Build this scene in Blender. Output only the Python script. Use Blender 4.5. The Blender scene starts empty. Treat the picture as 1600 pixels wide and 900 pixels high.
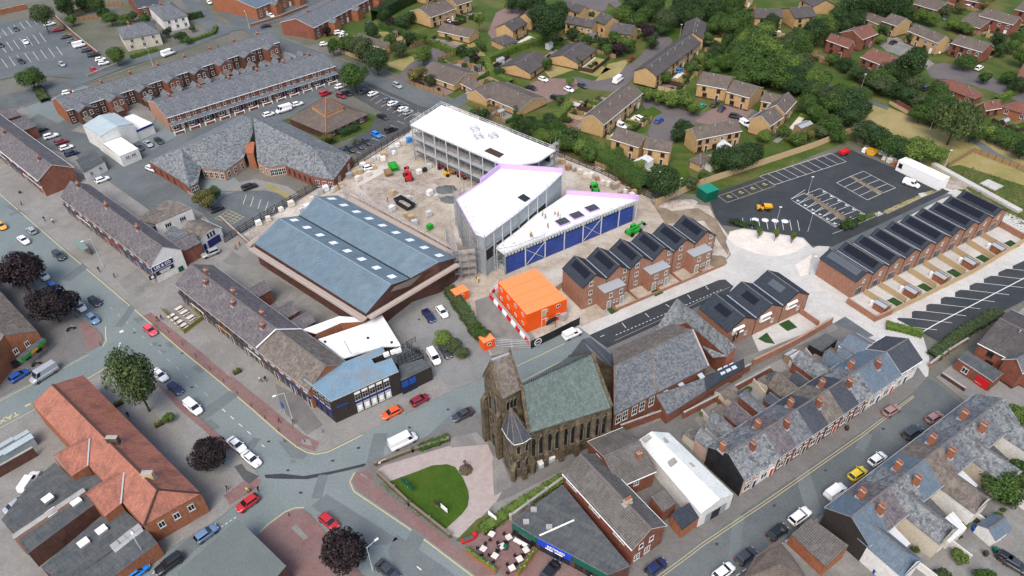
import bpy,bmesh,math,random
import numpy as np
from mathutils import Vector,Matrix
from mathutils.geometry import tessellate_polygon
S = bpy.context.scene
COL = S.collection
RND = random.Random(7)
R_ = math.radians
# camera
H = 106.0  # flying height of the drone in metres
FPX = 1109.0  # focal length in photo pixels (1600 wide)
dn = np.array([26.0,1355.0,FPX]);dn/=np.linalg.norm(dn)
fw = np.array([0,0,1.0]);up = -dn
wy = fw-up*(fw@up);wy/=np.linalg.norm(wy)
wx = np.cross(wy,up)
RW = np.array([wx,wy,up])  # rows: world axes seen from the camera
cam = bpy.data.cameras.new('camera');camo = bpy.data.objects.new('camera',cam);COL.objects.link(camo)
cam.sensor_width = 36.0;cam.lens = 36.0*FPX/1600.0;cam.clip_start = 1.0;cam.clip_end = 5000.0
M3 = Matrix([[RW[i][0],-RW[i][1],-RW[i][2]] for i in range(3)])
camo.matrix_world = Matrix.Translation((0,0,H))@M3.to_4x4()
S.camera = camo
# light: bright overcast day
SUN_EL,SUN_AZ = R_(54),R_(197)
w = bpy.data.worlds.new('World');S.world = w;w.use_nodes = True
nt = w.node_tree;nt.nodes.clear()
sky = nt.nodes.new('ShaderNodeTexSky');sky.sky_type = 'NISHITA';sky.sun_disc = False
sky.sun_elevation = SUN_EL;sky.sun_rotation = SUN_AZ;sky.air_density = 1.0;sky.dust_density = 4.0;sky.ozone_density = 1.0
bg = nt.nodes.new('ShaderNodeBackground');bg.inputs[1].default_value = .15
wo = nt.nodes.new('ShaderNodeOutputWorld');nt.links.new(sky.outputs[0],bg.inputs[0]);nt.links.new(bg.outputs[0],wo.inputs[0])
sl = bpy.data.lights.new('sun', 'SUN');sl.energy = 1.1;sl.angle = R_(30);sl.color =(1.0,.97,.92)
so = bpy.data.objects.new('sun',sl);COL.objects.link(so)
sd = Vector((math.sin(SUN_AZ)*math.cos(SUN_EL),math.cos(SUN_AZ)*math.cos(SUN_EL),math.sin(SUN_EL)))
so.rotation_euler = sd.to_track_quat('Z', 'Y').to_euler()
S.view_settings.view_transform = 'Standard';S.view_settings.look = 'None';S.view_settings.exposure = .77;S.view_settings.gamma = 1.0
S.render.engine = 'CYCLES'
S.cycles.max_bounces = 4;S.cycles.diffuse_bounces = 2;S.cycles.glossy_bounces = 2;S.cycles.transmission_bounces = 2
S.cycles.use_denoising = True;S.cycles.denoiser = "OPENIMAGEDENOISE";S.cycles.denoising_input_passes = "RGB_ALBEDO_NORMAL"
S.cycles.caustics_reflective = False;S.cycles.caustics_refractive = False
# survey: a photo pixel -> the point of the place at height z
def P(x,y,z=.0):
 d = RW@np.array([x-800.0,y-450.0,FPX])
 t =(z-H)/d[2]
 return Vector((d[0]*t,d[1]*t,z))
def pix(v):
 c = RW.T@(np.array([v[0],v[1],v[2]-H]))
 return (c[0]/c[2]*FPX+800,c[1]/c[2]*FPX+450)
 # materials
MATS ={}
def _base(name,rough=.8,metal=.0,spec=.3):
 m = bpy.data.materials.new(name);m.use_nodes = True
 n = m.node_tree;b = n.nodes['Principled BSDF']
 b.inputs['Roughness'].default_value = rough;b.inputs['Metallic'].default_value = metal
 b.inputs['Specular IOR Level'].default_value = spec
 MATS[name] = m
 return m,n,b
def c4(c): return (c[0],c[1],c[2],1.0)
def plain(name,c,rough=.6,metal=.0,spec=.3,coat=.0,emit=None):
 m,n,b = _base(name,rough,metal,spec)
 b.inputs['Base Color'].default_value = c4(c)
 if coat:b.inputs['Coat Weight'].default_value = coat;b.inputs['Coat Roughness'].default_value = .08
 m.diffuse_color = c4(c)
 return m
def _noise(n,scale,detail=4.0,rough=.6,vec=None,dist=.0):
 t = n.nodes.new('ShaderNodeTexNoise');t.inputs['Scale'].default_value = scale;t.inputs['Detail'].default_value = detail
 t.inputs['Roughness'].default_value = rough;t.inputs['Distortion'].default_value = dist
 if vec:n.links.new(vec,t.inputs['Vector'])
 return t.outputs['Fac']
def _ramp(n,fac,stops):
 r = n.nodes.new('ShaderNodeValToRGB');e = r.color_ramp.elements
 while len(e)<len(stops):e.new(.5)
 for k,(p,c) in enumerate(stops):
  e[k].position = p;e[k].color = c4(c)
 n.links.new(fac,r.inputs[0])
 return r.outputs[0]
def _mix(n,fac,a,b,mode='MIX'):
 x = n.nodes.new('ShaderNodeMix');x.data_type = 'RGBA';x.blend_type = mode
 if isinstance(fac,(int,float)):x.inputs[0].default_value = fac
 else :n.links.new(fac,x.inputs[0])
 for k,v in ((6,a),(7,b)):
  if isinstance(v,tuple):x.inputs[k].default_value = c4(v)
  else :n.links.new(v,x.inputs[k])
 return x.outputs[2]
def _pos(n): return n.nodes.new('ShaderNodeNewGeometry').outputs['Position']
def _uv(n): return n.nodes.new('ShaderNodeUVMap').outputs['UV']
def noisy(name,c1,c2,scale=.3,rough=.9,c3=None,s2=.05,fine=3.0,spec=.2,lo=.35,hi=.65,amt3=.6,metal=.0):
 """two colours in blotches, a third in larger patches, fine grain"""
 m,n,b = _base(name,rough,metal,spec)
 p = _pos(n)
 col = _ramp(n,_noise(n,scale,5,.65,p),[(lo,c1),(hi,c2)])
 if c3:
  f = _ramp(n,_noise(n,s2,5,.6,p,.6),[(.46,(0,0,0)),(.62,(amt3,amt3,amt3))])
  col = _mix(n,f,col,c3)
 g = _ramp(n,_noise(n,fine,3,.7,p),[(.25,(.78,.78,.78)),(.75,(1.15,1.15,1.15))])
 col = _mix(n,1.0,col,g, 'MULTIPLY')
 n.links.new(col,b.inputs['Base Color'])
 m.diffuse_color = c4(c1)
 return m
def coursed(name,c1,c2,mortar,bw,bh,ms=.012,rough=.85,stain=None,stain_amt=.5,ss=.15,spec=.2,bump=.3,offset=.5,vari=.0,cover=(.45,.68)):
 """bricks, slates or tiles laid along the face (UV in metres)"""
 m,n,b = _base(name,rough,.0,spec)
 uv = _uv(n)
 t = n.nodes.new('ShaderNodeTexBrick');n.links.new(uv,t.inputs['Vector'])
 t.inputs['Scale'].default_value = 1.0;t.inputs['Brick Width'].default_value = bw;t.inputs['Row Height'].default_value = bh
 t.inputs['Mortar Size'].default_value = ms;t.inputs['Color1'].default_value = c4(c1);t.inputs['Color2'].default_value = c4(c2)
 t.inputs['Mortar'].default_value = c4(mortar);t.offset = offset
 col = t.outputs['Color']
 p = _pos(n)
 if stain:
  f = _ramp(n,_noise(n,ss*2.2,6,.75,p,.5),[(cover[0],(0,0,0)),(cover[1],(stain_amt,)*3)])
  col = _mix(n,f,col,stain)
 mp = n.nodes.new('ShaderNodeMapping');mp.inputs['Scale'].default_value =(2.6,.5,1);n.links.new(uv,mp.inputs['Vector'])  # weather streaks run down the face
 g = _ramp(n,_noise(n,1.0,5,.75,mp.outputs[0]),[(.28,(.70,.70,.70)),(.72,(1.22,1.22,1.22))])
 col = _mix(n,1.0,col,g, 'MULTIPLY')
 g = _ramp(n,_noise(n,3.5,3,.8,p),[(.25,(.8,.8,.8)),(.75,(1.16,1.16,1.16))])
 col = _mix(n,1.0,col,g, 'MULTIPLY')
 n.links.new(col,b.inputs['Base Color'])
 if bump:
  bp = n.nodes.new('ShaderNodeBump');bp.inputs['Strength'].default_value = bump;bp.inputs['Distance'].default_value = .02
  n.links.new(t.outputs['Fac'],bp.inputs['Height']);bp.invert = True
  n.links.new(bp.outputs[0],b.inputs['Normal'])
 m.diffuse_color = c4(c1)
 return m
def leafy(name,c1,c2,c3):
 """leaf colour that varies from leaf to leaf and from clump to clump"""
 m,n,b = _base(name,.7,.0,.25)
 g = n.nodes.new('ShaderNodeNewGeometry')
 col = _ramp(n,g.outputs['Random Per Island'],[(.0,c1),(.55,c2),(1.0,c3)])
 oi = n.nodes.new('ShaderNodeObjectInfo')
 k = _ramp(n,oi.outputs['Random'],[(.0,(.75,.8,.7)),(1.0,(1.25,1.2,1.15))])
 col = _mix(n,1.0,col,k, 'MULTIPLY')
 n.links.new(col,b.inputs['Base Color'])
 m.diffuse_color = c4(c2)
 return m
plain('white_paint',(.78,.78,.77),.5)
plain('white_trim',(.72,.72,.70),.5)
plain('grey_trim',(.30,.30,.30),.6)
plain('black_trim',(.012,.012,.014),.5)
plain('glass',(.012,.016,.02),.08,.0,.5)
plain('pale_glass',(.25,.29,.32),.1,.0,.5)
plain('roof_light_glass',(.42,.47,.52),.15,.0,.5)
plain('navy',(.012,.02,.13),.5)
plain('lead',(.30,.32,.34),.6)
plain('galvanised',(.46,.48,.49),.5)
plain('steel_dark',(.03,.035,.04),.5,.4)
plain('rubber',(.012,.012,.012),.9)
plain('rim_metal',(.35,.36,.37),.35,.8)
plain('lamp_glass',(.6,.6,.58),.2)
plain('tail_red',(.30,.008,.008),.3)
plain('car_glass',(.010,.013,.016),.06,.0,.6)
plain('orange_paint',(.75,.09,.006),.5)
plain('orange_roof',(.93,.24,.08),.6)
plain('red_paint',(.50,.012,.015),.45)
plain('barrier_white',(.80,.80,.80),.6)
plain('green_paint',(.02,.30,.03),.5)
plain('dark_green_paint',(.004,.085,.055),.5)
plain('yellow_paint',(.65,.33,.02),.5)
plain('blue_paint',(.01,.07,.32),.5)
plain('terracotta',(.33,.11,.05),.8)
plain('cream_pot',(.45,.33,.20),.8)
plain('timber',(.26,.17,.09),.85)
plain('pale_timber',(.42,.31,.18),.85)
plain('dark_timber',(.05,.03,.022),.85)
plain('black_door',(.015,.015,.017),.4)
plain('skin',(.45,.24,.16),.6)
plain('hair',(.03,.018,.01),.8)
noisy('render_white',(.70,.69,.66),(.62,.61,.58),.5,.85,(.48,.47,.44),.2,amt3=.5)
noisy('render_cream',(.56,.50,.40),(.50,.45,.36),.5,.85,(.40,.36,.30),.2,amt3=.5)
noisy('render_pink',(.46,.32,.26),(.40,.28,.22),.5,.85)
noisy('black_render',(.010,.010,.012),(.022,.021,.022),.6,.9)
noisy('roof_metal_dark',(.05,.06,.075),(.065,.075,.09),.6,.5)
noisy('concrete',(.36,.35,.33),(.30,.29,.27),.5,.9,(.22,.21,.20),.2)
noisy('bark',(.09,.065,.045),(.05,.037,.026),3.0,.95)
coursed('brick_red',(.27,.07,.038),(.17,.045,.028),(.22,.14,.10),.225,.075,.01,stain=(.07,.028,.02),stain_amt=.55)
coursed('brick_dark',(.13,.045,.032),(.085,.032,.025),(.10,.075,.06),.225,.075,.01,stain=(.035,.018,.015),stain_amt=.6)
coursed('brick_orange',(.36,.11,.045),(.26,.075,.032),(.26,.17,.11),.225,.075,.01,stain=(.14,.045,.024),stain_amt=.4)
coursed('brick_new',(.34,.145,.085),(.25,.10,.06),(.30,.22,.17),.225,.075,.01,stain=(.40,.21,.13),stain_amt=.4)
coursed('brick_buff',(.50,.32,.135),(.41,.25,.10),(.42,.32,.2),.225,.075,.01,stain=(.32,.19,.08),stain_amt=.4)
coursed('brick_pink',(.42,.22,.15),(.34,.17,.115),(.36,.27,.2),.225,.075,.01,stain=(.28,.13,.09),stain_amt=.4)
coursed('brick_black',(.035,.027,.024),(.022,.018,.017),(.05,.045,.04),.225,.075,.01)
coursed('sandstone',(.17,.135,.085),(.095,.075,.05),(.07,.055,.04),.6,.3,.02,stain=(.025,.021,.017),stain_amt=.9,ss=.22)
coursed('slate',(.165,.178,.190),(.075,.084,.096),(.05,.05,.056),.45,.32,.012,.7,stain=(.22,.21,.20),stain_amt=.6,ss=.35,spec=.3,cover=(.5,.72))
coursed('slate_purple',(.150,.135,.145),(.085,.075,.085),(.05,.046,.05),.45,.32,.012,.75,stain=(.20,.19,.165),stain_amt=.7,ss=.3,cover=(.48,.7))
coursed('slate_brown',(.165,.140,.118),(.10,.085,.075),(.06,.05,.045),.45,.32,.012,.8,stain=(.25,.22,.185),stain_amt=.7,ss=.3)
coursed('slate_blue',(.115,.155,.195),(.09,.125,.16),(.065,.085,.11),.45,.32,.010,.6,stain=(.16,.18,.20),stain_amt=.4,ss=.3)
coursed('slate_dark',(.060,.068,.082),(.045,.052,.064),(.025,.028,.034),.45,.32,.010,.6,stain=(.085,.09,.10),stain_amt=.4)
coursed('slate_new',(.042,.052,.066),(.034,.043,.055),(.022,.026,.034),.40,.30,.010,.85,spec=.1)
noisy('asphalt_patch',(.138,.158,.160),(.122,.14,.142),.3,.9)
coursed('slate_green',(.150,.195,.180),(.100,.135,.125),(.075,.10,.095),.4,.42,.035,.75,stain=(.085,.095,.09),stain_amt=.7,ss=.25,cover=(.48,.66))
coursed('slate_mottled',(.215,.232,.240),(.068,.078,.088),(.05,.05,.055),.5,.36,.015,.75,stain=(.27,.28,.28),stain_amt=.6,ss=.5)
coursed('pantile_grey',(.150,.138,.128),(.115,.105,.098),(.06,.055,.05),.33,.36,.045,.85,stain=(.19,.18,.165),stain_amt=.5,offset=.0)
coursed('tile_brown',(.135,.108,.090),(.105,.084,.072),(.065,.052,.045),.33,.32,.02,.85,stain=(.165,.14,.118),stain_amt=.6,offset=.0)
coursed('tile_red',(.20,.085,.062),(.155,.066,.05),(.09,.04,.032),.33,.32,.02,.85,stain=(.20,.11,.085),stain_amt=.5,offset=.0)
coursed('tile_orange',(.39,.165,.115),(.31,.125,.09),(.20,.07,.045),.30,.22,.012,.85,stain=(.17,.085,.062),stain_amt=.8,ss=.16,cover=(.46,.66))
coursed('felt',(.085,.095,.10),(.065,.073,.078),(.045,.05,.053),4.0,1.0,.03,.9,stain=(.12,.12,.115),stain_amt=.7,ss=.2,bump=0)
noisy('felt_blue',(.17,.27,.35),(.14,.225,.30),.4,.8,(.20,.20,.19),.16,amt3=.55)
noisy('membrane_white',(.74,.74,.73),(.68,.68,.67),.3,.55,(.66,.66,.66),.1,fine=2.0,amt3=.5)
noisy('asbestos_white',(.66,.68,.65),(.58,.61,.58),.3,.7,(.44,.49,.45),.12,amt3=.5)
noisy('asphalt_old',(.165,.198,.198),(.146,.176,.176),.15,.9,(.19,.22,.215),.035,fine=2.5,amt3=.7)
noisy('asphalt_mid',(.108,.122,.125),(.088,.102,.106),.2,.9,(.14,.155,.155),.05,fine=2.5)
noisy('asphalt_dark',(.075,.079,.082),(.060,.064,.067),.3,.9,(.095,.097,.097),.06,fine=2.5)
noisy('asphalt_new',(.031,.036,.041),(.042,.048,.053),.2,.85,(.07,.07,.07),.06,fine=2.5,amt3=.35)
noisy('asphalt_estate',(.125,.112,.112),(.105,.096,.098),.3,.9,(.14,.122,.118),.06,fine=2.5)
noisy('block_red',(.21,.125,.115),(.165,.10,.094),.5,.9,(.19,.14,.13),.1)
noisy('block_drive',(.22,.145,.125),(.18,.12,.105),.5,.9,(.2,.15,.13),.1)
noisy('slabs_grey',(.24,.234,.218),(.205,.20,.187),.4,.9,(.175,.165,.15),.09,amt3=.7)
noisy('slabs_dark',(.165,.16,.152),(.14,.135,.13),.4,.9,(.12,.115,.11),.09)
noisy('paving_new',(.50,.49,.465),(.43,.425,.40),.5,.85,(.37,.355,.325),.07,amt3=.6)
noisy('paving_cream',(.66,.61,.54),(.60,.55,.49),.4,.85,(.52,.48,.43),.15)
noisy('setts_pink',(.37,.31,.285),(.31,.26,.24),.8,.9,(.34,.30,.28),.15,fine=1.6)
noisy('yard_concrete',(.23,.225,.21),(.18,.176,.165),.3,.95,(.12,.117,.108),.1)
noisy('yard_light',(.205,.207,.203),(.175,.178,.175),.3,.95,(.24,.24,.23),.08)
noisy('site_dirt',(.42,.37,.305),(.29,.24,.19),.22,.95,(.54,.51,.46),.045,fine=1.2,amt3=.8)
noisy('site_spoil',(.23,.175,.12),(.16,.12,.085),.35,.95,(.28,.24,.18),.1,fine=1.2)
noisy('rubble',(.36,.31,.26),(.22,.18,.15),.8,.95,(.45,.42,.38),.3,fine=1.5)
noisy('grass',(.058,.092,.018),(.040,.070,.012),.2,.95,(.125,.118,.04),.06,fine=1.6,amt3=.8)
noisy('grass_bright',(.045,.092,.009),(.033,.072,.007),.35,.95,(.075,.10,.014),.1,fine=1.6)
noisy('grass_dry',(.27,.225,.085),(.20,.18,.062),.2,.95,(.32,.26,.13),.06,fine=1.6,amt3=.8)
noisy('grass_lush',(.030,.072,.020),(.022,.055,.016),.5,.95,fine=2.5)
noisy('town_ground',(.15,.145,.125),(.11,.108,.09),.05,.95,(.085,.10,.045),.03,fine=1.0)
plain('line_white',(.62,.62,.60),.8)
plain('line_yellow',(.45,.37,.18),.8)
plain('line_faint',(.30,.31,.29),.9)
leafy('leaf_green',(.014,.036,.006),(.042,.085,.015),(.085,.14,.03))
leafy('leaf_dark',(.008,.022,.006),(.022,.050,.014),(.052,.092,.026))
leafy('leaf_bright',(.045,.085,.014),(.085,.135,.024),(.13,.175,.04))
leafy('leaf_copper',(.007,.005,.007),(.018,.011,.014),(.042,.025,.028))
leafy('leaf_willow',(.026,.046,.014),(.060,.092,.030),(.095,.125,.05))
leafy('leaf_dull',(.028,.046,.016),(.048,.072,.026),(.075,.095,.042))
leafy('leaf_olive',(.07,.07,.02),(.11,.10,.03),(.15,.13,.045))
leafy('leaf_flower',(.05,.10,.02),(.09,.14,.03),(.35,.28,.05))
def M(x): return MATS[x]
# mesh builder
class MB:
 def __init__(s):s.v =[];s.f =[];s.m =[]
 def face(s,pts,mi=0):
  k = len(s.v);s.v.extend([tuple(p) for p in pts]);s.f.append(tuple(range(k,k+len(pts))));s.m.append(mi); return s
 def box(s,x0,x1,y0,y1,z0,z1,mi=0,top=None):
  a =[(x0,y0,z0),(x1,y0,z0),(x1,y1,z0),(x0,y1,z0),(x0,y0,z1),(x1,y0,z1),(x1,y1,z1),(x0,y1,z1)]
  k = len(s.v);s.v.extend(a)
  for q,f in enumerate(((0,3,2,1),(4,5,6,7),(0,1,5,4),(1,2,6,5),(2,3,7,6),(3,0,4,7))):
   s.f.append(tuple(k+i for i in f));s.m.append(top if (top is not None and q==1) else mi)
  return s
 def slab(s,pts,t,mi=0,side=None):
  """a flat polygon with thickness t below it"""
  n = len(pts);a =[Vector(p) for p in pts];b =[p-Vector((0,0,t)) for p in a]
  s.face(a,mi);s.face(b[::-1],mi if side is None else side)
  for i in range(n):
   j =(i+1)%n
   s.face([a[j],a[i],b[i],b[j]],mi if side is None else side)
  return s
 def prism(s,poly,z0,z1,mi=0,top=None,cap0=False):
  """a plan polygon (any shape) between two heights"""
  n = len(poly);pl =[Vector((p[0],p[1],0)) for p in poly]
  ar = sum(pl[i].x*pl[(i+1)%n].y-pl[(i+1)%n].x*pl[i].y for i in range(n))
  if ar<0:pl.reverse()
  tri = tessellate_polygon([pl])
  for t in tri:
   a,b,c =(pl[i] for i in t)
   if (b-a).cross(c-a).z<0:a,c = c,a
   s.face([(p.x,p.y,z1) for p in (a,b,c)],mi if top is None else top)
  for i in range(n):
   j =(i+1)%n
   if z1-z0>1e-4:s.face([(pl[i].x,pl[i].y,z0),(pl[j].x,pl[j].y,z0),(pl[j].x,pl[j].y,z1),(pl[i].x,pl[i].y,z1)],mi)
  return s
 def tube(s,p,q,r,n=6,r2=None,mi=0,caps=True):
  p = Vector(p);q = Vector(q);d =(q-p).normalized()
  a = d.orthogonal().normalized();b = d.cross(a);r2 = r if r2 is None else r2
  k = len(s.v)
  for c,rr in ((p,r),(q,r2)):
   for i in range(n):
    t = 2*math.pi*i/n
    s.v.append(tuple(c+(a*math.cos(t)+b*math.sin(t))*rr))
  for i in range(n):
   j =(i+1)%n
   s.f.append((k+i,k+j,k+n+j,k+n+i));s.m.append(mi)
  if caps:
   s.f.append(tuple(k+n+i for i in range(n)));s.m.append(mi)
   s.f.append(tuple(k+i for i in reversed(range(n))));s.m.append(mi)
  return s
 def lathe(s,prof,n=12,c=(0,0,0),mi=0):
  k = len(s.v)
  for r,z in prof:
   for i in range(n):
    t = 2*math.pi*i/n
    s.v.append((c[0]+r*math.cos(t),c[1]+r*math.sin(t),c[2]+z))
  for q in range(len(prof)-1):
   for i in range(n):
    j =(i+1)%n
    s.f.append((k+q*n+i,k+q*n+j,k+(q+1)*n+j,k+(q+1)*n+i));s.m.append(mi)
  s.f.append(tuple(k+(len(prof)-1)*n+i for i in range(n)));s.m.append(mi)
  return s
 def beam(s,p,q,wd,ht,mi=0):
  """a box section from p to q, wd wide and ht high (standing on the line)"""
  p = Vector(p);q = Vector(q);d = q-p;h = Vector((d.x,d.y,0));n = Vector((-h.y,h.x,0))
  n = n.normalized()*wd/2 if n.length>1e-6 else Vector((wd/2,0,0))
  u = Vector((0,0,ht)) if h.length>1e-6 else Vector((0,ht,0))
  A =[p-n,p+n,p+n+u,p-n+u];B =[q-n,q+n,q+n+u,q-n+u]
  k = len(s.v);s.v.extend([tuple(x) for x in A+B])
  for f in ((0,1,2,3),(7,6,5,4),(1,0,4,5),(2,1,5,6),(3,2,6,7),(0,3,7,4)):
   s.f.append(tuple(k+i for i in f));s.m.append(mi)
  return s
 def mesh(s,name,mats,smooth=False):
  me = bpy.data.meshes.new(name)
  me.from_pydata(s.v,[],s.f)
  for m in (mats if isinstance(mats,(list,tuple)) else [mats]):me.materials.append(M(m) if isinstance(m,str) else m)
  me.polygons.foreach_set('material_index',s.m)
  if smooth:me.polygons.foreach_set('use_smooth',[True]*len(s.f))
  me.update()
  uvl = me.uv_layers.new(name='UVMap');uv = np.zeros((len(me.loops),2),dtype=np.float32)
  V = np.array(s.v,dtype=np.float64);k = 0
  for f in s.f:
   p = V[list(f)]
   n = np.cross(p[1]-p[0],p[2]-p[0])
   if len(f)>3:n = n+np.cross(p[2]-p[0],p[3]-p[0])
   l = math.sqrt(n@n)
   if l>1e-12:
    n = n/l
    if abs(n[2])>.999:
     e = p[1]-p[0];e = e/(math.sqrt(e@e)+1e-9);hx = np.array([e[0],e[1],0])
    else :hx = np.array([-n[1],n[0],0]);hx = hx/math.sqrt(hx@hx)
    vy = np.cross(n,hx)
    uv[k:k+len(f),0] = p@hx;uv[k:k+len(f),1] = p@vy
   k+=len(f)
  uvl.data.foreach_set('uv',uv.ravel())
  return me
 def build(s,name,mats,parent=None,smooth=False,loc=None):
  return obj(name,s.mesh(name,mats,smooth),parent,loc)
def obj(name,me,parent=None,loc=None,rz=.0,scale=None):
 o = bpy.data.objects.new(name,me);COL.objects.link(o)
 if parent is not None:o.parent = parent;KIDD.setdefault(parent.name,[]).append(o)
 if loc is not None:o.location = loc
 if rz:o.rotation_euler =(0,0,rz)
 if scale is not None:o.scale = scale
 return o
THINGS =[]
def tag(o,label,cat,group=None):
 o['label'] = label;o['category'] = cat
 if group:o['group'] = group
 THINGS.append(o)
 return o
def thing(name,label,cat,loc=(0,0,0),rz=.0,group=None):
 o = bpy.data.objects.new(name,None);COL.objects.link(o)
 o.location = loc;o.rotation_euler =(0,0,rz);o.empty_display_size = .5
 return tag(o,label,cat,group)
def copy_tree(o,parent=None):
 c = o.copy();COL.objects.link(c)
 if parent is not None:c.parent = parent;KIDD.setdefault(parent.name,[]).append(c)
 for ch in KIDS(o):copy_tree(ch,c)
 return c
KIDD ={}
def KIDS(o): return list(KIDD.get(o.name,()))
def clone(root,loc,rz,label=None,group=None,scale=None,paint=None):
 c = copy_tree(root);c.location = loc;c.rotation_euler =(0,0,rz)
 if scale is not None:c.scale =(scale,)*3 if isinstance(scale,(int,float)) else scale
 if label:c['label'] = label
 if group:c['group'] = group
 THINGS.append(c)
 return c
def struct(o,kind='structure'):
 o['kind'] = kind; return o
def ang(a,b): return math.atan2(b[1]-a[1],b[0]-a[0])
# ground sheets
PAVED =[]
def sheet(name,pts,mat,z,rise=.0):
 """a piece of ground from surveyed pixels; rise > 0 gives it a kerb"""
 pl =[P(x,y,0) for x,y in pts]
 if name in ('estate_road', 'driveway', 'street', 'car_park', 'site_ground', 'footpath', 'plaza'):PAVED.append([(p.x,p.y) for p in pl])
 b = MB().prism(pl,z-rise if rise else z,z,1 if rise else 0,0)
 return struct(b.build(name,[mat, 'kerb_stone']))
noisy('kerb_stone',(.30,.29,.27),(.25,.24,.22),.5,.9)
def ribbon(name,pts,wd,mat,z,world=False):
 """a painted line along surveyed pixels"""
 p =[Vector(q) for q in pts] if world else [P(x,y,0) for x,y in pts]
 L,Rr =[],[]
 for i,c in enumerate(p):
  d =(p[min(i+1,len(p)-1)]-p[max(i-1,0)]);n = Vector((-d.y,d.x,0)).normalized()*wd/2
  L.append(c+n);Rr.append(c-n)
 b = MB()
 for i in range(len(p)-1):
  b.face([(q.x,q.y,z) for q in (Rr[i],Rr[i+1],L[i+1],L[i])])
 return struct(b.build(name,mat))
def dashes(name,a,b_,n,duty,wd,mat,z):
 """n dashes from pixel a to pixel b, one mark each"""
 a = P(*a);b_ = P(*b_)
 for i in range(n):
  s = a.lerp(b_,i/n);e = a.lerp(b_,(i+duty)/n)
  ribbon(name,[s,e],wd,mat,z,True)
  # windows, doors, chimneys (shared meshes)
CACHE ={}
def cached(key,fn):
 if key not in CACHE:CACHE[key] = fn()
 return CACHE[key]
def win_meshes(w,h,st='white',cols=2,rows=1,sill=True):
 """a window: frame with mullions, and its pane; x along the wall, -y outwards, z up from the sill"""
 def fr():
  b = MB();t = .07;x = w/2
  b.box(-x,x,-.06,.0,0,t);b.box(-x,x,-.06,0,h-t,h)
  b.box(-x,-x+t,-.06,0,t,h-t);b.box(x-t,x,-.06,0,t,h-t)
  for i in range(1,cols):c = -x+w*i/cols;b.box(c-.03,c+.03,-.055,0,t,h-t)
  for i in range(1,rows):c = h*i/rows;b.box(-x+t,x-t,-.05,0,c-.03,c+.03)
  if sill:b.box(-x-.1,x+.1,-.14,0,-.13,-.005,1);b.box(-x-.1,x+.1,-.035,0,h+.005,h+.18,1)
  f ={'white':'white_trim', 'grey':'grey_trim', 'black':'black_trim', 'blue':'navy', 'light':'white_trim', 'brown':'dark_timber'}[st]
  return b.mesh('window',[f,{'white':'concrete', 'light':'concrete'}.get(st,f)])
 def pn():
  return MB().face([(-w/2+.03,-.02,.03),(w/2-.03,-.02,.03),(w/2-.03,-.02,h-.03),(-w/2+.03,-.02,h-.03)]).mesh('pane', 'pale_glass' if st=='light' else 'glass')
 return cached(('w',w,h,st,cols,rows,sill),fr),cached(('p',w,h,st),pn)
def put_window(parent,loc,rz,w=1.1,h=1.3,st='white',cols=2,rows=1,sill=True):
 f,p = win_meshes(round(w,2),round(h,2),st,cols,rows,sill)
 o = obj('window',f,parent,loc,rz);obj('pane',p,o)
 return o
def door_mesh(w,h,col):
 def mk():
  b = MB();x = w/2
  b.box(-x-.08,-x,-.08,0,0,h+.08,1);b.box(x,x+.08,-.08,0,0,h+.08,1);b.box(-x,x,-.08,0,h,h+.08,1)
  b.box(-x,x,-.04,0,0,h,0)
  for i in (0,1):b.box(-x+.12,x-.12,-.055,-.041,.2+i*h*.45,h*.42+i*h*.5,0)
  return b.mesh('door',[col, 'white_trim'])
 return cached(('d',w,h,col),mk)
def put_door(parent,loc,rz,w=.9,h=2.05,col='navy'):
 o = obj('door',door_mesh(w,h,col),parent,loc,rz)
 obj('handle',cached(('dh',w), lambda :MB().box(w/2-.14,w/2-.08,-.1,-.06,.95,1.07).mesh('handle', 'galvanised')),o)
 return o
def chimney(parent,x,y,z0,z1,wx_=.9,wy_=.5,brick='brick_red',pots=3,pot='terracotta',cap=True):
 def st():
  b = MB();b.box(-wx_/2,wx_/2,-wy_/2,wy_/2,z0-z1,-.25,0);b.box(-wx_/2-.06,wx_/2+.06,-wy_/2-.06,wy_/2+.06,-.25,-.12,0)
  b.box(-wx_/2+.02,wx_/2-.02,-wy_/2+.02,wy_/2-.02,-.12,0,1)
  k = .08;b.box(-wx_/2-k,wx_/2+k,-wy_/2-k-.12,wy_/2+k+.12,z0-z1-.0,z0-z1+.45,2)
  return b.mesh('chimney',[brick, 'concrete', 'lead'])
 c = obj('chimney',cached(('c',z0-z1,wx_,wy_,brick),st),parent,(x,y,z1))
 pm = cached(('pot',pot), lambda :MB().lathe([(.13,0),(.12,.35),(.15,.4),(.15,.46),(.09,.46)],8).mesh('chimney_pot',pot))
 for i in range(pots):
  t =(i+.5)/pots-.5
  obj('chimney_pot',pm,c,(t*wx_ if wx_>=wy_ else 0,t*wy_ if wy_>wx_ else 0,0))
 return c
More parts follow.
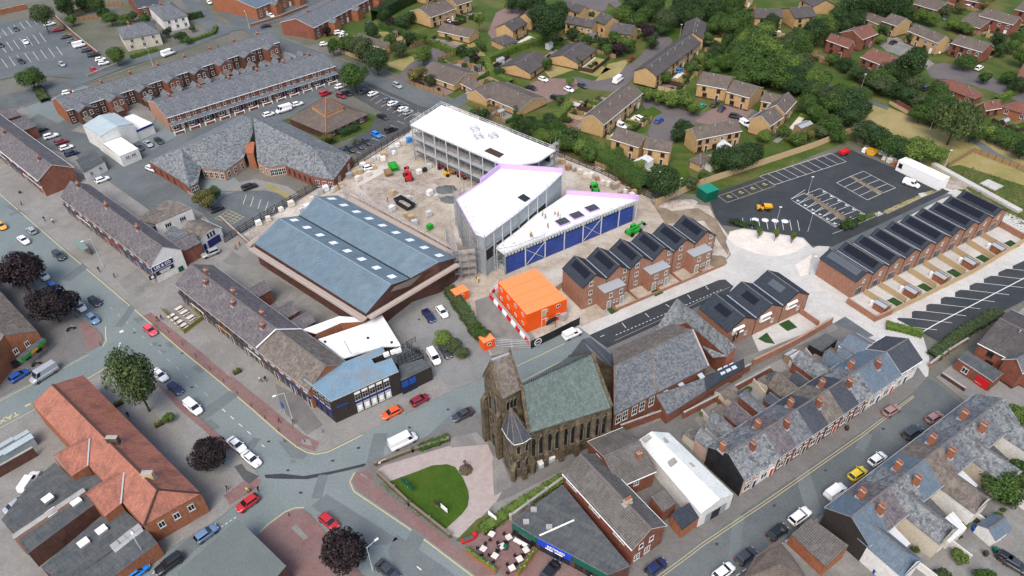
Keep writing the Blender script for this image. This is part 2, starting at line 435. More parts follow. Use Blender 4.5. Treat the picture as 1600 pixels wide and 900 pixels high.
 # pitched-roof houses, singly or in a terrace
def roof_mesh(W,yf,yb,he,hr,heb,mats,verge=(0,0),over=.3,t=.13,ridge=True,gutter=True):
 b = MB();x0,x1 = -verge[0]+.004,W+verge[1]-.004
 def plane(ye,ze):
  s = 1 if ye>0 else -1
  pts =[(x0,ye,ze),(x1,ye,ze),(x1,0,hr),(x0,0,hr)]
  if s>0:pts.reverse()
  b.slab(pts,t,0,3)
  if gutter:
   q = ye+s*.06
   b.beam((x0,q,ze-.15),(x1,q,ze-.15),.11,.11,2)
 plane(-yf,he);plane(yb,heb)
 if ridge:b.beam((x0-.002,0,hr-.06),(x1+.002,0,hr-.06),.26,.14,1)
 return b
def gable_walls(W,yf,yb,he,hr,heb,over,drop=.13):
 """walls under that roof: front, back, two gables"""
 f,k = -(yf-over),yb-over
 zf = he+(hr-he)*over/yf-drop;zb = heb+(hr-heb)*over/yb-drop;zr = hr-drop
 b = MB();a,c = .003,W-.003
 b.face([(a,f,0),(c,f,0),(c,f,zf),(a,f,zf)]);b.face([(c,k,0),(a,k,0),(a,k,zb),(c,k,zb)])
 b.face([(a,k,0),(a,f,0),(a,f,zf),(a,0,zr),(a,k,zb)]);b.face([(c,f,0),(c,k,0),(c,k,zb),(c,0,zr),(c,f,zf)])
 return b,f,k,zf,zb
def frame_of(r1,r2,e,hr,he):
 A,B,E = P(*r1,hr),P(*r2,hr),P(*e,he)
 u =(B-A);u.z = 0;L = u.length;u.normalize();v = Vector((-u.y,u.x,0))
 if (E-A).dot(v)>0:A,B = B,A;u = -u;v = -v
 return A,u,v,L,abs((E-A).dot(v))
ROWS ={}
def house(name,label,r1,r2,e,hr=7.8,he=5.2,n=1,yb=None,heb=None,wall='brick_red',roof='slate',ridge='ridge_tile',trim='white_trim',over=.3,
 verge=.0,fit=None,group=None,cat='house',walls=None,roofs=None,labels=None,base=.0,eback=None):
 """r1-r2: the ridge line (pixels at height hr); e: a pixel on the near eave (height he). n units side by side, each a thing.
    fit(unit, i, W, f, k, zf, zb, hr): adds windows, doors, chimneys, wings in the unit's own frame (x along the front, -y to the camera)"""
 A,u,v,L,yf = frame_of(r1,r2,e,hr,he)
 yf = abs(yf);yb = yf if yb is None else yb;heb = he+.002 if heb is None else heb
 W = L/n;rz = math.atan2(u.y,u.x);out =[]
 wb,f,k,zf,zb = gable_walls(W,yf,yb,he,hr,heb,over)
 wm ={};rm ={}
 for i in range(n):
  lab = labels[i] if labels else label
  t = thing(name,lab,cat,(A.x+u.x*W*i,A.y+u.y*W*i,base),rz,group)
  wl = walls[i%len(walls)] if walls else wall;rf = roofs[i%len(roofs)] if roofs else roof
  if wl not in wm:wm[wl] = wb.mesh('wall',wl)
  obj('wall',wm[wl],t)
  vg =(verge if i==0 else 0,verge if i==n-1 else 0)
  key =(rf,vg)
  if key not in rm:rm[key] = roof_mesh(W,yf,yb,he,hr,heb,None,vg,over).mesh('roof',[rf,ridge,trim,trim])
  obj('roof',rm[key],t)
  if fit:fit(t,i,W,f,k,zf,zb,hr)
  out.append(t)
 return out
noisy('ridge_tile',(.17,.155,.15),(.12,.11,.108),1.0,.9)
PI = math.pi
def fwin(t,x,f,z,*a,**kw): return put_window(t,(x,f,z),0,*a,**kw)
def bwin(t,x,k,z,*a,**kw): return put_window(t,(x,k,z),PI,*a,**kw)
def lwin(t,x,y,z,*a,**kw): return put_window(t,(x,y,z),-PI/2,*a,**kw)
def rwin(t,x,y,z,*a,**kw): return put_window(t,(x,y,z),PI/2,*a,**kw)
def wing(t,x0,x1,y0,y1,he,hr,wall,roof,axis='y',hip=False,trim='white_trim',z0=.0,names=('wall', 'roof')):
 """a lower wing: ridge along y ('y'), along x ('x'), lean-to falling to y0 ('l'), lean-to falling to x1 ('r') or x0 ('q'), or flat ('f')"""
 b = MB();r = MB();o = .2;T = .12
 def q(p): return [Vector(a) for a in p]
 if axis=='y':
  xm =(x0+x1)/2
  b.face([(x0,y0,z0),(x1,y0,z0),(x1,y0,he),(xm,y0,hr),(x0,y0,he)]);b.face([(x1,y1,z0),(x0,y1,z0),(x0,y1,he),(xm,y1,hr),(x1,y1,he)])
  b.face([(x0,y1,z0),(x0,y0,z0),(x0,y0,he),(x0,y1,he)]);b.face([(x1,y0,z0),(x1,y1,z0),(x1,y1,he),(x1,y0,he)])
  s =(hr-he)/(xm-x0)*o;h0 = he+.13-s
  yh0 = y0-.12;yh1 = y1+.12
  if hip:ya = y0+(xm-x0)*.8
  else :ya = yh0
  r.slab(q([(x0-o,yh0,h0),(xm,ya,hr+.13),(xm,yh1,hr+.13),(x0-o,yh1,h0)])[::-1],T);r.slab(q([(x1+o,yh0,h0),(x1+o,yh1,h0),(xm,yh1,hr+.13),(xm,ya,hr+.13)]),T)
  if hip:r.slab(q([(x0-o,yh0,h0),(x1+o,yh0,h0),(xm,ya,hr+.13)]),T)
  r.beam((xm,ya,hr+.09),(xm,yh1,hr+.09),.22,.12,1)
 elif axis=='x':
  ym =(y0+y1)/2
  b.face([(x0,y0,z0),(x1,y0,z0),(x1,y0,he),(x0,y0,he)]);b.face([(x1,y1,z0),(x0,y1,z0),(x0,y1,he),(x1,y1,he)])
  b.face([(x0,y1,z0),(x0,y0,z0),(x0,y0,he),(x0,ym,hr),(x0,y1,he)]);b.face([(x1,y0,z0),(x1,y1,z0),(x1,y1,he),(x1,ym,hr),(x1,y0,he)])
  s =(hr-he)/(ym-y0)*o;h0 = he+.13-s
  r.slab(q([(x0-.12,y0-o,h0),(x1+.12,y0-o,h0),(x1+.12,ym,hr+.13),(x0-.12,ym,hr+.13)]),T);r.slab(q([(x1+.12,y1+o,h0),(x0-.12,y1+o,h0),(x0-.12,ym,hr+.13),(x1+.12,ym,hr+.13)]),T)
  r.beam((x0-.12,ym,hr+.09),(x1+.12,ym,hr+.09),.22,.12,1)
 elif axis=='f':
  b.box(x0,x1,y0,y1,z0,he-.02);r.box(x0-.12,x1+.12,y0-.12,y1+.12,he-.02,he+.16,1,0)
 else :
  if axis=='l':hz =[he,he,hr,hr]
  elif axis=='b':hz =[hr,hr,he,he]
  elif axis=='r':hz =[hr,he,he,hr]
  else :hz =[he,hr,hr,he]
  c =[(x0,y0),(x1,y0),(x1,y1),(x0,y1)]
  for i in range(4):
   j =(i+1)%4
   b.face([(*c[i],z0),(*c[j],z0),(*c[j],hz[j]),(*c[i],hz[i])])
  o = .12;c2 =[(x0-o,y0-o),(x1+o,y0-o),(x1+o,y1+o),(x0-o,y1+o)]
  r.slab(q([(*c2[i],hz[i]+.13) for i in range(4)]),T)
 b.build(names[0],wall,t);r.build(names[1],[roof,trim if axis=='f' else 'ridge_tile'],t)
 # buildings given corner by corner
def poly_building(name,label,cat,roofs,walls,wall='brick_red',mats=('slate',),t=.2,base=.0,group=None,trim=None):
 """roofs: [(material index, [(px,py,z)...])]; walls: closed or open outlines [(px,py,z)...] dropped to the ground. Returns thing, origin"""
 pts =[P(*p) for _,r in roofs for p in r]
 o = Vector((sum(p.x for p in pts)/len(pts),sum(p.y for p in pts)/len(pts),base))
 th = thing(name,label,cat,o,0,group)
 groups ={}
 for mi,r in roofs:groups.setdefault(mi,[]).append(r)
 for mi,rs in groups.items():
  b = MB()
  for r in rs:
   q =[P(*p)-o for p in r];n = Vector((0,0,0))
   for i in range(len(q)):n+=q[i].cross(q[(i+1)%len(q)])
   if n.z<0:q.reverse()
   b.slab(q,t,0,1)
  b.build('roof',[mats[mi],trim or mats[mi]],th)
 for wl in walls:
  mt = wall
  if isinstance(wl,tuple) and isinstance(wl[0],str):mt,wl = wl
  b = MB();q =[P(*p)-o for p in wl]
  for i in range(len(q)-1):
   a,c = q[i],q[i+1]
   if (c-a).length<.01:continue
   d = .1
   b.face([(a.x,a.y,0),(c.x,c.y,0),(c.x,c.y,c.z-d),(a.x,a.y,a.z-d)])
  b.build('wall',mt,th)
 return th,o
def wall_line(o,a,b):
 """a wall between two surveyed pixels (px,py,z): start, direction, length, rotation; outside is to the right of a->b"""
 p,q = P(*a)-o,P(*b)-o;p.z = q.z = 0
 d = q-p;L = d.length;d.normalize()
 return p,d,L,math.atan2(d.y,d.x)
def windows_on(th,o,a,b,n,z,w,h,margin=.5,st='white',cols=2,rows=1,sill=True,off=.012):
 p,d,L,rz = wall_line(o,a,b)
 nrm = Vector((d.y,-d.x,0))
 for i in range(n):
  t = margin+(L-2*margin)*(i+.5)/n
  c = p+d*t+nrm*off
  put_window(th,(c.x,c.y,z),rz,w,h,st,cols,rows,sill)
def board(th,o,a,b,t0,t1,z0,z1,mat,name='fascia',depth=.12,off=.0):
 """a flat board on that wall between fractions t0..t1"""
 p,d,L,rz = wall_line(o,a,b);nrm = Vector((d.y,-d.x,0))
 c = p+nrm*off
 bb = MB().box(L*t0,L*t1,-depth,.02,z0,z1)
 return obj(name,bb.mesh(name,mat),th,(c.x,c.y,0),rz)
def text_on(th,o,a,b,t,z,size,s,mat,off=.2,name='lettering',align='CENTER'):
 p,d,L,rz = wall_line(o,a,b);nrm = Vector((d.y,-d.x,0));c = p+d*(L*t)+nrm*off
 return lettering(s,size,mat,th,(c.x,c.y,z),(PI/2,0,rz),name,align)
def lettering(s,size,mat,parent,loc,rot,name='lettering',align='CENTER'):
 cu = bpy.data.curves.new(name, 'FONT');cu.body = s;cu.size = size;cu.align_x = align;cu.align_y = 'CENTER';cu.extrude = .01;cu.offset = size*.02
 cu.materials.append(M(mat))
 x = bpy.data.objects.new(name,cu);COL.objects.link(x)
 me = bpy.data.meshes.new_from_object(x.evaluated_get(bpy.context.evaluated_depsgraph_get()));bpy.data.objects.remove(x)
 x = obj(name,me,parent,loc);x.rotation_euler = rot
 return x
def marks(parent,n,w,h,mat,loc,rot):
 """print too small to read: a row of unequal strokes"""
 b = MB();r = random.Random(n)
 for i in range(n):x = -w/2+w*i/n;k = r.uniform(.72,1);b.face([(x,-h/2*k,0),(x+w/n*.82,-h/2*k,0),(x+w/n*.82,h/2*k,0),(x,h/2*k,0)])
 o = b.build('lettering',mat,parent);o.location = loc;o.rotation_euler = rot;o['kind'] = 'stuff'
 return o
 # foliage
def leaf_mesh(pts,nrm,size,rng,mat,name='crown',stretch=1.0,droop=.0):
 n = len(pts)
 nrm = nrm+rng.normal(0,.45,(n,3));nrm/=np.linalg.norm(nrm,axis=1)[:,None]+1e-9
 a = np.cross(nrm,rng.normal(0,1,(n,3)))
 if droop:a = a*(1-droop)+np.array([0,0,-1.0])*droop
 a/=np.linalg.norm(a,axis=1)[:,None]+1e-9
 b = np.cross(nrm,a);b/=np.linalg.norm(b,axis=1)[:,None]+1e-9
 s = size*rng.uniform(.6,1.25,(n,1));a = a*s*stretch;b = b*s*.7
 V = np.stack([pts-a,pts+b*.9-a*.1,pts+a,pts-b*.9+a*.1],1).reshape(-1,3)
 me = bpy.data.meshes.new(name)
 me.vertices.add(4*n);me.vertices.foreach_set('co',V.astype(np.float32).ravel())
 me.loops.add(4*n);me.loops.foreach_set('vertex_index',np.arange(4*n,dtype=np.int32))
 me.polygons.add(n);me.polygons.foreach_set('loop_start',np.arange(0,4*n,4,dtype=np.int32))
 me.materials.append(M(mat));me.update(calc_edges=True)
 return me
def crown_mesh(seed,mat,n=3600,lobes=22,flat=.85,size=.075,style='round'):
 """a crown about the origin, radius about 1: leaves on the outside of many unequal clumps"""
 rng = np.random.default_rng(seed);P_,N_ =[],[]
 L =[]
 for i in range(lobes):
  d = rng.normal(0,1,3);d/=np.linalg.norm(d)
  if style=='cone':z = rng.uniform(-.9,.95);rr =(1-(z+.9)/2.0)*.75+.08;t = rng.uniform(0,6.28);c = np.array([rr*math.cos(t)*.8,rr*math.sin(t)*.8,z*1.25]);r = .22+.16*rng.random()
  elif style=='willow':t = rng.uniform(0,6.28);q = math.sqrt(rng.random())*.75;c = np.array([q*math.cos(t),q*math.sin(t),.55-q*.45+rng.uniform(-.5,.15)]);r = .24+.16*rng.random()
  else :c = d*(.42+.30*rng.random())*np.array([1,1,flat]);r = .27+.20*rng.random()
  L.append((c,r))
 C = np.array([c for c,r in L]);Rr = np.array([r for c,r in L])
 w = Rr**2;w/=w.sum();k = rng.choice(lobes,n,p=w)
 d = rng.normal(0,1,(n,3));d[:,2]+=.35;d/=np.linalg.norm(d,axis=1)[:,None]
 rad = Rr[k][:,None]*(1.0-.30*rng.random((n,1))**1.6)
 if style=='willow':
  pts = C[k]+d*rad*np.array([1,1,.9]);pts[:,2]-=rng.random(n)**2*.35
  return leaf_mesh(pts,d,size*.8,rng,mat,stretch=2.0,droop=.7)
 pts = C[k]+d*rad
 return leaf_mesh(pts,d*.75+C[k]*.6,size,rng,mat)
def trunk_mesh(seed,style):
 """tapered trunk with limbs: height 1 from the ground to the middle of the crown, spread about 0.6"""
 rng = random.Random(seed);b = MB();p = Vector((0,0,-.02));r = .05
 for i in range(4):
  q = p+Vector((rng.uniform(-.02,.02),rng.uniform(-.02,.02),.24));b.tube(p,q,r,8,r*.82);p = q;r*=.82
  if i>=1:
   for j in range(3):
    t = rng.uniform(0,6.28);l = rng.uniform(.22,.42);m = p+Vector((math.cos(t)*l*.5,math.sin(t)*l*.5,l*.5));e = m+Vector((math.cos(t)*l*.5,math.sin(t)*l*.5,l*.3))
    b.tube(p,m,r*.6,6,r*.4);b.tube(m,e,r*.4,5,r*.15)
 return b.mesh('trunk', 'bark',True)
TREES ={
 'green':('leaf_green', 'round',.85), 'dark':('leaf_dark', 'round',.9), 'bright':('leaf_bright', 'round',.85), 'copper':('leaf_copper', 'round',.8),
 'willow':('leaf_willow', 'willow',1.0), 'birch':('leaf_willow', 'round',1.05), 'dull':('leaf_dull', 'round',.85), 'olive':('leaf_olive', 'round',.8), 'cone':('leaf_dark', 'cone',1.0), 'conebright':('leaf_green', 'cone',1.0)}
NTREE =[0]
def tree(x,y,d,h,kind='green',label=None,group='trees of the neighbourhood',name=None,top=False):
 """x,y: pixel of the crown's middle; d crown diameter, h total height in metres. The trunk stands on the ground below."""
 i = NTREE[0];NTREE[0]+=1
 mat,style,flat = TREES[kind]
 small = d<3.2
 ch ={'cone':h*.86, 'willow':h*.8}.get('willow' if kind=='birch' else style,min(h*.82,d*.95 if not small else h*.95))
 zc = h-ch/2
 c = P(x,y,zc);g = Vector((c.x,c.y,0))
 nm = name or ('bush' if h<2.6 else {'willow':'willow_tree', 'cone':'conifer_tree', 'copper':'copper_tree'}.get(style if style!='round' else kind, 'leafy_tree'))
 t = thing(nm,label or DEF_TREE[kind] if h>=2.6 or label else DEF_BUSH[kind], 'bush' if h<2.6 else 'tree',g,RND.uniform(0,6.28),group if h>=2.6 else 'bushes in the gardens')
 big = d>6.5
 nl,sz =(7200,.050) if big else ((1300,.10) if small else (3400,.072))
 if style=='cone':nl,sz = int(nl*1.1),sz*.9
 v = i%(4 if not small else 3)
 if kind=='copper':nl,sz = int(nl*1.3),sz*1.1
 cm = cached(('crown',kind,big,small,v), lambda :crown_mesh(100+v*17+len(CACHE),mat,nl,34 if big else (12 if small else 22),flat,sz,style))
 o = obj('crown',cm,t,(0,0,zc),0)
 zz = ch/2/{'cone':1.3, 'willow':.85}.get(style,.9)
 o.scale =(d/2/.95,d/2/.95,zz)
 tm = cached(('trunk',i%3), lambda :trunk_mesh(i,style))
 k = obj('trunk',tm,t);k.scale =(d*.5+.6,d*.5+.6,zc)
 return t
DEF_TREE ={'green':'mid green broad leafy tree', 'dark':'dark green dense leafy tree', 'bright':'light green leafy tree', 'copper':'dark purple copper leaved tree', 'willow':'drooping pale green willow tree',
 'dull':'dull green loose leafy tree', 'olive':'yellowish olive green tree', 'cone':'dark green upright conifer', 'conebright':'bright green upright conifer'}
DEF_TREE['birch'] = 'tall drooping green street tree in front of the orange roof'
DEF_BUSH ={k:v.replace('tree', 'garden bush') for k,v in DEF_TREE.items()}
DEF_BUSH['cone'] = 'dark green upright dwarf conifer bush';DEF_BUSH['conebright'] = 'bright green upright dwarf conifer bush'
def hedge(label,pts,wd,h,mat='leaf_green',group='garden hedges',world=False,name='hedge',dens=16,z0=.0):
 """a clipped hedge along surveyed ground pixels"""
 p =[Vector(q) for q in pts] if world else [P(x,y,0) for x,y in pts]
 rng = np.random.default_rng(len(THINGS));PT,NN =[],[]
 o = p[0].copy();core = MB()
 for i in range(len(p)-1):
  a,b = p[i]-o,p[i+1]-o;d = b-a;L = d.length;d.normalize();n = Vector((-d.y,d.x,0))
  for nrm,wid,off in ((n,h,wd/2),(-n,h,wd/2),(Vector((0,0,1)),wd,0)):
   k = max(6,int(L*wid*dens));t = rng.random((k,1))*L;s = rng.random((k,1))
   q = np.array(a)[None]+np.array(d)[None]*t
   if off:q = q+np.array(nrm)[None]*off+np.array([[0,0,1.0]])*s*h
   else :q = q+np.array(n)[None]*(s-.5)*wd+np.array([[0,0,1.0]])*h
   q+=rng.normal(0,.09,q.shape);q+=.16*np.sin(q[:,:1]*1.7+q[:,1:2]*2.3)*np.array(nrm)[None]
   PT.append(q);NN.append(np.repeat(np.array(nrm)[None],k,0))
  c = .42*wd
  core.face([(*(a-n*c).xy,0),(*(b-n*c).xy,0),(*(b-n*c).xy,h*.93),(*(a-n*c).xy,h*.93)]);core.face([(*(b+n*c).xy,0),(*(a+n*c).xy,0),(*(a+n*c).xy,h*.93),(*(b+n*c).xy,h*.93)])
  core.face([(*(a-n*c).xy,h*.93),(*(b-n*c).xy,h*.93),(*(b+n*c).xy,h*.93),(*(a+n*c).xy,h*.93)])
 t = thing(name,label,name.replace('_', ' '),(o.x,o.y,z0),0,group)
 obj('foliage',leaf_mesh(np.concatenate(PT),np.concatenate(NN),.21,rng,mat, 'foliage'),t)
 core.build('branches',mat,t)
 return t
def ground_cover(name,pts,mat,dens,size,h,label=None):
 """low planting or rough grass spread over a patch of ground: nobody could count it"""
 pl =[P(x,y,0) for x,y in pts];rng = np.random.default_rng(len(pts)+int(pts[0][0]))
 xs =[p.x for p in pl];ys =[p.y for p in pl];A =(max(xs)-min(xs))*(max(ys)-min(ys));k = int(A*dens)
 q = np.stack([rng.uniform(min(xs),max(xs),k),rng.uniform(min(ys),max(ys),k)],1)
 ins = np.zeros(k,bool);j = len(pl)-1
 for i in range(len(pl)):
  xi,yi,xj,yj = pl[i].x,pl[i].y,pl[j].x,pl[j].y
  ins^=((yi>q[:,1])!=(yj>q[:,1]))&(q[:,0]<(xj-xi)*(q[:,1]-yi)/(yj-yi+1e-12)+xi);j = i
 q = q[ins];n = len(q)
 z = rng.random(n)**1.5*h*(.6+.4*np.sin(q[:,0]*.9)*np.cos(q[:,1]*.7))+.05
 pts3 = np.concatenate([q,z[:,None]],1);nn = np.repeat(np.array([[0,0,.9]]),n,0)
 o = obj(name,leaf_mesh(pts3,nn,size,rng,mat,name));o['kind'] = 'stuff'
 return o
 # vehicles
PAINT ={'white':(.78,.78,.78), 'black':(.010,.010,.012), 'silver':(.42,.44,.46), 'grey':(.16,.17,.185), 'dark grey':(.055,.06,.068), 'red':(.42,.012,.016), 'dark red':(.20,.010,.025),
 'blue':(.012,.075,.33), 'navy blue':(.010,.018,.075), 'bright blue':(.01,.20,.62), 'light blue':(.17,.27,.42), 'yellow':(.68,.50,.02), 'orange':(.70,.085,.015), 'pink':(.62,.06,.09), 'brown':(.10,.06,.045), 'turquoise':(.02,.30,.33), 'taxi orange':(.8,.33,.01), 'green':(.01,.30,.20), 'rose gold':(.30,.17,.15)}
for k_,c_ in PAINT.items():plain('paint_'+k_.replace(' ', '_'),c_,.32,.35 if k_ in ('silver', 'grey', 'dark grey', 'light blue') else .0,.5,.6)
plain('plate_yellow',(.6,.5,.05),.5);plain('plate_white',(.7,.7,.7),.5)
CARS ={
 'hatchback':(4.05,1.76,1.48,[(-.5,.80,.38,.72),(-.47,.93,.26,.93),(-.30,1,.22,.96),(.08,1,.22,.94),(.27,.98,.22,.92),(.40,.93,.24,.84),(.47,.82,.28,.72),(.5,.62,.38,.58)],-.485,-.37,.05,.245,-.44),
 'saloon':(4.65,1.82,1.43,[(-.5,.76,.40,.78),(-.475,.92,.28,.93),(-.33,1,.22,.96),(.05,1,.22,.92),(.24,.99,.22,.90),(.39,.94,.24,.82),(.465,.84,.28,.72),(.5,.62,.38,.58)],-.365,-.20,.06,.235,-.31),
 'estate':(4.55,1.84,1.66,[(-.5,.82,.42,.85),(-.475,.95,.30,1.03),(-.30,1,.26,1.05),(.08,1,.26,1.03),(.25,.99,.26,1.01),(.40,.95,.28,.95),(.47,.86,.32,.80),(.5,.68,.42,.62)],-.49,-.43,.05,.22,-.46),
 'van':(4.55,1.86,1.86,[(-.5,.94,.34,1.02),(-.49,.97,.28,1.06),(-.30,1,.26,1.06),(.08,1,.26,1.05),(.25,.99,.26,1.03),(.40,.94,.28,.92),(.47,.84,.32,.78),(.5,.66,.42,.60)],-.495,-.485,.14,.27,.02),
 'large van':(5.5,2.02,2.42,[(-.5,.96,.40,1.20),(-.49,.98,.32,1.26),(-.30,1,.30,1.26),(.15,1,.30,1.26),(.31,.99,.30,1.22),(.42,.94,.32,1.08),(.475,.84,.36,.86),(.5,.66,.45,.62)],-.497,-.49,.24,.36,.16)}
def car_parts(ty):
 L,W,Hh,st,rb,rt,ft,fb,gs = CARS[ty];out =[]
 b = MB();ring =[]
 for x,wd,z0,z1 in st:
  h = wd*W/2;x*=L;zm = z0+(z1-z0)*.55
  half =[(h*.86,z0),(h*.98,z0+.10),(h,zm),(h*.97,z1-.07),(h*.88,z1),(h*.45,z1+.025)]
  r =[(x,-a,z) for a,z in half]+[(x,a,z) for a,z in reversed(half)]
  ring.append([len(b.v)+i for i in range(len(r))]);b.v.extend(r)
 for a,c in zip(ring,ring[1:]):
  for i in range(len(a)):
   j =(i+1)%len(a);b.f.append((a[j],a[i],c[i],c[j]));b.m.append(0)
 b.f.append(tuple(ring[0]));b.m.append(0);b.f.append(tuple(reversed(ring[-1])));b.m.append(0)
 out.append(('body',b.mesh('body', 'paint_white',True),None,(0,0,0)))
 # greenhouse: painted shell, glass panels just outside it
 bz = st[2][3]-.03;wb,wt = W/2*.90,W/2*(.72 if 'van' not in ty else .84)
 Q = lambda x,y,z:Vector((x*L,y,z))
 lo =[Q(rb,-wb*.95,bz),Q(fb,-wb*.97,bz),Q(fb,wb*.97,bz),Q(rb,wb*.95,bz)]
 hi =[Q(rt,-wt*.95,Hh-.05),Q(ft,-wt,Hh-.05),Q(ft,wt,Hh-.05),Q(rt,wt*.95,Hh-.05)]
 top =[Q(rt+.02,-wt*.8,Hh),Q(ft-.02,-wt*.84,Hh),Q(ft-.02,wt*.84,Hh),Q(rt+.02,wt*.8,Hh)]
 b = MB()
 for A,B in ((lo,hi),(hi,top)):
  for i in range(4):j =(i+1)%4;b.face([A[i],A[j],B[j],B[i]])
 b.face(top);out.append(('roof',b.mesh('roof', 'paint_white',False),None,(0,0,0)))
 def panel(nm,a,c,d,e,m=.07,u0=.0,u1=1.0):
  f = lambda u,v:(a.lerp(c,u)).lerp(e.lerp(d,u),v)
  p =[f(u0+m*.6,.08),f(u1-m*.6,.08),f(u1-m*.6,.90),f(u0+m*.6,.90)]
  n =(p[1]-p[0]).cross(p[3]-p[0]).normalized()*.012
  out.append((nm,MB().face([q+n for q in p]).mesh(nm, 'car_glass'),None,(0,0,0)))
 panel('windscreen',lo[1],lo[2],hi[2],hi[1])
 if 'van' not in ty:panel('rear_window',lo[3],lo[0],hi[0],hi[3])
 u =(gs-rb)/(fb-rb)
 panel('side_window',lo[0],lo[1],hi[1],hi[0],.05,u);panel('side_window',lo[2],lo[3],hi[3],hi[2],.05,0,1-u)
 r = .32 if ty in ('hatchback', 'saloon') else .35
 ty_ = cached(('tyre',r), lambda :MB().lathe([(r*.6,-.10),(r*.95,-.10),(r,-.06),(r,.06),(r*.95,.10),(r*.6,.10)],14).mesh('wheel', 'rubber'))
 rm = cached(('rim',r), lambda :MB().lathe([(r*.62,.0),(r*.62,.105),(r*.5,.09),(r*.15,.11)],10).mesh('rim', 'rim_metal'))
 for sx in (-.31,.32):
  for sy in (-1,1):out.append(('wheel',ty_,rm,(sx*L,sy*(W/2-.09),r)))
 for sy in (-1,1):
  h = st[-2][1]*W/2;out.append(('headlight',cached(('hl',ty,sy), lambda :MB().box(.455*L,.492*L,sy*h*.62-.16,sy*h*.62+.16,st[-2][3]-.16,st[-2][3]-.02).mesh('headlight', 'lamp_glass')),None,(0,0,0)))
  h = st[1][1]*W/2;out.append(('tail_light',cached(('tl',ty,sy), lambda :MB().box(-.497*L,-.462*L,sy*h*.8-.12,sy*h*.8+.12,st[1][3]-.30,st[1][3]-.06).mesh('tail_light', 'tail_red')),None,(0,0,0)))
  out.append(('mirror',cached(('mi',ty,sy), lambda :MB().box((fb-.06)*L,(fb-.03)*L,sy*(W/2+.02)-.1,sy*(W/2+.02)+.1,bz,bz+.13).mesh('mirror', 'paint_white')),None,(0,0,0)))
 out.append(('number_plate',cached(('np',ty), lambda :MB().box(.5*L-.02,.5*L+.012,-.26,.26,.42,.53).mesh('number_plate', 'plate_white')),None,(0,0,0)))
 out.append(('number_plate',cached(('np2',ty), lambda :MB().box(-.5*L-.012,-.5*L+.02,-.26,.26,.48,.59).mesh('number_plate', 'plate_yellow')),None,(0,0,0)))
 return out
CZ =[.03]
def car(x,y,dx,dy,ty='hatchback',col='white',where='on the road',group='vehicles on the streets and car parks',extra='',scale=1.0):
 """x,y: pixel of the car's middle; dx,dy: a pixel step towards its nose"""
 hz = CARS[ty][2]*.42
 c = P(x,y,hz);d = P(x+dx*.5,y+dy*.5,hz)-P(x-dx*.5,y-dy*.5,hz)
 parts = cached(('car',ty), lambda :car_parts(ty))
 noun ={'estate':'people carrier car', 'hatchback':'hatchback car', 'saloon':'saloon car', 'van':'small van', 'large van':'panel van'}[ty]
 t = thing('parked_van' if 'van' in ty else 'car',f'{col} {extra}{noun} {where}', 'van' if 'van' in ty else 'car',(c.x,c.y,CZ[0]),math.atan2(d.y,d.x),group)
 pm = M('paint_'+col.replace(' ', '_'))
 for nm,me,sub,loc in parts:
  o = obj(nm,me,t,loc)
  if nm=='wheel':o.rotation_euler =(PI/2 if loc[1]<0 else -PI/2,0,0);obj('rim',sub,o)
  if nm in ('body', 'roof', 'mirror'):
   o.material_slots[0].link = 'OBJECT';o.material_slots[0].material = pm
 if scale!=1.0:t.scale =(scale,)*3
 return t
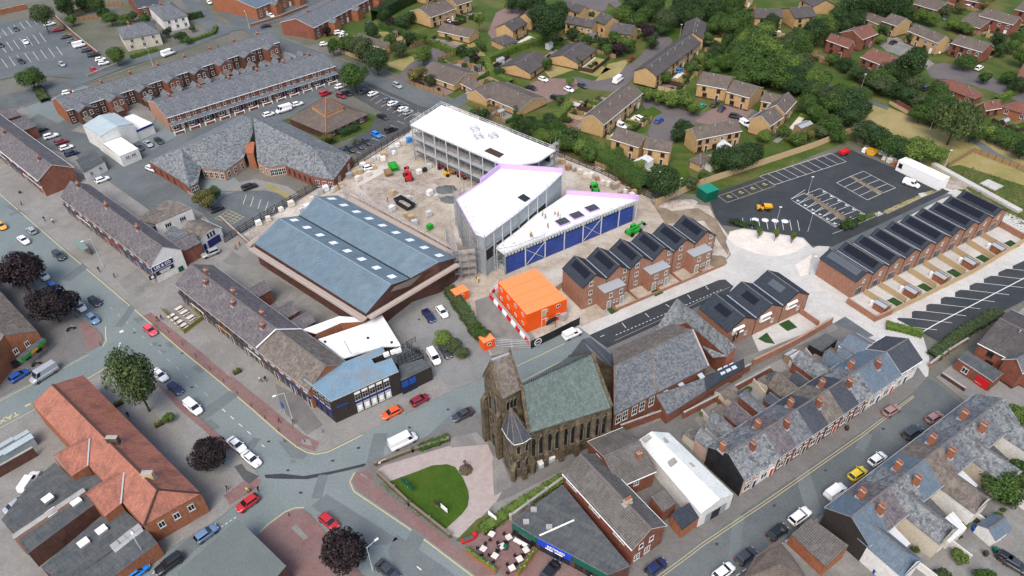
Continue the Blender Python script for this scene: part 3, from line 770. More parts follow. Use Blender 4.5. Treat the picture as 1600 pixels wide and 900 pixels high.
 # people
def person_mesh(pose):
 """one continuous body grown along a skeleton; pose 0 standing, 1 walking, 2 sitting"""
 V,E,Rr =[],[],[]
 def add(p,r,par=None):
  V.append(p);Rr.append(r)
  if par is not None:E.append((par,len(V)-1))
  return len(V)-1
 s = -.42 if pose==2 else .0
 pel = add((0,0,.95+s),.14);sp = add((0,0,1.15+s),.125,pel);ch = add((.01,0,1.36+s),.15,sp);nk = add((.015,0,1.51+s),.055,ch);hd = add((.03,0,1.62+s),.095,nk);add((.03,0,1.72+s),.085,hd)
 add((.13,0,1.63+s),.02,hd)
 for sy in (-1,1):
  w_ = .22*sy if pose==1 else .03
  hp = add((0,sy*.09,.90+s),.095,pel)
  if pose==2:kn = add((.42,sy*.11,.52),.065,hp);an = add((.42,sy*.11,.10),.045,kn)
  else :kn = add((w_*.7+.03,sy*.10,.50),.065,hp);an = add((w_*1.2-(.06 if w_<0 else 0),sy*.10,.09),.045,kn)
  a = V[an];add((a[0]+.15,a[1]+sy*.02,.04),.038,an)
  sh = add((.0,sy*.19,1.42+s),.062,ch);el = add((-.02-w_*.5,sy*.25,1.15+s),.045,sh);wr = add((.10-w_*.8,sy*.25,.92+s),.032,el)
  q = V[wr];pm = add((q[0]+.03,q[1],q[2]-.07),.036,wr)
  for f in range(4):
   y = q[1]+(f-1.5)*.019;m = add((q[0]+.045,y,q[2]-.12),.0095,pm);add((q[0]+.06,y,q[2]-.16-.006*(1.5-abs(f-1.5))),.0085,m)
  m = add((q[0]+.07,q[1]-sy*.03,q[2]-.07),.011,wr);add((q[0]+.085,q[1]-sy*.035,q[2]-.105),.009,m)
 me = bpy.data.meshes.new('body');me.from_pydata(V,E,[]);o = bpy.data.objects.new('body_tmp',me);COL.objects.link(o)
 md = o.modifiers.new('s', 'SKIN');md.use_smooth_shade = True
 for i,sv in enumerate(me.skin_vertices[0].data):sv.radius =(Rr[i],Rr[i]*(1.15 if i in (2,) else 1.0));sv.use_root =(i==0)
 o.modifiers.new('b', 'SUBSURF').levels = 1
 dg = bpy.context.evaluated_depsgraph_get();ev = o.evaluated_get(dg);nm = bpy.data.meshes.new_from_object(ev)
 bpy.data.objects.remove(o);nm.name = 'body'
 nm.materials.clear()
 for k in ('skin', 'cloth_top', 'cloth_legs', 'shoe_dark', 'hair'):nm.materials.append(M(k))
 for p in nm.polygons:
  z = p.center.z;x,y = p.center.x,abs(p.center.y);zz = z-s
  if zz>1.50:m = 4 if (zz>1.70 or (x<.02 and zz>1.56)) else 0
  elif y>.2 and zz<1.16 and zz>.7:m = 0
  elif zz>.98:m = 1
  elif z<.085:m = 3
  else :m = 2
  p.material_index = m
 return nm
plain('cloth_top',(.05,.05,.06),.9);plain('cloth_legs',(.03,.035,.06),.9);plain('shoe_dark',(.02,.02,.02),.7)
CLOTH ={'black':(.012,.012,.014), 'white':(.65,.65,.65), 'red':(.35,.02,.03), 'orange':(.75,.14,.01), 'navy':(.015,.02,.07), 'grey':(.14,.14,.15), 'pink':(.5,.15,.18), 'yellow':(.62,.60,.04), 'purple':(.13,.04,.2)}
for k_,c_ in CLOTH.items():plain('cloth_'+k_,c_,.9)
def person(x,y,top,legs,label,pose=1,dx=1,dy=0,z=.1,group='people out and about'):
 c = P(x,y,z);d = P(x+dx,y+dy,z)-c
 me = cached(('person',pose), lambda :person_mesh(pose))
 t = thing('person',label, 'person',(c.x,c.y,z),math.atan2(d.y,d.x),group)
 o = obj('body',me,t)
 for i,k in ((1,top),(2,legs)):o.material_slots[i].link = 'OBJECT';o.material_slots[i].material = M('cloth_'+k)
 return t
 # street furniture
def street_lamp(x,y,h=7.5,dx=1,dy=0,arm=1.4,label='slim grey street lamp',z=.1,double=False,r=.07):
 c = P(x,y,z);d = P(x+dx,y+dy,z)-c;a = math.atan2(d.y,d.x)
 t = thing('street_lamp',label, 'street lamp',c,a, 'street lamps');r = round(r,3)
 obj('pole',cached(('lp',h,r), lambda :MB().tube((0,0,0),(0,0,1.2),r*1.5,8).tube((0,0,1.2),(0,0,h),r,8,r*.7).mesh('pole', 'galvanised')),t)
 for s in ((1,-1) if double else (1,)):
  if arm:obj('arm',cached(('la',h,arm,s), lambda :MB().tube((0,0,h-.05),(arm*s,0,h+.15),r*.6,6).mesh('arm', 'galvanised')),t)
  obj('lamp_head',cached(('lh',h,arm,s), lambda :MB().box(arm*s-.3,arm*s+.35,-.14,.14,h+.08,h+.22).mesh('lamp_head', 'white_trim')),t)
 return t
def post_sign(x,y,label,mat='blue_paint',w=.7,h=.9,z1=2.6,dx=1,dy=0,cat='sign',name='road_sign',z=.1,plate=None):
 c = P(x,y,z);d = P(x+dx,y+dy,z)-c
 t = thing(name,label,cat,c,math.atan2(d.y,d.x))
 MB().tube((0,0,0),(0,0,z1),.04,8).build('pole', 'galvanised',t)
 MB().box(-w/2,w/2,-.07,-.03,z1-h,z1).build('sign_plate',mat,t)
 return t
def bollard(x,y,label='short dark iron bollard on the pavement edge',z=.12):
 c = P(x,y,z)
 t = thing('bollard',label, 'bollard',c,0, 'bollards along the pavements')
 obj('post',cached('bol', lambda :MB().lathe([(.09,0),(.09,.1),(.065,.14),(.06,.85),(.085,.88),(.07,.96),(.02,1.0)],10).mesh('post', 'dark_timber')),t)
 return t
def wall_run(name,label,pts,h,th,mat,cat='wall',cap=None,z0=.0,group=None,world=False,piers=0):
 """a free-standing wall along surveyed ground pixels, with coping and piers as parts"""
 p =[Vector(q) for q in pts] if world else [P(x,y,0) for x,y in pts];o = p[0].copy();o.z = z0
 t = thing(name,label,cat,o,0,group);b = MB();c = MB();pr =[]
 for i in range(len(p)-1):
  a,d = p[i]-o,p[i+1]-o;a.z = d.z = 0
  u =(d-a).normalized()*th*.5
  b.beam(a-u*(i>0),d+u*(i<len(p)-2),th*(1+.002*i),h-.001*i)
  if cap:c.beam((a.x,a.y,h),(d.x,d.y,h),th+.12+.003*i,.09)
  if piers:
   k = max(1,int((d-a).length/piers))
   for j in range(k+1):pr.append(a.lerp(d,j/k))
 b.build('wall_panel',mat,t)
 if cap:c.build('coping',cap,t)
 pm = None
 for q in pr:
  if pm is None:pm = MB().box(-th*.8,th*.8,-th*.8,th*.8,0,h+.2).box(-th*.95,th*.95,-th*.95,th*.95,h+.2,h+.28,1).mesh('pier',[mat,cap or mat])
  obj('pier',pm,t,(q.x,q.y,0))
 return t
def fence(name,label,pts,h=1.8,bay=2.4,mat='pale_timber',post='pale_timber',group='timber fences',z0=.02,world=False,rails=None,thick=.05):
 """a fence along surveyed ground pixels: every panel and post its own part"""
 p =[Vector(q) for q in pts] if world else [P(x,y,0) for x,y in pts];o = p[0].copy();o.z = z0
 t = thing(name,label, 'fence',o,0,group);pm ={}
 po = cached(('post',h,post), lambda :MB().box(-.06,.06,-.06,.06,0,h+.08).mesh('post',post))
 for i in range(len(p)-1):
  a,d = p[i]-o,p[i+1]-o;a.z = d.z = 0;L =(d-a).length;k = max(1,round(L/bay));rz = math.atan2((d-a).y,(d-a).x);bl = round(L/k,2)
  def mk():
   b = MB();w_ = bl-.14
   if rails:
    for z in rails:b.box(0,w_,-thick/2,thick/2,z,z+.12)
   else :
    m_ = max(4,int(w_/.15))
    for j in range(m_):q = .012 if j%2 else -.012;b.box(w_*j/m_,w_*(j+1)/m_,q-thick/2,q+thick/2,.05,h)
   return b.mesh('fence_panel',mat)
  me = cached(('fp',bl,h,mat,str(rails),thick),mk)
  for j in range(k):
   q = a.lerp(d,j/k);obj('post',po,t,q,rz);u =(d-a).normalized()*.07
   obj('fence_panel',me,t,q+u,rz)
 obj('post',po,t,p[-1]-o-Vector((0,0,(p[-1]-o).z)))
 return t
def box_thing(name,label,cat,x,y,sx,sy,sz,mat,dx=1,dy=0,z=.03,lid=None,group=None,top=None):
 c = P(x,y,z);d = P(x+dx,y+dy,z)-c
 t = thing(name,label,cat,c,math.atan2(d.y,d.x),group)
 b = MB().box(-sx/2,sx/2,-sy/2,sy/2,0,sz);obj('body',cached(('bx',sx,sy,sz,mat), lambda :b.mesh('body',mat)),t)
 if lid:obj('lid',cached(('lid',sx,sy,sz,lid), lambda :MB().box(-sx/2-.04,sx/2+.04,-sy/2-.04,sy/2+.04,sz,sz+.07).mesh('lid',lid)),t)
 return t
def shed(x,y,sx,sy,h,label,mat='timber',roof='felt',dx=1,dy=0,pitch=.5,door=True,group='garden sheds'):
 c = P(x,y,.03);d = P(x+dx,y+dy,.03)-c
 t = thing('garden_shed',label, 'shed',c,math.atan2(d.y,d.x),group)
 if pitch:wing(t,-sx/2,sx/2,-sy/2,sy/2,h,h+pitch,mat,roof, 'x')
 else :wing(t,-sx/2,sx/2,-sy/2,sy/2,h,h+.25,mat,roof, 'l')
 if door:put_door(t,(0,-sy/2-.01,0),0,.8,min(1.8,h-.1),mat)
 return t
def wheelie_bin(x,y,col='black',label=None,dx=1,dy=0,z=.04):
 c = P(x,y,z);d = P(x+dx,y+dy,z)-c
 t = thing('wheelie_bin',label or f'{col} wheelie bin standing outside a house', 'bin',c,math.atan2(d.y,d.x), 'wheelie bins')
 mt ={'black':'black_trim', 'blue':'blue_paint', 'green':'dark_green_paint', 'brown':'dark_timber'}[col]
 obj('body',cached(('wb',mt), lambda :MB().face([(-.22,-.26,0),(-.22,.26,0),(.22,.26,0),(.22,-.26,0)]).face([(-.29,-.3,.98),(.29,-.3,.98),(.29,.3,.98),(-.29,.3,.98)]).face([(-.22,-.26,0),(.22,-.26,0),(.29,-.3,.98),(-.29,-.3,.98)]).face([(.22,-.26,0),(.22,.26,0),(.29,.3,.98),(.29,-.3,.98)]).face([(.22,.26,0),(-.22,.26,0),(-.29,.3,.98),(.29,.3,.98)]).face([(-.22,.26,0),(-.22,-.26,0),(-.29,-.3,.98),(-.29,.3,.98)]).mesh('body',mt)),t)
 obj('lid',cached(('wbl',mt), lambda :MB().box(-.31,.31,-.32,.34,.98,1.05).mesh('lid',mt)),t)
 return t
def scaffold(name,label,pts,h,lifts,bay=2.2,depth=1.2,boards=True,mat='scaffold_tube',group='scaffolding on the building site',z0=.0,brace=True,mesh_h=None):
 """tube scaffolding along surveyed ground pixels: each standard its own part; ledgers and boards by lift"""
 p =[P(x,y,0) for x,y in pts];o = p[0].copy();o.z = z0
 t = thing(name,label, 'scaffolding',o,0,group)
 sm = cached(('std',h,mat), lambda :MB().tube((0,0,0),(0,0,h),.06,5).mesh('standard',mat))
 led = MB();bd = MB();br = MB()
 for i in range(len(p)-1):
  a,d = p[i]-o,p[i+1]-o;a.z = d.z = 0;L =(d-a).length;k = max(1,round(L/bay));u =(d-a).normalized();n = Vector((-u.y,u.x,0))*depth
  for j in range(k+1):
   q = a.lerp(d,j/k)
   obj('standard',sm,t,q);obj('standard',sm,t,q+n)
   for z in lifts:led.tube(q+Vector((0,0,z)),q+n+Vector((0,0,z)),.045,4,caps=False)
   if brace and j<k and j%2==0:
    q2 = a.lerp(d,(j+1)/k);zz =[.2]+list(lifts)
    for z1,z2 in zip(zz,zz[1:]):br.tube(q+Vector((0,0,z1)),q2+Vector((0,0,z2)),.045,4,caps=False)
  for z in lifts:
   for dz in (0,.5,1.0):
    if z+dz>h:continue
    led.tube(a+Vector((0,0,z+dz)),d+Vector((0,0,z+dz)),.045,4,caps=False)
    if dz==0:led.tube(a+n+Vector((0,0,z)),d+n+Vector((0,0,z)),.045,4,caps=False)
   if boards:
    m_ = a+n*.5;e = d+n*.5
    for s_ in (-.36,-.12,.12,.36):
     f = n*s_;bd.beam(m_+f+Vector((0,0,z+.03)),e+f+Vector((0,0,z+.03)),.22,.04)
 led.build('ledger',mat,t)['kind'] = 'stuff'
 if boards and bd.v:bd.build('deck_boards', 'scaffold_board',t)['kind'] = 'stuff'
 if brace and br.v:br.build('brace',mat,t)['kind'] = 'stuff'
 return t
plain('scaffold_board',(.36,.29,.24),.9)
plain('scaffold_tube',(.27,.28,.29),.5)
# ground, roads, pavements
b = MB();b.face([(-1500,-300,0),(1500,-300,0),(1500,2500,0),(-1500,2500,0)]);struct(b.build('ground', 'town_ground'))
sheet('road',[(-80,240),(0,150),(120,130),(230,160),(600,480),(770,560),(925,505),(960,545),(815,610),(745,655),(700,720),(900,1040),(-160,1040),(-220,500)], 'asphalt_old',.02)
sheet('lawn',[(430,-60),(445,40),(700,150),(870,235),(1010,300),(1120,305),(1340,215),(1480,290),(1560,330),(1700,410),(1750,-60)], 'grass',.016)
KERB_NE =[(-60,246),(-30,272),(0,300),(60,352),(100,387),(172,448),(225,493),(280,541),(340,590),(400,641),(437,674),(465,696),(480,705),(492,708),(510,705),(530,695),(565,678),(632,648),(690,618),(755,590),(775,582)]
sheet('pavement',KERB_NE+[(740,555),(690,450),(560,440),(420,390),(300,320),(100,230),(20,150),(-60,150)], 'slabs_grey',.14,.12)
KERB_NW =[(-60,372),(-30,390),(30,425),(80,465),(112,490),(150,513),(160,524),(162,532),(157,540),(137,551),(95,573),(0,622),(-60,652)]
sheet('pavement',KERB_NW+[(-160,600),(-140,420)], 'slabs_dark',.14,.12)
KERB_SW =[(-60,706),(0,672),(60,640),(130,600),(175,573),(184,567),(200,568),(222,578),(236,592),(285,632),(335,675),(372,709),(400,736),(408,750),(404,762),(390,774),(337,814),(225,882),(185,904),(110,955)]
sheet('pavement',KERB_SW+[(60,990),(-120,980),(-160,780)], 'slabs_grey',.14,.12)
KERB_S =[(300,905),(405,836),(420,822),(445,803),(460,797),(474,796),(484,803),(540,870),(590,925),(610,985)]
sheet('pavement',KERB_S+[(250,1000),(200,960)], 'block_red',.14,.12)
KERB_CH =[(945,546),(885,564),(815,600),(742,650),(675,678),(609,710),(575,725),(556,738),(550,752),(556,766),(650,830),(745,902),(830,970)]
KERB_T =[(960,945),(1030,893),(1065,868),(1090,848),(1200,774),(1342,677),(1425,615),(1447,592)]
sheet('pavement',KERB_CH+KERB_T+[(1420,555),(1300,505),(1190,560),(1150,470),(1100,475)], 'slabs_dark',.14,.12)
sheet('side_street',[(925,965)]+KERB_T+[(1462,596),(1512,640),(1445,692),(1330,770),(1232,840),(1140,910),(1080,985)], 'asphalt_mid',.03)
KERB_TS =[(1078,975),(1150,908),(1240,838),(1335,770),(1450,692),(1520,640),(1490,612),(1462,590)]
sheet('pavement',KERB_TS+[(1500,560),(1600,480),(1720,470),(1720,1000),(1100,1040)], 'yard_concrete',.14,.12)
# red block strips and crossings in the pavements
def strip(name,kerb,inset,mat,z):
 """a strip along a kerb: kerb pixels and inset pixels make the polygon"""
 return sheet(name,kerb+inset[::-1],mat,z)
strip('paving_strip',[(224,494),(280,543),(340,592),(400,643),(437,676),(465,697),(492,706)],[(236,489),(292,533),(355,582),(415,630),(450,660),(475,680),(500,692)], 'block_red',.146)
sheet('paving_strip',[(238,590),(285,630),(335,673),(370,706),(350,702),(318,672),(280,640),(244,600)], 'block_red',.146)
sheet('paving_strip',[(556,739),(551,752),(557,765),(650,828),(745,900),(775,898),(715,856),(650,806),(585,757),(578,735)], 'block_red',.146)
sheet('paving_strip',[(125,500),(149,514),(159,525),(160,533),(155,539),(137,549),(130,525)], 'block_red',.146)
sheet('paving_strip',[(360,790),(403,762),(407,750),(395,742),(350,775)], 'block_red',.146)
sheet('forecourt',[(275,500),(300,480),(380,545),(400,572),(360,590),(330,565)], 'slabs_grey',.15)
sheet('layby',[(632,648),(660,636),(711,603),(704,598),(655,622),(628,638)], 'slabs_grey',.148)
for q in ([(470,693),(488,698),(484,688),(474,685)],[(562,742),(575,750),(572,744),(565,740)],[(455,825),(475,845),(482,840),(463,820)],[(405,745),(385,735),(378,725),(366,730),(375,742),(380,750),(390,757)]):
 sheet('tactile_paving',q, 'asphalt_dark' if q[0][0]==405 else 'slabs_grey',.152)
 # road repairs and the long dark trench across the junction
sheet('road_patch',[(413,742),(440,740),(475,744),(520,736),(571,724),(573,728),(540,736),(480,749),(430,748),(415,747)], 'asphalt_new',.026)
for q in ([(487,790),(510,772),(622,842),(605,852),(560,850)],[(435,690),(452,686),(484,706),(474,718),(455,716)],[(196,466),(207,470),(200,478),(192,473)],[(208,498),(222,494),(226,500),(214,506)],[(258,536),(272,532),(280,540),(266,544)],[(300,575),(310,568),(322,578),(312,584)],[(237,536),(247,534),(248,540),(239,541)],[(250,546),(262,549),(256,553)],[(620,835),(700,890),(800,985),(640,940),(605,860)],[(20,318),(45,330),(36,338),(8,322)],[(456,718),(463,720),(459,724),(453,722)],[(310,660),(330,655),(345,668),(325,674)]):
 sheet('road_patch',q, 'asphalt_patch',.026)
 # lines along the kerbs
YE = 'line_yellow'
ribbon('road_line',[(-40,268),(-2,302),(58,354),(98,389),(170,450),(223,495),(278,543),(338,592),(398,643),(435,676),(463,698),(479,707),(492,710),(511,707),(532,697),(566,680)],.22,YE,.034)
ribbon('road_line',[(740,652),(674,681),(606,713),(572,728),(553,740),(546.5,753),(553,768),(648,832),(743,904)],.22,YE,.034)
ribbon('road_line',[(882,537),(840,557),(808,572)],.16,YE,.034);ribbon('road_line',[(884,561),(850,578),(816,596)],.16,YE,.034)
ribbon('road_line',[(-30,641),(0,626),(96,577),(139,554)],.16,YE,.034)
ribbon('road_line',[(-30,688),(0,669),(60,637),(128,598)],.16,YE,.034)
ribbon('road_line',[(128,597),(174,570),(184,564)],.25,YE,.034)
ribbon('road_line',[(165,510),(165,524),(166,533),(160,542)],.22,YE,.034)
ribbon('road_line',[(406,832),(419,819),(445,800),(460,794),(475,793)],.2,YE,.034)
for o in (0,4):ribbon('road_line',[(968+o,944+o),(1034+o,896+o*.6),(1068+o,871+o*.6),(1094+o,851+o*.6),(1204+o,777+o*.6),(1345+o,679+o*.5),(1427+o*.5,618+o*.4)],.10,YE,.044)
dashes('road_marking',(172,480),(335,628),12,.35,.14, 'line_faint',.034)
dashes('road_marking',(335,628),(400,686),5,.4,.14, 'line_white',.034)
dashes('road_marking',(400,688),(418,702),2,.5,.14, 'line_white',.034)
dashes('road_marking',(628,866),(700,925),3,.3,.16, 'line_white',.034)
dashes('road_marking',(186,542),(194,516),1,.25,.3, 'line_white',.034)
ribbon('road_marking',[(187,519),(193,517)],.7, 'line_white',.034)
dashes('road_marking',(1150,900),(1512,648),44,.6,.13, 'line_white',.044)
dashes('road_marking',(345,824),(372,806),4,.55,.13, 'line_white',.034);dashes('road_marking',(225,905),(300,855),6,.6,.13, 'line_white',.034)
o_ = lettering('TAXIS',1.8, 'line_yellow',None,P(8,655,.036),(0,0,0), 'road_marking');o_['kind'] = 'structure'
o_.rotation_euler =(0,0,ang(P(60,620,0),P(0,650,0))+PI*0);LBL_TAXI = o_
ribbon('road_marking',[(39,635),(48,631)],.5, 'line_yellow',.034)
# the new street, plaza and paths
sheet('plaza',[(905,512),(1125,418),(1142,398),(1134,378),(1140,362),(1160,357),(1255,372),(1270,388),(1300,375),(1480,290),(1560,325),(1700,395),(1640,440),(1600,430),(1440,520),(1452,560),(1450,588),(1425,600),(1380,560),(1300,510),(1190,570),(1150,560),(1100,500),(922,524)], 'paving_new',.10,.09)
sheet('new_street',[(921,524),(1040,472),(1123,438),(1133,437),(1146,448),(1130,470),(1060,510),(950,545)], 'asphalt_new',.105)
ribbon('road_marking',[(960,533),(1075,480),(1140,449)],.1, 'line_faint',.112)
dashes('road_marking',(962,512+12),(1130,452),30,.5,.14, 'line_white',.112)
for q in ((938,527,944,524),(972,509-4,978,513),(1008,490,1014,496),(1040,476,1046,480),(1074,461,1079,467),(1102,447,1107,453)):
 ribbon('road_marking',[(q[0],q[1]),(q[2],q[3])],.14, 'line_white',.112)
sheet('plaza_inlay',[(1136,372),(1142,363),(1160,359),(1254,374),(1262,383),(1240,396),(1210,402),(1180,396),(1148,384)], 'paving_cream',.108)
sheet('plaza_inlay',[(1242,415),(1268,398),(1262,430),(1250,432)], 'paving_cream',.108)
sheet('lane',[(1290,398),(1300,378),(1470,300),(1490,305),(1470,312),(1310,395)], 'asphalt_mid',.112)
sheet('lane',[(1302,506),(1320,495),(1365,525),(1352,530)], 'asphalt_mid',.112)
# the new car park
sheet('car_park',[(1108,312),(1122,300),(1190,276),(1300,241),(1322,231),(1338,238),(1484,300),(1445,318),(1300,386),(1268,384),(1254,371),(1160,356),(1128,352),(1118,340)], 'asphalt_new',.115)
def bays(a,b_,n,dx,dy,mat='line_white',z=.122,wd=.11,front=True,back=False):
 """n parking bays from pixel a to pixel b_, each reaching (dx,dy) pixels"""
 for i in range(n+1):
  x = a[0]+(b_[0]-a[0])*i/n;y = a[1]+(b_[1]-a[1])*i/n
  ribbon('road_marking',[(x,y),(x+dx,y+dy)],wd,mat,z)
 if front:ribbon('road_marking',[a,b_],wd,mat,z+.003)
 if back:ribbon('road_marking',[(a[0]+dx,a[1]+dy),(b_[0]+dx,b_[1]+dy)],wd,mat,z+.003)
bays((1136,317),(1211,291),4,-14,-10, 'line_yellow',back=True)
bays((1211,289),(1322,253),9,-24,-13,back=True)
bays((1235,312),(1307,354),6,23,-16+1,back=False)
bays((1281,295),(1351,335),6,-23,9,back=True);bays((1235,312),(1304,355),6,23,-10,back=False)
bays((1349,268),(1399,294),4,-20,8,back=True);bays((1307,286),(1355,313),4,22,-10,back=False)
bays((1160,341),(1246,345),7,3,16,front=False)
for i in range(4):  # wheelchair symbols in yellow, one to a bay
 x = 1139+i*18.5;y = 307-i*6.4;c = P(x,y,.124)
 g = MB();
 for k in range(10):t = k*.5+.8;t2 = t+.5;g.face([(c.x+r*math.cos(q),c.y+r*math.sin(q),.124) for q,r in ((t,.42),(t2,.42),(t2,.6),(t,.6))])
 g.face([(c.x-.12,c.y,.124),(c.x+.1,c.y,.124),(c.x+.1,c.y+.85,.124),(c.x-.12,c.y+.85,.124)]);g.face([(c.x+.1,c.y+.2,.124),(c.x+.75,c.y-.5,.124),(c.x+.9,c.y-.35,.124),(c.x+.2,c.y+.35,.124)])
 struct(g.build('wheelchair_marking', 'line_yellow'))
for i in range(6):  # small pictograms in the family bays
 for x,y in ((1282+i*11.6+6,300+i*6.9),(1247+i*11.6,314+i*7.1)):
  c = P(x,y,.124);g = MB();g.face([(c.x-.5,c.y-.12,.124),(c.x+.5,c.y-.12,.124),(c.x+.5,c.y+.12,.124),(c.x-.5,c.y+.12,.124)]);g.face([(c.x-.12,c.y+.14,.124),(c.x+.12,c.y+.14,.124),(c.x+.12,c.y+.7,.124),(c.x-.12,c.y+.7,.124)])
  struct(g.build('bay_marking', 'line_white'))
for i in range(4):  # white discs at the end bays
 c = P(1180+i*15.5,343+i*.9,.124);struct(MB().lathe([(.9,.0),(.55,.001)],18,(c.x,c.y,.124)).build('bay_marking', 'line_white'))
sheet('planting_bed',[(1257,303),(1265,303),(1330,345),(1322,350)], 'site_spoil',.125);sheet('planting_bed',[(1327,277),(1333,276),(1380,301),(1372,304)], 'site_spoil',.125)
sheet('verge',[(1380,330),(1448,300),(1462,297),(1452,304),(1386,335)], 'grass_dry',.125);sheet('verge',[(1322,353),(1358,334),(1376,332),(1330,357)], 'grass',.125)
sheet('path',[(1366,334),(1374,331),(1380,335),(1371,339)], 'paving_new',.128);sheet('path',[(1434,303),(1444,301),(1449,305),(1440,309)], 'paving_new',.128)
ribbon('kerb_line',[(1300,366),(1330,355),(1392,328),(1470,297)],.25, 'kerb_stone',.13)
# car park of the angled bays, lower right
sheet('car_park',[(1400,499),(1604,406),(1760,340),(1760,420),(1600,470),(1470,536),(1440,520)], 'asphalt_new',.108)
for i in range(9):  # pale wedges between the angled bays
 x = 1400+i*22.5-18;y = 500-i*11+8
 sheet('path',[(x,y),(x+20,y-10.5),(x+20,y+1)], 'paving_new',.114)
 ribbon('road_marking',[(x+20,y+1),(x+82,y+8)],.11, 'line_white',.116)
ribbon('road_marking',[(1443,518),(1460,508),(1606,432)],.2, 'line_white',.117)
# the building site
sheet('site_ground',[(345,388),(492,298),(640,200),(690,158),(870,238),(1015,298),(1022,310),(1108,322),(1118,342),(1138,368),(1140,398),(1122,420),(905,512),(850,528),(762,558),(742,520),(690,450),(640,430),(560,480),(395,410)], 'site_dirt',.05)
sheet('site_ground',[(1015,312),(1050,330),(1090,325),(1118,342),(1140,380),(1138,400),(1100,345),(1040,350)], 'site_spoil',.056)
sheet('site_ground',[(560,292),(600,270),(640,262),(700,278),(680,300),(640,330),(600,330)], 'rubble',.054)
sheet('site_ground',[(905,455),(930,440),(940,452),(918,468)], 'grass',.058)
sheet('site_ground',[(742,470),(800,450),(830,520),(846,540),(770,556),(748,520)], 'yard_concrete',.058)
# yards behind the shops and the bank
sheet('yard',[(602,492),(690,452),(716,470),(742,505),(768,560),(752,592),(700,606),(660,560),(640,540)], 'yard_light',.15)
sheet('yard',[(112,205),(200,150),(440,75),(470,92),(250,165),(240,195),(160,215)], 'yard_concrete',.155)
sheet('yard',[(320,395),(350,385),(440,440),(560,500),(520,520),(430,470),(360,415)], 'yard_concrete',.15)
sheet('yard',[(215,470),(232,462),(330,398),(372,385),(345,412),(262,470),(236,485)], 'slabs_grey',.152)
sheet('yard',[(70,205),(130,170),(190,200),(270,260),(320,300),(235,330),(150,270)], 'asphalt_mid',.15)
sheet('street',[(20,205),(60,178),(135,215),(195,255),(232,238),(275,214),(400,172),(520,124),(560,122),(450,185),(330,222),(240,262),(262,285),(345,330),(330,340),(225,290),(120,245),(45,225)], 'asphalt_mid',.154)
sheet('car_park',[(318,335),(352,305),(400,292),(460,305),(470,312),(352,378)], 'asphalt_mid',.158)
bays((345,320),(392,296),1,0,0,front=False)
for i in range(6):ribbon('road_marking',[(385+i*11.5,303+i*3.6+2),(402+i*11.5-22,312+i*3.6+8)],.11, 'line_white',.166)
for k in range(5):ribbon('road_marking',[(336+k*7,342+k*2.2),(358+k*6,329+k*2.4)],.12, 'line_yellow',.166);ribbon('road_marking',[(336+k*5.5,342-k*3.2),(364+k*4.4,351-k*2.6)],.12, 'line_yellow',.168)
sheet('garden',[(345,300),(365,288),(400,280),(450,292),(470,306),(455,308),(415,298)], 'slabs_grey',.160)
sheet('garden',[(412,290),(422,288),(455,306),(450,312)], 'grass_dry',.164)
sheet('car_park',[(545,224),(562,205),(600,178),(560,122),(610,128),(700,165),(640,205),(560,250)], 'asphalt_dark',.158)
sheet('car_park',[(522,124),(540,105),(560,98),(610,124),(700,164),(650,195),(600,178),(548,148)], 'asphalt_dark',.160)
bays((578,158),(640,192),7,14,-9,z=.166,front=False);bays((552,236),(620,190),7,12,4,z=.166,front=False)
sheet('verge',[(440,190),(520,160),(590,182),(575,205),(520,225),(480,222)], 'grass',.162)
sheet('street',[(380,15),(442,58),(500,82),(540,100),(612,124),(700,157),(706,166),(660,168),(586,134),(520,106),(448,82),(400,60),(340,20)], 'asphalt_mid',.164)
for a,q in (((441,59),(696,155)),((448,83),(640,165))):ribbon('kerb_line',[a,((a[0]+q[0])/2,(a[1]+q[1])/2-1),q],.3, 'slabs_grey',.17)
sheet('street',[(285,-30),(330,20),(360,52),(320,66),(250,90),(190,108),(130,132),(75,153),(0,182),(-60,200),(-60,165),(0,150),(70,135),(120,122),(190,96),(250,80),(330,56),(300,25),(262,-30)], 'asphalt_mid',.168)
sheet('street',[(345,52),(390,45),(470,25),(520,4),(560,-20),(520,-25),(470,5),(395,36),(350,40)], 'asphalt_mid',.172)
sheet('car_park',[(-60,40),(20,34),(48,28),(70,36),(90,46),(135,84),(170,104),(150,118),(120,124),(40,116),(-60,140)], 'asphalt_mid',.176)
LW = 'line_white'
bays((-6,50),(50,29),6,8,10,LW,.184,.13,front=False);bays((-10,72),(62,52),7,10,14,LW,.184,.13,front=False);bays((-10,95),(88,73),8,10,14,LW,.184,.13,front=False)
bays((92,38),(172,98),12,-10,3,LW,.184,.13,front=False)
ribbon('kerb_line',[(-10,182),(75,154),(140,130),(250,91),(330,64)],.5, 'slabs_grey',.186)
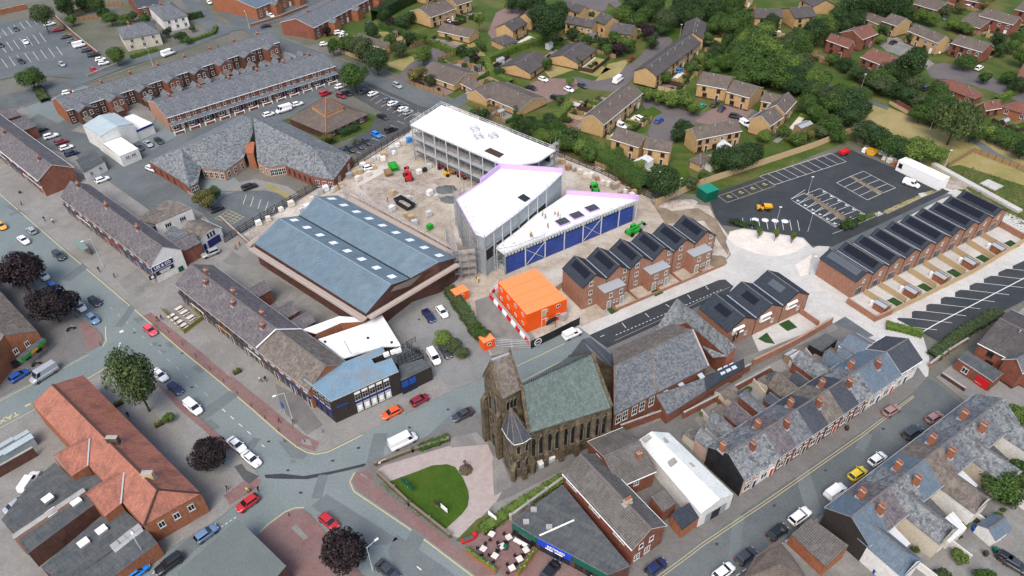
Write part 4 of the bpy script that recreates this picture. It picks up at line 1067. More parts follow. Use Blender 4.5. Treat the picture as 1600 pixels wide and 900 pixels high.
# estate roads, drives and paths
ES = 'asphalt_estate'
sheet('estate_road',[(940,-40),(945,0),(975,22),(1003,48),(1013,60),(1016,70),(990,98),(962,110),(945,122),(925,126),(905,121),(890,120),(860,130),(842,145),(850,155),(880,150),(905,137),(930,140),(955,143),(975,136),(985,126),(1000,111),(1020,93),(1044,77),(1051,63),(1038,48),(995,26),(966,2),(966,-40)],ES,.03)
sheet('estate_road',[(998,153),(1030,158),(1062,170),(1088,178),(1105,174),(1150,162),(1185,175),(1195,188),(1160,196),(1085,194),(1064,212),(1050,225),(1018,222),(1012,206),(1022,182),(1005,166)],ES,.034)
sheet('driveway',[(800,160),(830,130),(850,122),(900,124),(906,137),(862,158),(835,172),(815,168)], 'block_drive',.038)
sheet('driveway',[(762,52),(775,20),(800,8),(822,18),(805,40),(790,60),(778,72)], 'block_drive',.038)
sheet('driveway',[(1085,190),(1110,172),(1150,160),(1178,172),(1165,186),(1120,198)], 'block_drive',.040)
sheet('driveway',[(880,0),(905,-20),(960,-20),(945,18),(905,12)],ES,.038)
for q in ([(930,127),(950,100),(985,92),(965,120)],[(905,112),(930,100),(955,108),(932,120)]):sheet('lawn_patch',q, 'grass_dry',.042)
for q in ([(1000,178),(1020,166),(1035,176),(1010,190)],[(978,190),(1000,182),(1008,206),(998,210)],[(1010,45),(1035,22),(1080,40),(1050,60)],[(1100,50),(1140,55),(1160,80),(1110,70)],[(1105,75),(1145,78),(1140,120),(1100,110)],[(1235,170),(1275,180),(1270,205),(1235,198)],[(1000,260),(1070,255),(1085,290),(1040,298)],[(880,185),(905,165),(935,150),(948,155),(915,185)]):
 sheet('lawn_patch',q, 'grass_bright',.042)
for q in ([(600,100),(650,85),(700,95),(650,120)],[(590,50),(640,48),(650,66),(610,70)],[(690,62),(740,66),(760,88),(710,85)],[(845,105),(880,95),(900,108),(860,122)],[(730,100),(770,92),(790,118),(750,122)]):sheet('lawn_patch',q, 'grass_dry',.042)
sheet('driveway',[(612,128),(640,100),(680,72),(700,84),(660,110),(636,132)],ES,.044)
sheet('footpath',[(660,168),(700,160),(735,140),(752,148),(715,168),(690,178)], 'asphalt_mid',.045)
sheet('field',[(1330,185),(1345,160),(1380,165),(1420,180),(1480,195),(1560,215),(1640,250),(1700,300),(1700,420),(1600,350),(1540,320),(1500,290),(1440,275),(1340,225)], 'grass_dry',.05)
sheet('footpath',[(1260,108),(1300,128),(1350,152),(1390,168),(1386,172),(1340,156),(1290,134),(1256,114)], 'asphalt_mid',.055)
sheet('footpath',[(1500,205),(1520,212),(1560,240),(1605,262),(1660,280),(1660,290),(1600,270),(1550,246),(1510,216)], 'asphalt_mid',.056)
sheet('grass_strip',[(1264,105),(1300,120),(1350,142),(1360,150),(1345,150),(1290,128),(1262,112)], 'grass_bright',.058)
sheet('estate_road',[(1445,105),(1475,98),(1520,110),(1570,130),(1620,150),(1660,155),(1660,170),(1590,158),(1540,140),(1490,125),(1455,122)],ES,.06)
sheet('driveway',[(1372,68),(1395,55),(1420,68),(1440,85),(1460,100),(1448,108),(1420,92),(1385,80)], 'yard_concrete',.062)
sheet('lawn_patch',[(1565,200),(1600,185),(1650,200),(1650,240),(1590,215)], 'grass_bright',.064)
sheet('meadow',[(1470,262),(1500,258),(1600,290),(1700,330),(1720,420),(1600,372),(1560,335)], 'grass',.066)
# church grounds
sheet('churchyard_path',[(590,735),(600,728),(700,698),(760,690),(790,760),(775,785),(720,842),(700,836),(640,790)], 'setts_pink',.15)
sheet('lawn',[(606,754),(655,736),(675,728),(698,726),(711,730),(724,748),(732,768),(733,778),(731,792),(722,804),(697,827),(685,824),(650,795),(606,762)], 'grass_bright',.16)
sheet('church_path',[(770,788),(800,776),(880,735),(900,725),(905,732),(800,790),(772,812)], 'slabs_grey',.156)
sheet('churchyard_path',[(703,685),(745,676),(762,695),(705,700)], 'yard_concrete',.158)
sheet('churchyard_path',[(769,722),(777,700),(800,760),(772,776)], 'yard_concrete',.158)
sheet('garden',[(712,846),(745,812),(800,785),(880,745),(885,752),(800,800),(760,830),(735,850)], 'grass',.154)
sheet('beer_garden',[(722,848),(760,828),(790,808),(850,855),(835,905),(800,915),(770,880)], 'block_red',.162)
sheet('forecourt',[(800,920),(838,860),(915,900),(900,950),(830,940)], 'block_red',.160)
# back lane behind the long terrace
sheet('alley',[(960,640),(1010,625),(1160,560),(1300,505),(1310,515),(1165,575),(1090,625),(1010,668),(975,665)], 'yard_concrete',.156)
sheet('yard',[(1085,655),(1160,590),(1290,530),(1340,540),(1210,640),(1110,690)], 'slabs_grey',.152)
sheet('lane',[(1480,905),(1560,850),(1640,800),(1720,750),(1720,830),(1600,880),(1560,925)], 'yard_concrete',.152)
for x,y in ((160,470),(210,520),(300,605),(250,540),(420,690),(450,735),(520,720),(560,700),(640,668),(700,640),(630,800),(470,770),(350,795),(60,600),(1120,850),(1210,790),(1290,735),(1380,670),(225,480),(285,552),(655,500),(690,560),(1235,470),(1190,470)):
 c = P(x,y,0);struct(MB().prism([(c.x+a,c.y+b_) for a,b_ in ((-.3,-.2),(.3,-.2),(.3,.2),(-.3,.2))],.0,.042 if y>500 or x<300 else .16).build('drain_cover', 'asphalt_new'))
for i,(x,y) in enumerate(((30,330),(120,425),(200,490),(330,640),(390,700),(590,700),(700,660),(640,860),(500,760),(300,850),(1150,840),(1260,760),(1350,690))):
 c = P(x,y,0);a = .9+.3*(i%3);L,w_ = 2.5+i%4,.9+.5*(i%2);u = Vector((math.cos(a),math.sin(a)));n = Vector((-u.y,u.x))
 struct(MB().prism([(c.x+u.x*s*L+n.x*t_*w_,c.y+u.y*s*L+n.y*t_*w_) for s,t_ in ((-1,-1),(1,-.9),(.95,1),(-1,.95))],0,.036+.0004*i).build('road_patch', 'asphalt_patch'))
for i,q in enumerate(([(20,262),(60,235),(110,275),(75,305)],[(112,330),(150,318),(205,370),(172,392)],[(215,420),(240,445),(210,470),(185,440)],[(430,600),(470,620),(505,665),(480,680),(440,640)],[(240,700),(290,690),(330,730),(300,760)],[(250,620),(280,650),(262,668),(236,640)],[(70,520),(110,500),(135,530),(95,560)],[(330,690),(360,720),(380,745),(350,765),(325,735)])):
 sheet('paving_patch',q,('slabs_dark', 'slabs_grey', 'yard_concrete')[i%3],.143+.0004*i)
 # the shops of the main road
def shopfront(t,W,f,i,fas='navy',st='grey',z=3.0):
 b = MB().box(.1,W-.1,f-.35,f-.01,z-.05,z+.55,0).box(.05,W-.05,f-.42,f-.01,z+.55,z+.62,1)
 b.build('fascia',[fas, 'slate_dark'],t)
 n = 2
 for j in range(n):
  w_ = W*.62/n;put_window(t,(.35+w_*(j+.5),f-.02,.5),0,round(w_-.1,2),2.2,st,1,1,False)
 put_door(t,(W-.95,f-.02,0),0,.95,2.3,['black_door', 'navy', 'dark_timber'][i%3])
FAS =['navy', 'white_trim', 'steel_dark', 'red_paint', 'navy', 'blue_paint', 'white_trim']
def fit_leeco(t,i,W,f,k,zf,zb,hr):
 shopfront(t,W,f,i,FAS[i%7])
 for x in (W*.28,W*.72):fwin(t,x,f,3.75,1.2,1.05, 'white')
 g = MB()  # little half-timbered gablets along the eave
 for x in (W*.28,W*.72):
  g.face([(x-.75,f-.1,zf-.5),(x+.75,f-.1,zf-.5),(x,f-.1,zf+.5)],0)
  g.slab([(x-.95,f-.3,zf-.55),(x,f-.3,zf+.55),(x,f+1.4,zf+.55),(x-.95,f+.3,zf-.55)][::-1],.08,1);g.slab([(x+.95,f-.3,zf-.55),(x+.95,f+.3,zf-.55),(x,f+1.4,zf+.55),(x,f-.3,zf+.55)][::-1],.08,1)
 g.build('gablet',['render_white', 'slate_purple'],t)
 bwin(t,W*.3,k,3.3,1.0,1.2)
 if i in (0,2,4):chimney(t,W*.6,.1,hr-.6,hr+1.2,.9,.7, 'brick_red',4)
 if i in (3,5):wing(t,W*.15,W*.85,k-.3,k+5.5,4.2,5.8, 'brick_red', 'slate_purple', 'y');bwin(t,W*.5,k+5.52,2.6,1.3,1.3)
LC = house('shop', '',(110,282.5),(252.5,385),(89,305),8.8,5.6,n=6,wall='brick_red',roof='slate_purple',fit=fit_leeco,group='shops with gablets along the main road',cat='shop',verge=.15,trim='grey_trim',
 labels=['white ended shop by the lettered gable, slate roof', 'shop second from the lettered white gable, slate roof', 'shop third from the lettered white gable, slate roof', 'shop fourth from the lettered white gable, slate roof', 'shop fifth from the lettered white gable, slate roof', 'shop at the far end from the lettered white gable'])
def gable_skin(t,W,yf,yb,he,hr,over,mat,end='R'):
 """a rendered gable end standing just proud of the brick"""
 f,k = -(yf-over),yb-over;zf = he+(hr-he)*over/yf-.14;x = W+.02 if end=='R' else -.02
 b = MB()
 p =[(x,f-.02,0),(x,k+.02,0),(x,k+.02,zf),(x,0,hr-.14),(x,f-.02,zf)]
 if end=='L':p.reverse()
 b.face(p); return b.build('gable_wall',mat,t)
A_,u_,v_,L_,yf_ = frame_of((110,282.5),(252.5,385),(89,305),8.8,5.6)
# which end of the row carries the white gable (the end at pixel 252,385)
END = max((LC[0],LC[-1]),key= lambda t:pix(t.location)[0])
gx = 'L' if END is LC[0] else 'R';WL = L_/6
gable_skin(END,WL,yf_,yf_,5.6,8.8,.3, 'render_white',gx)
xg = -.05 if gx=='L' else WL+.05;rg = -PI/2 if gx=='L' else PI/2;sg = -1 if gx=='L' else 1
def gsign(t,y0,y1,z0,z1,mat,nm='sign_board'): return MB().box(min(xg,xg+sg*.1),max(xg,xg+sg*.1),y0,y1,z0,z1).build(nm,mat,t)
o_ = gsign(END,-4.1,1.2,3.55,4.85, 'navy');MB().box(min(xg,xg+sg*.08),max(xg,xg+sg*.08),-4.2,1.3,3.45,4.95).build('sign_frame', 'white_trim',END)
lettering('LEE & CO',1.0, 'white_paint',END,(xg+sg*.12,-1.45,4.2),(PI/2,0,rg))
gsign(END,-3.6,.9,2.15,3.2, 'steel_dark')
marks(END,9,2.9,.36, 'white_paint',(xg+sg*.12,-1.2,2.85),(PI/2,0,rg));marks(END,8,2.4,.36, 'white_paint',(xg+sg*.12,-1.3,2.42),(PI/2,0,rg))
gsign(END,-5.4,-3.8,1.9,3.0, 'steel_dark');MB().lathe([(.38,0),(.30,.02),(.0,.03)],16).build('emblem', 'white_paint',END).matrix_local = Matrix.Translation((xg+sg*.12,-4.6,2.45))@Matrix.Rotation(PI/2*sg,4, 'Y')
gsign(END,1.6,2.9,.2,1.5, 'dark_green_paint', 'wall_box')
# white rendered wing and garage behind the lettered shop
wt,o = poly_building('rear_building', 'white rendered wing with brown roof behind the lettered shop', 'building',[(0,[(212,342,6.2),(262,311,6.2),(299,326,5.0),(242,350,5.0)])],[[(242,350,5.0),(299,326,5.0),(296,316,5.6)]], 'render_white',('slate_brown',))
windows_on(wt,o,(242,350,5),(299,326,5),2,2.6,1.7,1.2,1.0,cols=3)
wt2,o = poly_building('rear_building', 'small grey roofed white extension with drainpipes behind the lettered shop', 'building',[(0,[(257,364,4.6),(272,353,4.9),(297,366,4.4),(281,379,4.2)])],[[(281,379,4.2),(297,366,4.4)]], 'render_white',('slate',))
windows_on(wt2,o,(281,379,4.2),(297,366,4.4),2,2.0,.9,1.2,.2)
gar = house('garage', 'white gabled garage building with blue door beside the lettered shop',(295,345),(327,359),(310,375),4.9,3.6,wall='render_white',roof='slate_brown',over=.15,verge=.1)[0]
A_,u2,v2,L2,y2 = frame_of((295,345),(327,359),(310,375),4.9,3.6)
ex =(L2+.02,PI/2) if pix(Vector((A_.x,A_.y,0))+u2*L2)[0]>pix((A_.x,A_.y,0))[0] else (-.02,-PI/2)
for y_ in (-.9,0,.9):put_window(gar,(ex[0],y_,3.0),ex[1],.5,1.0, 'black',1)
obj('garage_door',MB().box(-1.9,1.9,-.07,-.01,0,2.3).mesh('garage_door', 'navy'),gar,(ex[0],.3,0),ex[1]);put_door(gar,(ex[0],-2.6,0),ex[1],.9,2.1, 'navy')
# second row of shops, down to the bank
def fit_row2(t,i,W,f,k,zf,zb,hr):
 shopfront(t,W,f,i,['steel_dark', 'white_trim', 'black_trim', 'yellow_paint', 'black_trim', 'white_trim', 'steel_dark', 'navy', 'navy'][i%9])
 for x in (W*.28,W*.72):fwin(t,x,f,3.8,1.1,1.25, 'white' if i>4 else 'brown')
 for x in (W*.3,W*.7):bwin(t,x,k,3.4,.9,1.2)
 if i in (1,3,5):chimney(t,W*.5,-1.2,hr-1.3,hr+.4,.9,.7, 'brick_red',2)
 if i in (0,2,4):chimney(t,W*.9,.9,hr-1.1,hr+.5,.9,.7, 'brick_orange',2)
 if i in (2,4,5):wing(t,W*.2,W*.95,k-.3,k+4.6,4.0,5.4, 'brick_red', 'slate_purple', 'y');bwin(t,W*.55,k+4.62,2.4,.9,1.1)
R2 = house('shop', '',(298,413),(508,571),(267,440),8.6,5.5,n=9,wall='brick_red',roof='slate_purple',fit=fit_row2,group='shops in the middle row of the main road',cat='shop',verge=.2,trim='grey_trim',
 labels=['brick shop with slate roof in the row between the white gable and the blue roofed bank']*9)
srt = sorted(R2,key= lambda t:pix(t.location)[0])
for j,t in enumerate(srt):
 t['label'] =['brick shop at the hipped end facing the lettered white gable', 'brick shop second from the lettered white gable alley', 'brick shop with the outdoor seating terrace in front', 'brick shop with the yellow fascia', 'brick shop fifth along the slate row with dark fascia', 'brick shop in the slate row before the white roof flashing',
 'mottled brown roofed shop right after the white flashing', 'mottled brown roofed shop in the middle of the last three', 'mottled brown roofed shop adjoining the blue roofed bank'][j]
 if j>=6:
  for c in KIDS(t):
   if c.name.startswith('roof'):c.material_slots[0].link = 'OBJECT';c.material_slots[0].material = M('slate_brown')
   if c.name.startswith('wall'):c.material_slots[0].link = 'OBJECT';c.material_slots[0].material = M('brick_orange')
pv =[P(400,544,5.9),P(431,515,8.85),P(472,514,6.0)]
fb = MB()
for a,c in zip(pv,pv[1:]):fb.beam(a-srt[6].location,c-srt[6].location,.3,.12)
fb2 = obj('flashing',fb.mesh('flashing', 'white_trim'),srt[6]);fb2.matrix_parent_inverse = Matrix.Rotation(-srt[6].rotation_euler[2],4, 'Z')
# the bank on the corner
bk,o = poly_building('bank', 'two storey brown brick bank with flat blue felt roof on the corner', 'bank',[(0,[(474,592,6.3),(598,541,6.3),(602,551,6.3),(580,560,6.3),(585,568,6.3),(612,559,6.3),(623,580,6.3),(517,627,6.3)])],
 [[(474,592,6.3),(517,627,6.3),(623,580,6.3),(612,559,6.3),(585,568,6.3),(580,560,6.3),(602,551,6.3),(598,541,6.3),(474,592,6.3)]], 'brick_black',('felt_blue',),.3,trim='white_trim')
a,c =(517,627,6.3),(623,580,6.3)
p_,d_,LB,rz_ = wall_line(o,a,c);nb = Vector((d_.y,-d_.x,0))
for j in range(5):
 t_ = LB*(.31+.108*j+.054);q = p_+d_*t_+nb*.02;w_ = round(LB*.082,2)
 put_window(bk,(q.x,q.y,3.6),rz_,w_,2.0, 'grey',2,2);put_window(bk,(q.x,q.y,.55),rz_,w_,2.1, 'light',1,1)
 MB().box(-w_/2,w_/2,-.16,-.08,.0,.55).build('panel', 'white_trim',bk).matrix_local = Matrix.Translation((q.x,q.y,5.35))@Matrix.Rotation(rz_,4, 'Z')
 MB().box(-w_*.35,w_*.35,-.15,-.09,.2,1.5).build('poster', 'barrier_white',bk).matrix_local = Matrix.Translation((q.x,q.y,.75))@Matrix.Rotation(rz_,4, 'Z')
board(bk,o,a,c,.30,.86,2.85,3.4, 'navy')
q = p_+d_*LB*.14+nb*.06;marks(bk,7,2.3,.5, 'blue_paint',(q.x,q.y,4.1),(PI/2,0,rz_))
a,c =(474,592,6.3),(517,627,6.3)
windows_on(bk,o,a,c,4,3.6,1.3,2.0,.5, 'grey',1,2);board(bk,o,a,c,.02,.98,2.75,3.35, 'navy',depth=.25);windows_on(bk,o,a,c,4,.4,1.5,2.2,.3, 'blue',1,1,False)
for j,(x,y) in enumerate(((555,553),(604,556),(615,552),(623,550))):box_thing('air_conditioner', 'white air conditioning unit '+('alone on the blue roof edge', 'nearest the blue roof in the row behind the bank', 'second in the row behind the bank', 'last in the row behind the bank')[j], 'air conditioner',x,y,1.1,.6,.8, 'white_paint',3,-1.2,6.32)
bx,o = poly_building('bank_annexe', 'low flat roofed annexe beside the bank with blue posters', 'building',[(0,[(623,572,3.9),(660,560,3.9),(674,573,3.9),(626,596,3.9)])],[[(626,596,3.9),(674,573,3.9),(660,560,3.9)]], 'brick_black',('felt',),.25,trim='steel_dark')
for j in range(2):
 p_,d_,LB,rz_ = wall_line(o,(626,596,3.9),(674,573,3.9));q = p_+d_*LB*(.12+.24*j)+Vector((d_.y,-d_.x,0))*.02;put_window(bx,(q.x,q.y,.3),rz_,1.5,1.5, 'blue',1,1)
 MB().box(-.7,.7,-.12,-.05,0,1.5).build('poster', 'blue_paint',bx).matrix_local = Matrix.Translation((q.x,q.y,2.0))@Matrix.Rotation(rz_,4, 'Z')
es,o = poly_building('plant_yard', 'black fenced plant deck with stair behind the bank', 'yard',[(0,[(611,560,3.2),(640,540,3.2),(662,556,3.2),(624,572,3.2)])],[[(611,560,3.2),(624,572,3.2),(662,556,3.2),(640,540,3.2)]], 'brick_black',('felt',))
rl = MB()
for (x1,y1),(x2,y2) in (((622,572),(662,555)),((610,559),(650,535)),((636,543),(660,558)),((622,566),(656,551))):
 a,c = P(x1,y1,3.2)-o,P(x2,y2,3.2)-o
 for z in (.55,1.1,1.6):rl.tube(a+Vector((0,0,z)),c+Vector((0,0,z)),.05,4)
 for j in range(7):q = a.lerp(c,j/6);rl.tube(q,q+Vector((0,0,1.8)),.05,4)
rl.build('railing', 'steel_dark',es)
st = MB();a,c = P(652,548,3.2)-o,P(664,572,0)-o
for j in range(12):q = a.lerp(c,j/12);st.box(q.x-.5,q.x+.5,q.y-.16,q.y+.16,q.z-.06,q.z)
st.build('stair', 'steel_dark',es)
wr,o = poly_building('flat_roofed_store', 'single storey store with bright white membrane roof behind the bank', 'building',[(0,[(497,530,4.3),(565,507,4.3),(597,492,4.3),(627,541,4.3),(600,541,4.3),(536,560,4.3)])],[[(497,530,4.3),(565,507,4.3),(597,492,4.3),(627,541,4.3)]], 'brick_red',('membrane_white',),.3)
MB().tube(P(538,533,4.3)-o,P(549,553,4.3)-o,.06,5).build('pipe', 'steel_dark',wr)
for x,y in ((575,529),(612,536),(508,535)):MB().lathe([(.22,0),(.22,.25),(.3,.3),(.02,.4)],8,P(x,y,4.3)-o).build('roof_vent', 'steel_dark',wr)
w2,o = poly_building('low_building', 'low brick building with white sloping edge roof beside the white membrane roof', 'building',[(0,[(472,515,5.2),(530,494,5.4),(575,497,4.9),(567,502,4.9),(533,504,5.0),(494,521,4.9)])],[[(494,521,4.9),(533,504,5.0),(567,502,4.9),(575,497,4.9)]], 'brick_orange',('membrane_white',))
# the market hall under its new standing-seam roof
noisy('zinc_roof',(.135,.19,.23),(.128,.18,.218),.1,.45,(.142,.195,.232),.05,spec=.3,fine=.4)
plain('zinc_pale',(.2,.26,.3),.5)
HZ,HR,HV = 6.6,8.9,7.0
mh,o = poly_building('market_hall', 'market hall with two blue grey standing seam roofs and rows of rooflights', 'market hall',
 [(0,[(397,380,HZ),(435,341,HR),(611,445,HR),(572,490,HZ)]),(0,[(435,341,HR),(467,337,HV),(640,435,HV),(611,445,HR)]),(0,[(467,337,HV),(493,307.5,HR),(685,410,HR),(640,435,HV)]),(0,[(493,307.5,HR),(527,305,HZ),(713,402,HZ),(685,410,HR)])],
 [[(397,380,HZ),(572,490,HZ),(611,445,HR),(640,435,HV),(685,410,HR),(713,402,HZ),(527,305,HZ),(493,307.5,HR),(467,337,HV),(435,341,HR),(397,380,HZ)]], 'brick_dark',('zinc_roof',),.22)
sm = MB()
def seam(a,b_,c,d,n):
 """standing seams on the roof face a-b (eave) to d-c (ridge)"""
 a,b_,c,d =(P(*q)-o for q in (a,b_,c,d))
 for i in range(1,n):sm.beam(a.lerp(b_,i/n)+Vector((0,0,.0)),d.lerp(c,i/n),.05,.07)
seam((397,380,HZ),(572,490,HZ),(611,445,HR),(435,341,HR),62);seam((467,337,HV),(640,435,HV),(611,445,HR),(435,341,HR),62)
seam((467,337,HV),(640,435,HV),(685,410,HR),(493,307.5,HR),62);seam((527,305,HZ),(713,402,HZ),(685,410,HR),(493,307.5,HR),62)
sm.build('standing_seam', 'zinc_roof',mh)['kind'] = 'stuff'
for a,c in (((435,341,HR),(611,445,HR)),((493,307.5,HR),(685,410,HR))):MB().beam(P(*a)-o,P(*c)-o,.3,.12).build('ridge_cap', 'zinc_pale',mh)
MB().beam(P(467,337,HV+.02)-o,P(640,435,HV+.02)-o,.45,.08).build('valley_gutter', 'steel_dark',mh)
def rooflight(e0,e1,r1,r0,n):
 e0,e1,r1,r0 =(P(*q)-o for q in (e0,e1,r1,r0))
 for i in range(n):
  s0,s1 =(i+.32)/n,(i+.62)/n
  f = lambda s,t:e0.lerp(e1,s).lerp(r0.lerp(r1,s),t)+Vector((0,0,.12))
  MB().slab([f(s0,.35),f(s1,.35),f(s1,.68),f(s0,.68)],.12,0,1).build('rooflight',['skylight_white', 'zinc_pale'],mh)
plain('skylight_white',(.75,.77,.78),.3)
rooflight((467,337,HV),(640,435,HV),(611,445,HR),(435,341,HR),8);rooflight((527,305,HZ),(713,402,HZ),(685,410,HR),(493,307.5,HR),9)
# parapet sheets over the near gable and a scaffold round it
MB().face([P(616,448,HR-.4)-o,P(714,404,HZ+.2)-o,P(714,404,HZ-1.4)-o,P(600,470,HZ-1.6)-o]).build('gable_sheeting', 'scaffold_board',mh)
# church
TZ = 16.2
def church():
 t,o = poly_building('church', 'blackened stone church with saddleback tower, green slate nave and grey slate hall', 'church',
 [(0,[(815,602,17.4),(925,552,17.4),(956,636,10.4),(826,676,10.4)]),
 (1,[(766.7,564,20.4),(797,553,20.4),(815,607.5,TZ),(783,624,TZ)]),(1,[(766.7,564,20.4),(797,553,20.4),(789,574,TZ),(754,588,TZ)]),
 (2,[(960,572,10.0),(1082,515,10.0),(1107,572,6.0),(960,648,6.0)]),
 (2,[(1025,617,4.6),(1100,590,4.6),(1103,610,3.2),(1043,648,3.2)]),
 (3,[(1100,590,4.6),(1162,560,4.6),(1164,574,3.2),(1103,610,3.2)]),
 (4,[(1077,481,8.6),(1151,541,8.6),(1136,556,6.0),(1072,503,6.0)]),
 (4,[(1077,481,8.6),(1072,503,6.0),(1056,513,4.6),(1058,466,7.6)]),(4,[(1058,466,7.6),(1056,513,4.6),(1018,522,4.2)]),(4,[(1097,540,6.0),(1136,556,6.0),(1114,558,5.4)]),
 (5,[(910,530,10.2),(922,527,10.2),(962,560,7.0),(958,575,7.0)]),(5,[(910,530,10.2),(888,559,6.4),(925,552,8.6)])],
 [], 'sandstone',('slate_green', 'slate_brown', 'slate', 'slate_new', 'slate_mottled', 'slate_dark'),.25)
 q = lambda *a:P(*a)-o
 # nave body: a solid under its roof
 def drop(pts,name,mat,base=.0):
  b = MB();v =[q(*p) for p in pts]
  for i in range(len(v)):
   a,c = v[i],v[(i+1)%len(v)]
   if (Vector((a.x,a.y))-Vector((c.x,c.y))).length>.02:b.face([(a.x,a.y,base),(c.x,c.y,base),(c.x,c.y,c.z-.15),(a.x,a.y,a.z-.15)])
  return b.build(name,mat,t)
 r1,r2 = q(815,602,17.4),q(925,552,17.4);e1,e2 = q(826,676,10.4),q(956,636,10.4);b1 = r1*2-e1;b2 = r2*2-e2;b1.z = b2.z = 10.4
 bb = MB()
 bb.slab([b1,b2,r2,r1][::-1],.25,0)
 bb.build('roof', 'slate_green',t)
 w_ = MB();i1 = e1.lerp(b1,.03);i2 = e2.lerp(b2,.03);j1 = b1.lerp(e1,.03);j2 = b2.lerp(e2,.03)
 for a,c,tops in ((i1,i2,(10.45,10.45)),(j2,j1,(10.45,10.45))):w_.face([(a.x,a.y,0),(c.x,c.y,0),(c.x,c.y,tops[1]),(a.x,a.y,tops[0])])
 for a,c,rr in ((j1,i1,r1),(i2,j2,r2)):w_.face([(a.x,a.y,0),(c.x,c.y,0),(c.x,c.y,10.45),(rr.x,rr.y,17.2),(a.x,a.y,10.45)])
 w_.build('nave_wall', 'sandstone',t)
 cr = MB()
 n = 34
 for i in range(n):p = r1.lerp(r2,(i+.5)/n);cr.box(p.x-.11,p.x+.11,p.y-.14,p.y+.14,17.3,17.8)
 cr.build('ridge_cresting', 'slate_dark',t)['kind'] = 'stuff'
 for a,c in ((r1,e1),(r2,e2),(r1,b1),(r2,b2)):MB().beam(a+Vector((0,0,.02)),c+Vector((0,0,.02)),.55,.28).build('coping', 'sandstone',t)
 # buttresses and lancet windows along the nave
 d =(i2-i1);L = Vector((d.x,d.y,0)).length;u = Vector((d.x,d.y,0)).normalized();nn = Vector((u.y,-u.x,0));rz = math.atan2(u.y,u.x)
 bm = MB().box(-.45,.45,-.95,0,0,3.4).face([(-.45,-.95,3.4),(.45,-.95,3.4),(.45,-.5,4.6),(-.45,-.5,4.6)]).box(-.45,.45,-.5,0,3.4,8.4).face([(-.45,-.5,8.4),(.45,-.5,8.4),(.45,0,9.6),(-.45,0,9.6)]).mesh('buttress', 'sandstone')
 def lanc(w,h):
  g = MB();k = 8;pts =[(-w/2,0),(w/2,0),(w/2,h*.6)]+[(w/2*math.cos(i/k*PI/2),h*.6+h*.4*math.sin(i/k*PI/2)) for i in range(1,k)]+[(0,h)]+[(-w/2*math.cos(i/k*PI/2),h*.6+h*.4*math.sin(i/k*PI/2)) for i in range(k-1,0,-1)]+[(-w/2,h*.6)]
  g.face([(x,-.03,z) for x,z in pts],0)
  for i in range(len(pts)):a,c = pts[i],pts[(i+1)%len(pts)];g.beam((a[0],-.06,a[1]),(c[0],-.06,c[1]),.16,.1,1)
  return g.mesh('lancet_window',['glass', 'sandstone_pale'])
 lw = lanc(.95,5.0);lw2 = lanc(.7,2.4)
 for i in range(6):p = i1+u*(L*(i+.02)/5.1);obj('buttress',bm,t,(p.x,p.y,0),rz)
 for i in range(5):
  for s in (-.75,.75):p = i1+u*(L*(i+.55)/5.1+s)+nn*.03;obj('lancet_window',lw,t,(p.x,p.y,3.2),rz)
  # tower
 tw =[q(783,624,TZ),q(815,607.5,TZ),q(789,574,TZ),q(754,588,TZ)]
 b = MB()
 for i in range(4):
  a,c = tw[i],tw[(i+1)%4];ca,cc = a.lerp(tw[(i+2)%4],.035),c.lerp(tw[(i+3)%4],.035)
  b.face([(ca.x,ca.y,0),(cc.x,cc.y,0),(cc.x,cc.y,TZ-.1),(ca.x,ca.y,TZ-.1)])
 ra,rb = q(766.7,564,20.3),q(797,553,20.3)
 b.face([tw[3],tw[0],ra]);b.face([tw[1],tw[2],rb]);b.build('tower_wall', 'sandstone',t)
 for a,c in ((tw[0],ra),(tw[3],ra),(tw[1],rb),(tw[2],rb)):MB().beam(a,c,.5,.35).build('coping', 'sandstone',t)
 MB().beam(ra,rb,.35,.3).build('ridge_cap', 'lead',t);MB().lathe([(.18,0),(.12,.5),(.3,.6),(.12,.8),(.04,1.6)],8,rb).build('finial', 'sandstone',t)
 dx = Vector((tw[1].x-tw[0].x,tw[1].y-tw[0].y,0)).normalized();dy = Vector((tw[3].x-tw[0].x,tw[3].y-tw[0].y,0)).normalized()
 bt = lambda h,k:MB().box(-.5,.5,-k,0,0,h).face([(-.5,-k,h),(.5,-k,h),(.5,0,h+1.4),(-.5,0,h+1.4)]).mesh('buttress', 'sandstone')
 b1_,b2_ = bt(11,.8),bt(11,.9)
 for p,dd in ((tw[0]+dx*.6,math.atan2(dx.y,dx.x)),(tw[1]-dx*.8,math.atan2(dx.y,dx.x))):obj('buttress',b1_,t,(p.x,p.y,0),dd)
 for p in (tw[0]+dy*.7,tw[3]-dy*.8):obj('buttress',b2_,t,(p.x,p.y,0),math.atan2(-dy.y,-dy.x))
 Ltw =(tw[1]-tw[0]).length;Lty =(tw[3]-tw[0]).length
 for s in (.32,.5,.68):
  p = tw[0]+dx*Ltw*s+Vector((dx.y,-dx.x,0))*(-.10);obj('lancet_window',lw2,t,(p.x,p.y,12.4),math.atan2(dx.y,dx.x))
 ra_ = math.atan2(-dy.y,-dy.x);nx = Vector((-dy.y,dx.x*0+dy.x,0));nx = Vector((-dy.y,dy.x,0));nx = -nx if nx.dot(dx)>0 else nx
 for s in (.35,.65):
  p = tw[0]+dy*Lty*s+nx*-.10;obj('lancet_window',lw,t,(p.x,p.y,9.6),ra_);obj('lancet_window',lw2,t,(p.x,p.y,5.4),ra_)
 p = tw[0]+dy*Lty*.5+nx*-.12;obj('church_door',lanc(1.9,3.8),t,(p.x,p.y,.05),ra_)
 # porch at the far side of the tower
 pc = q(750,655,0);wg = MB();
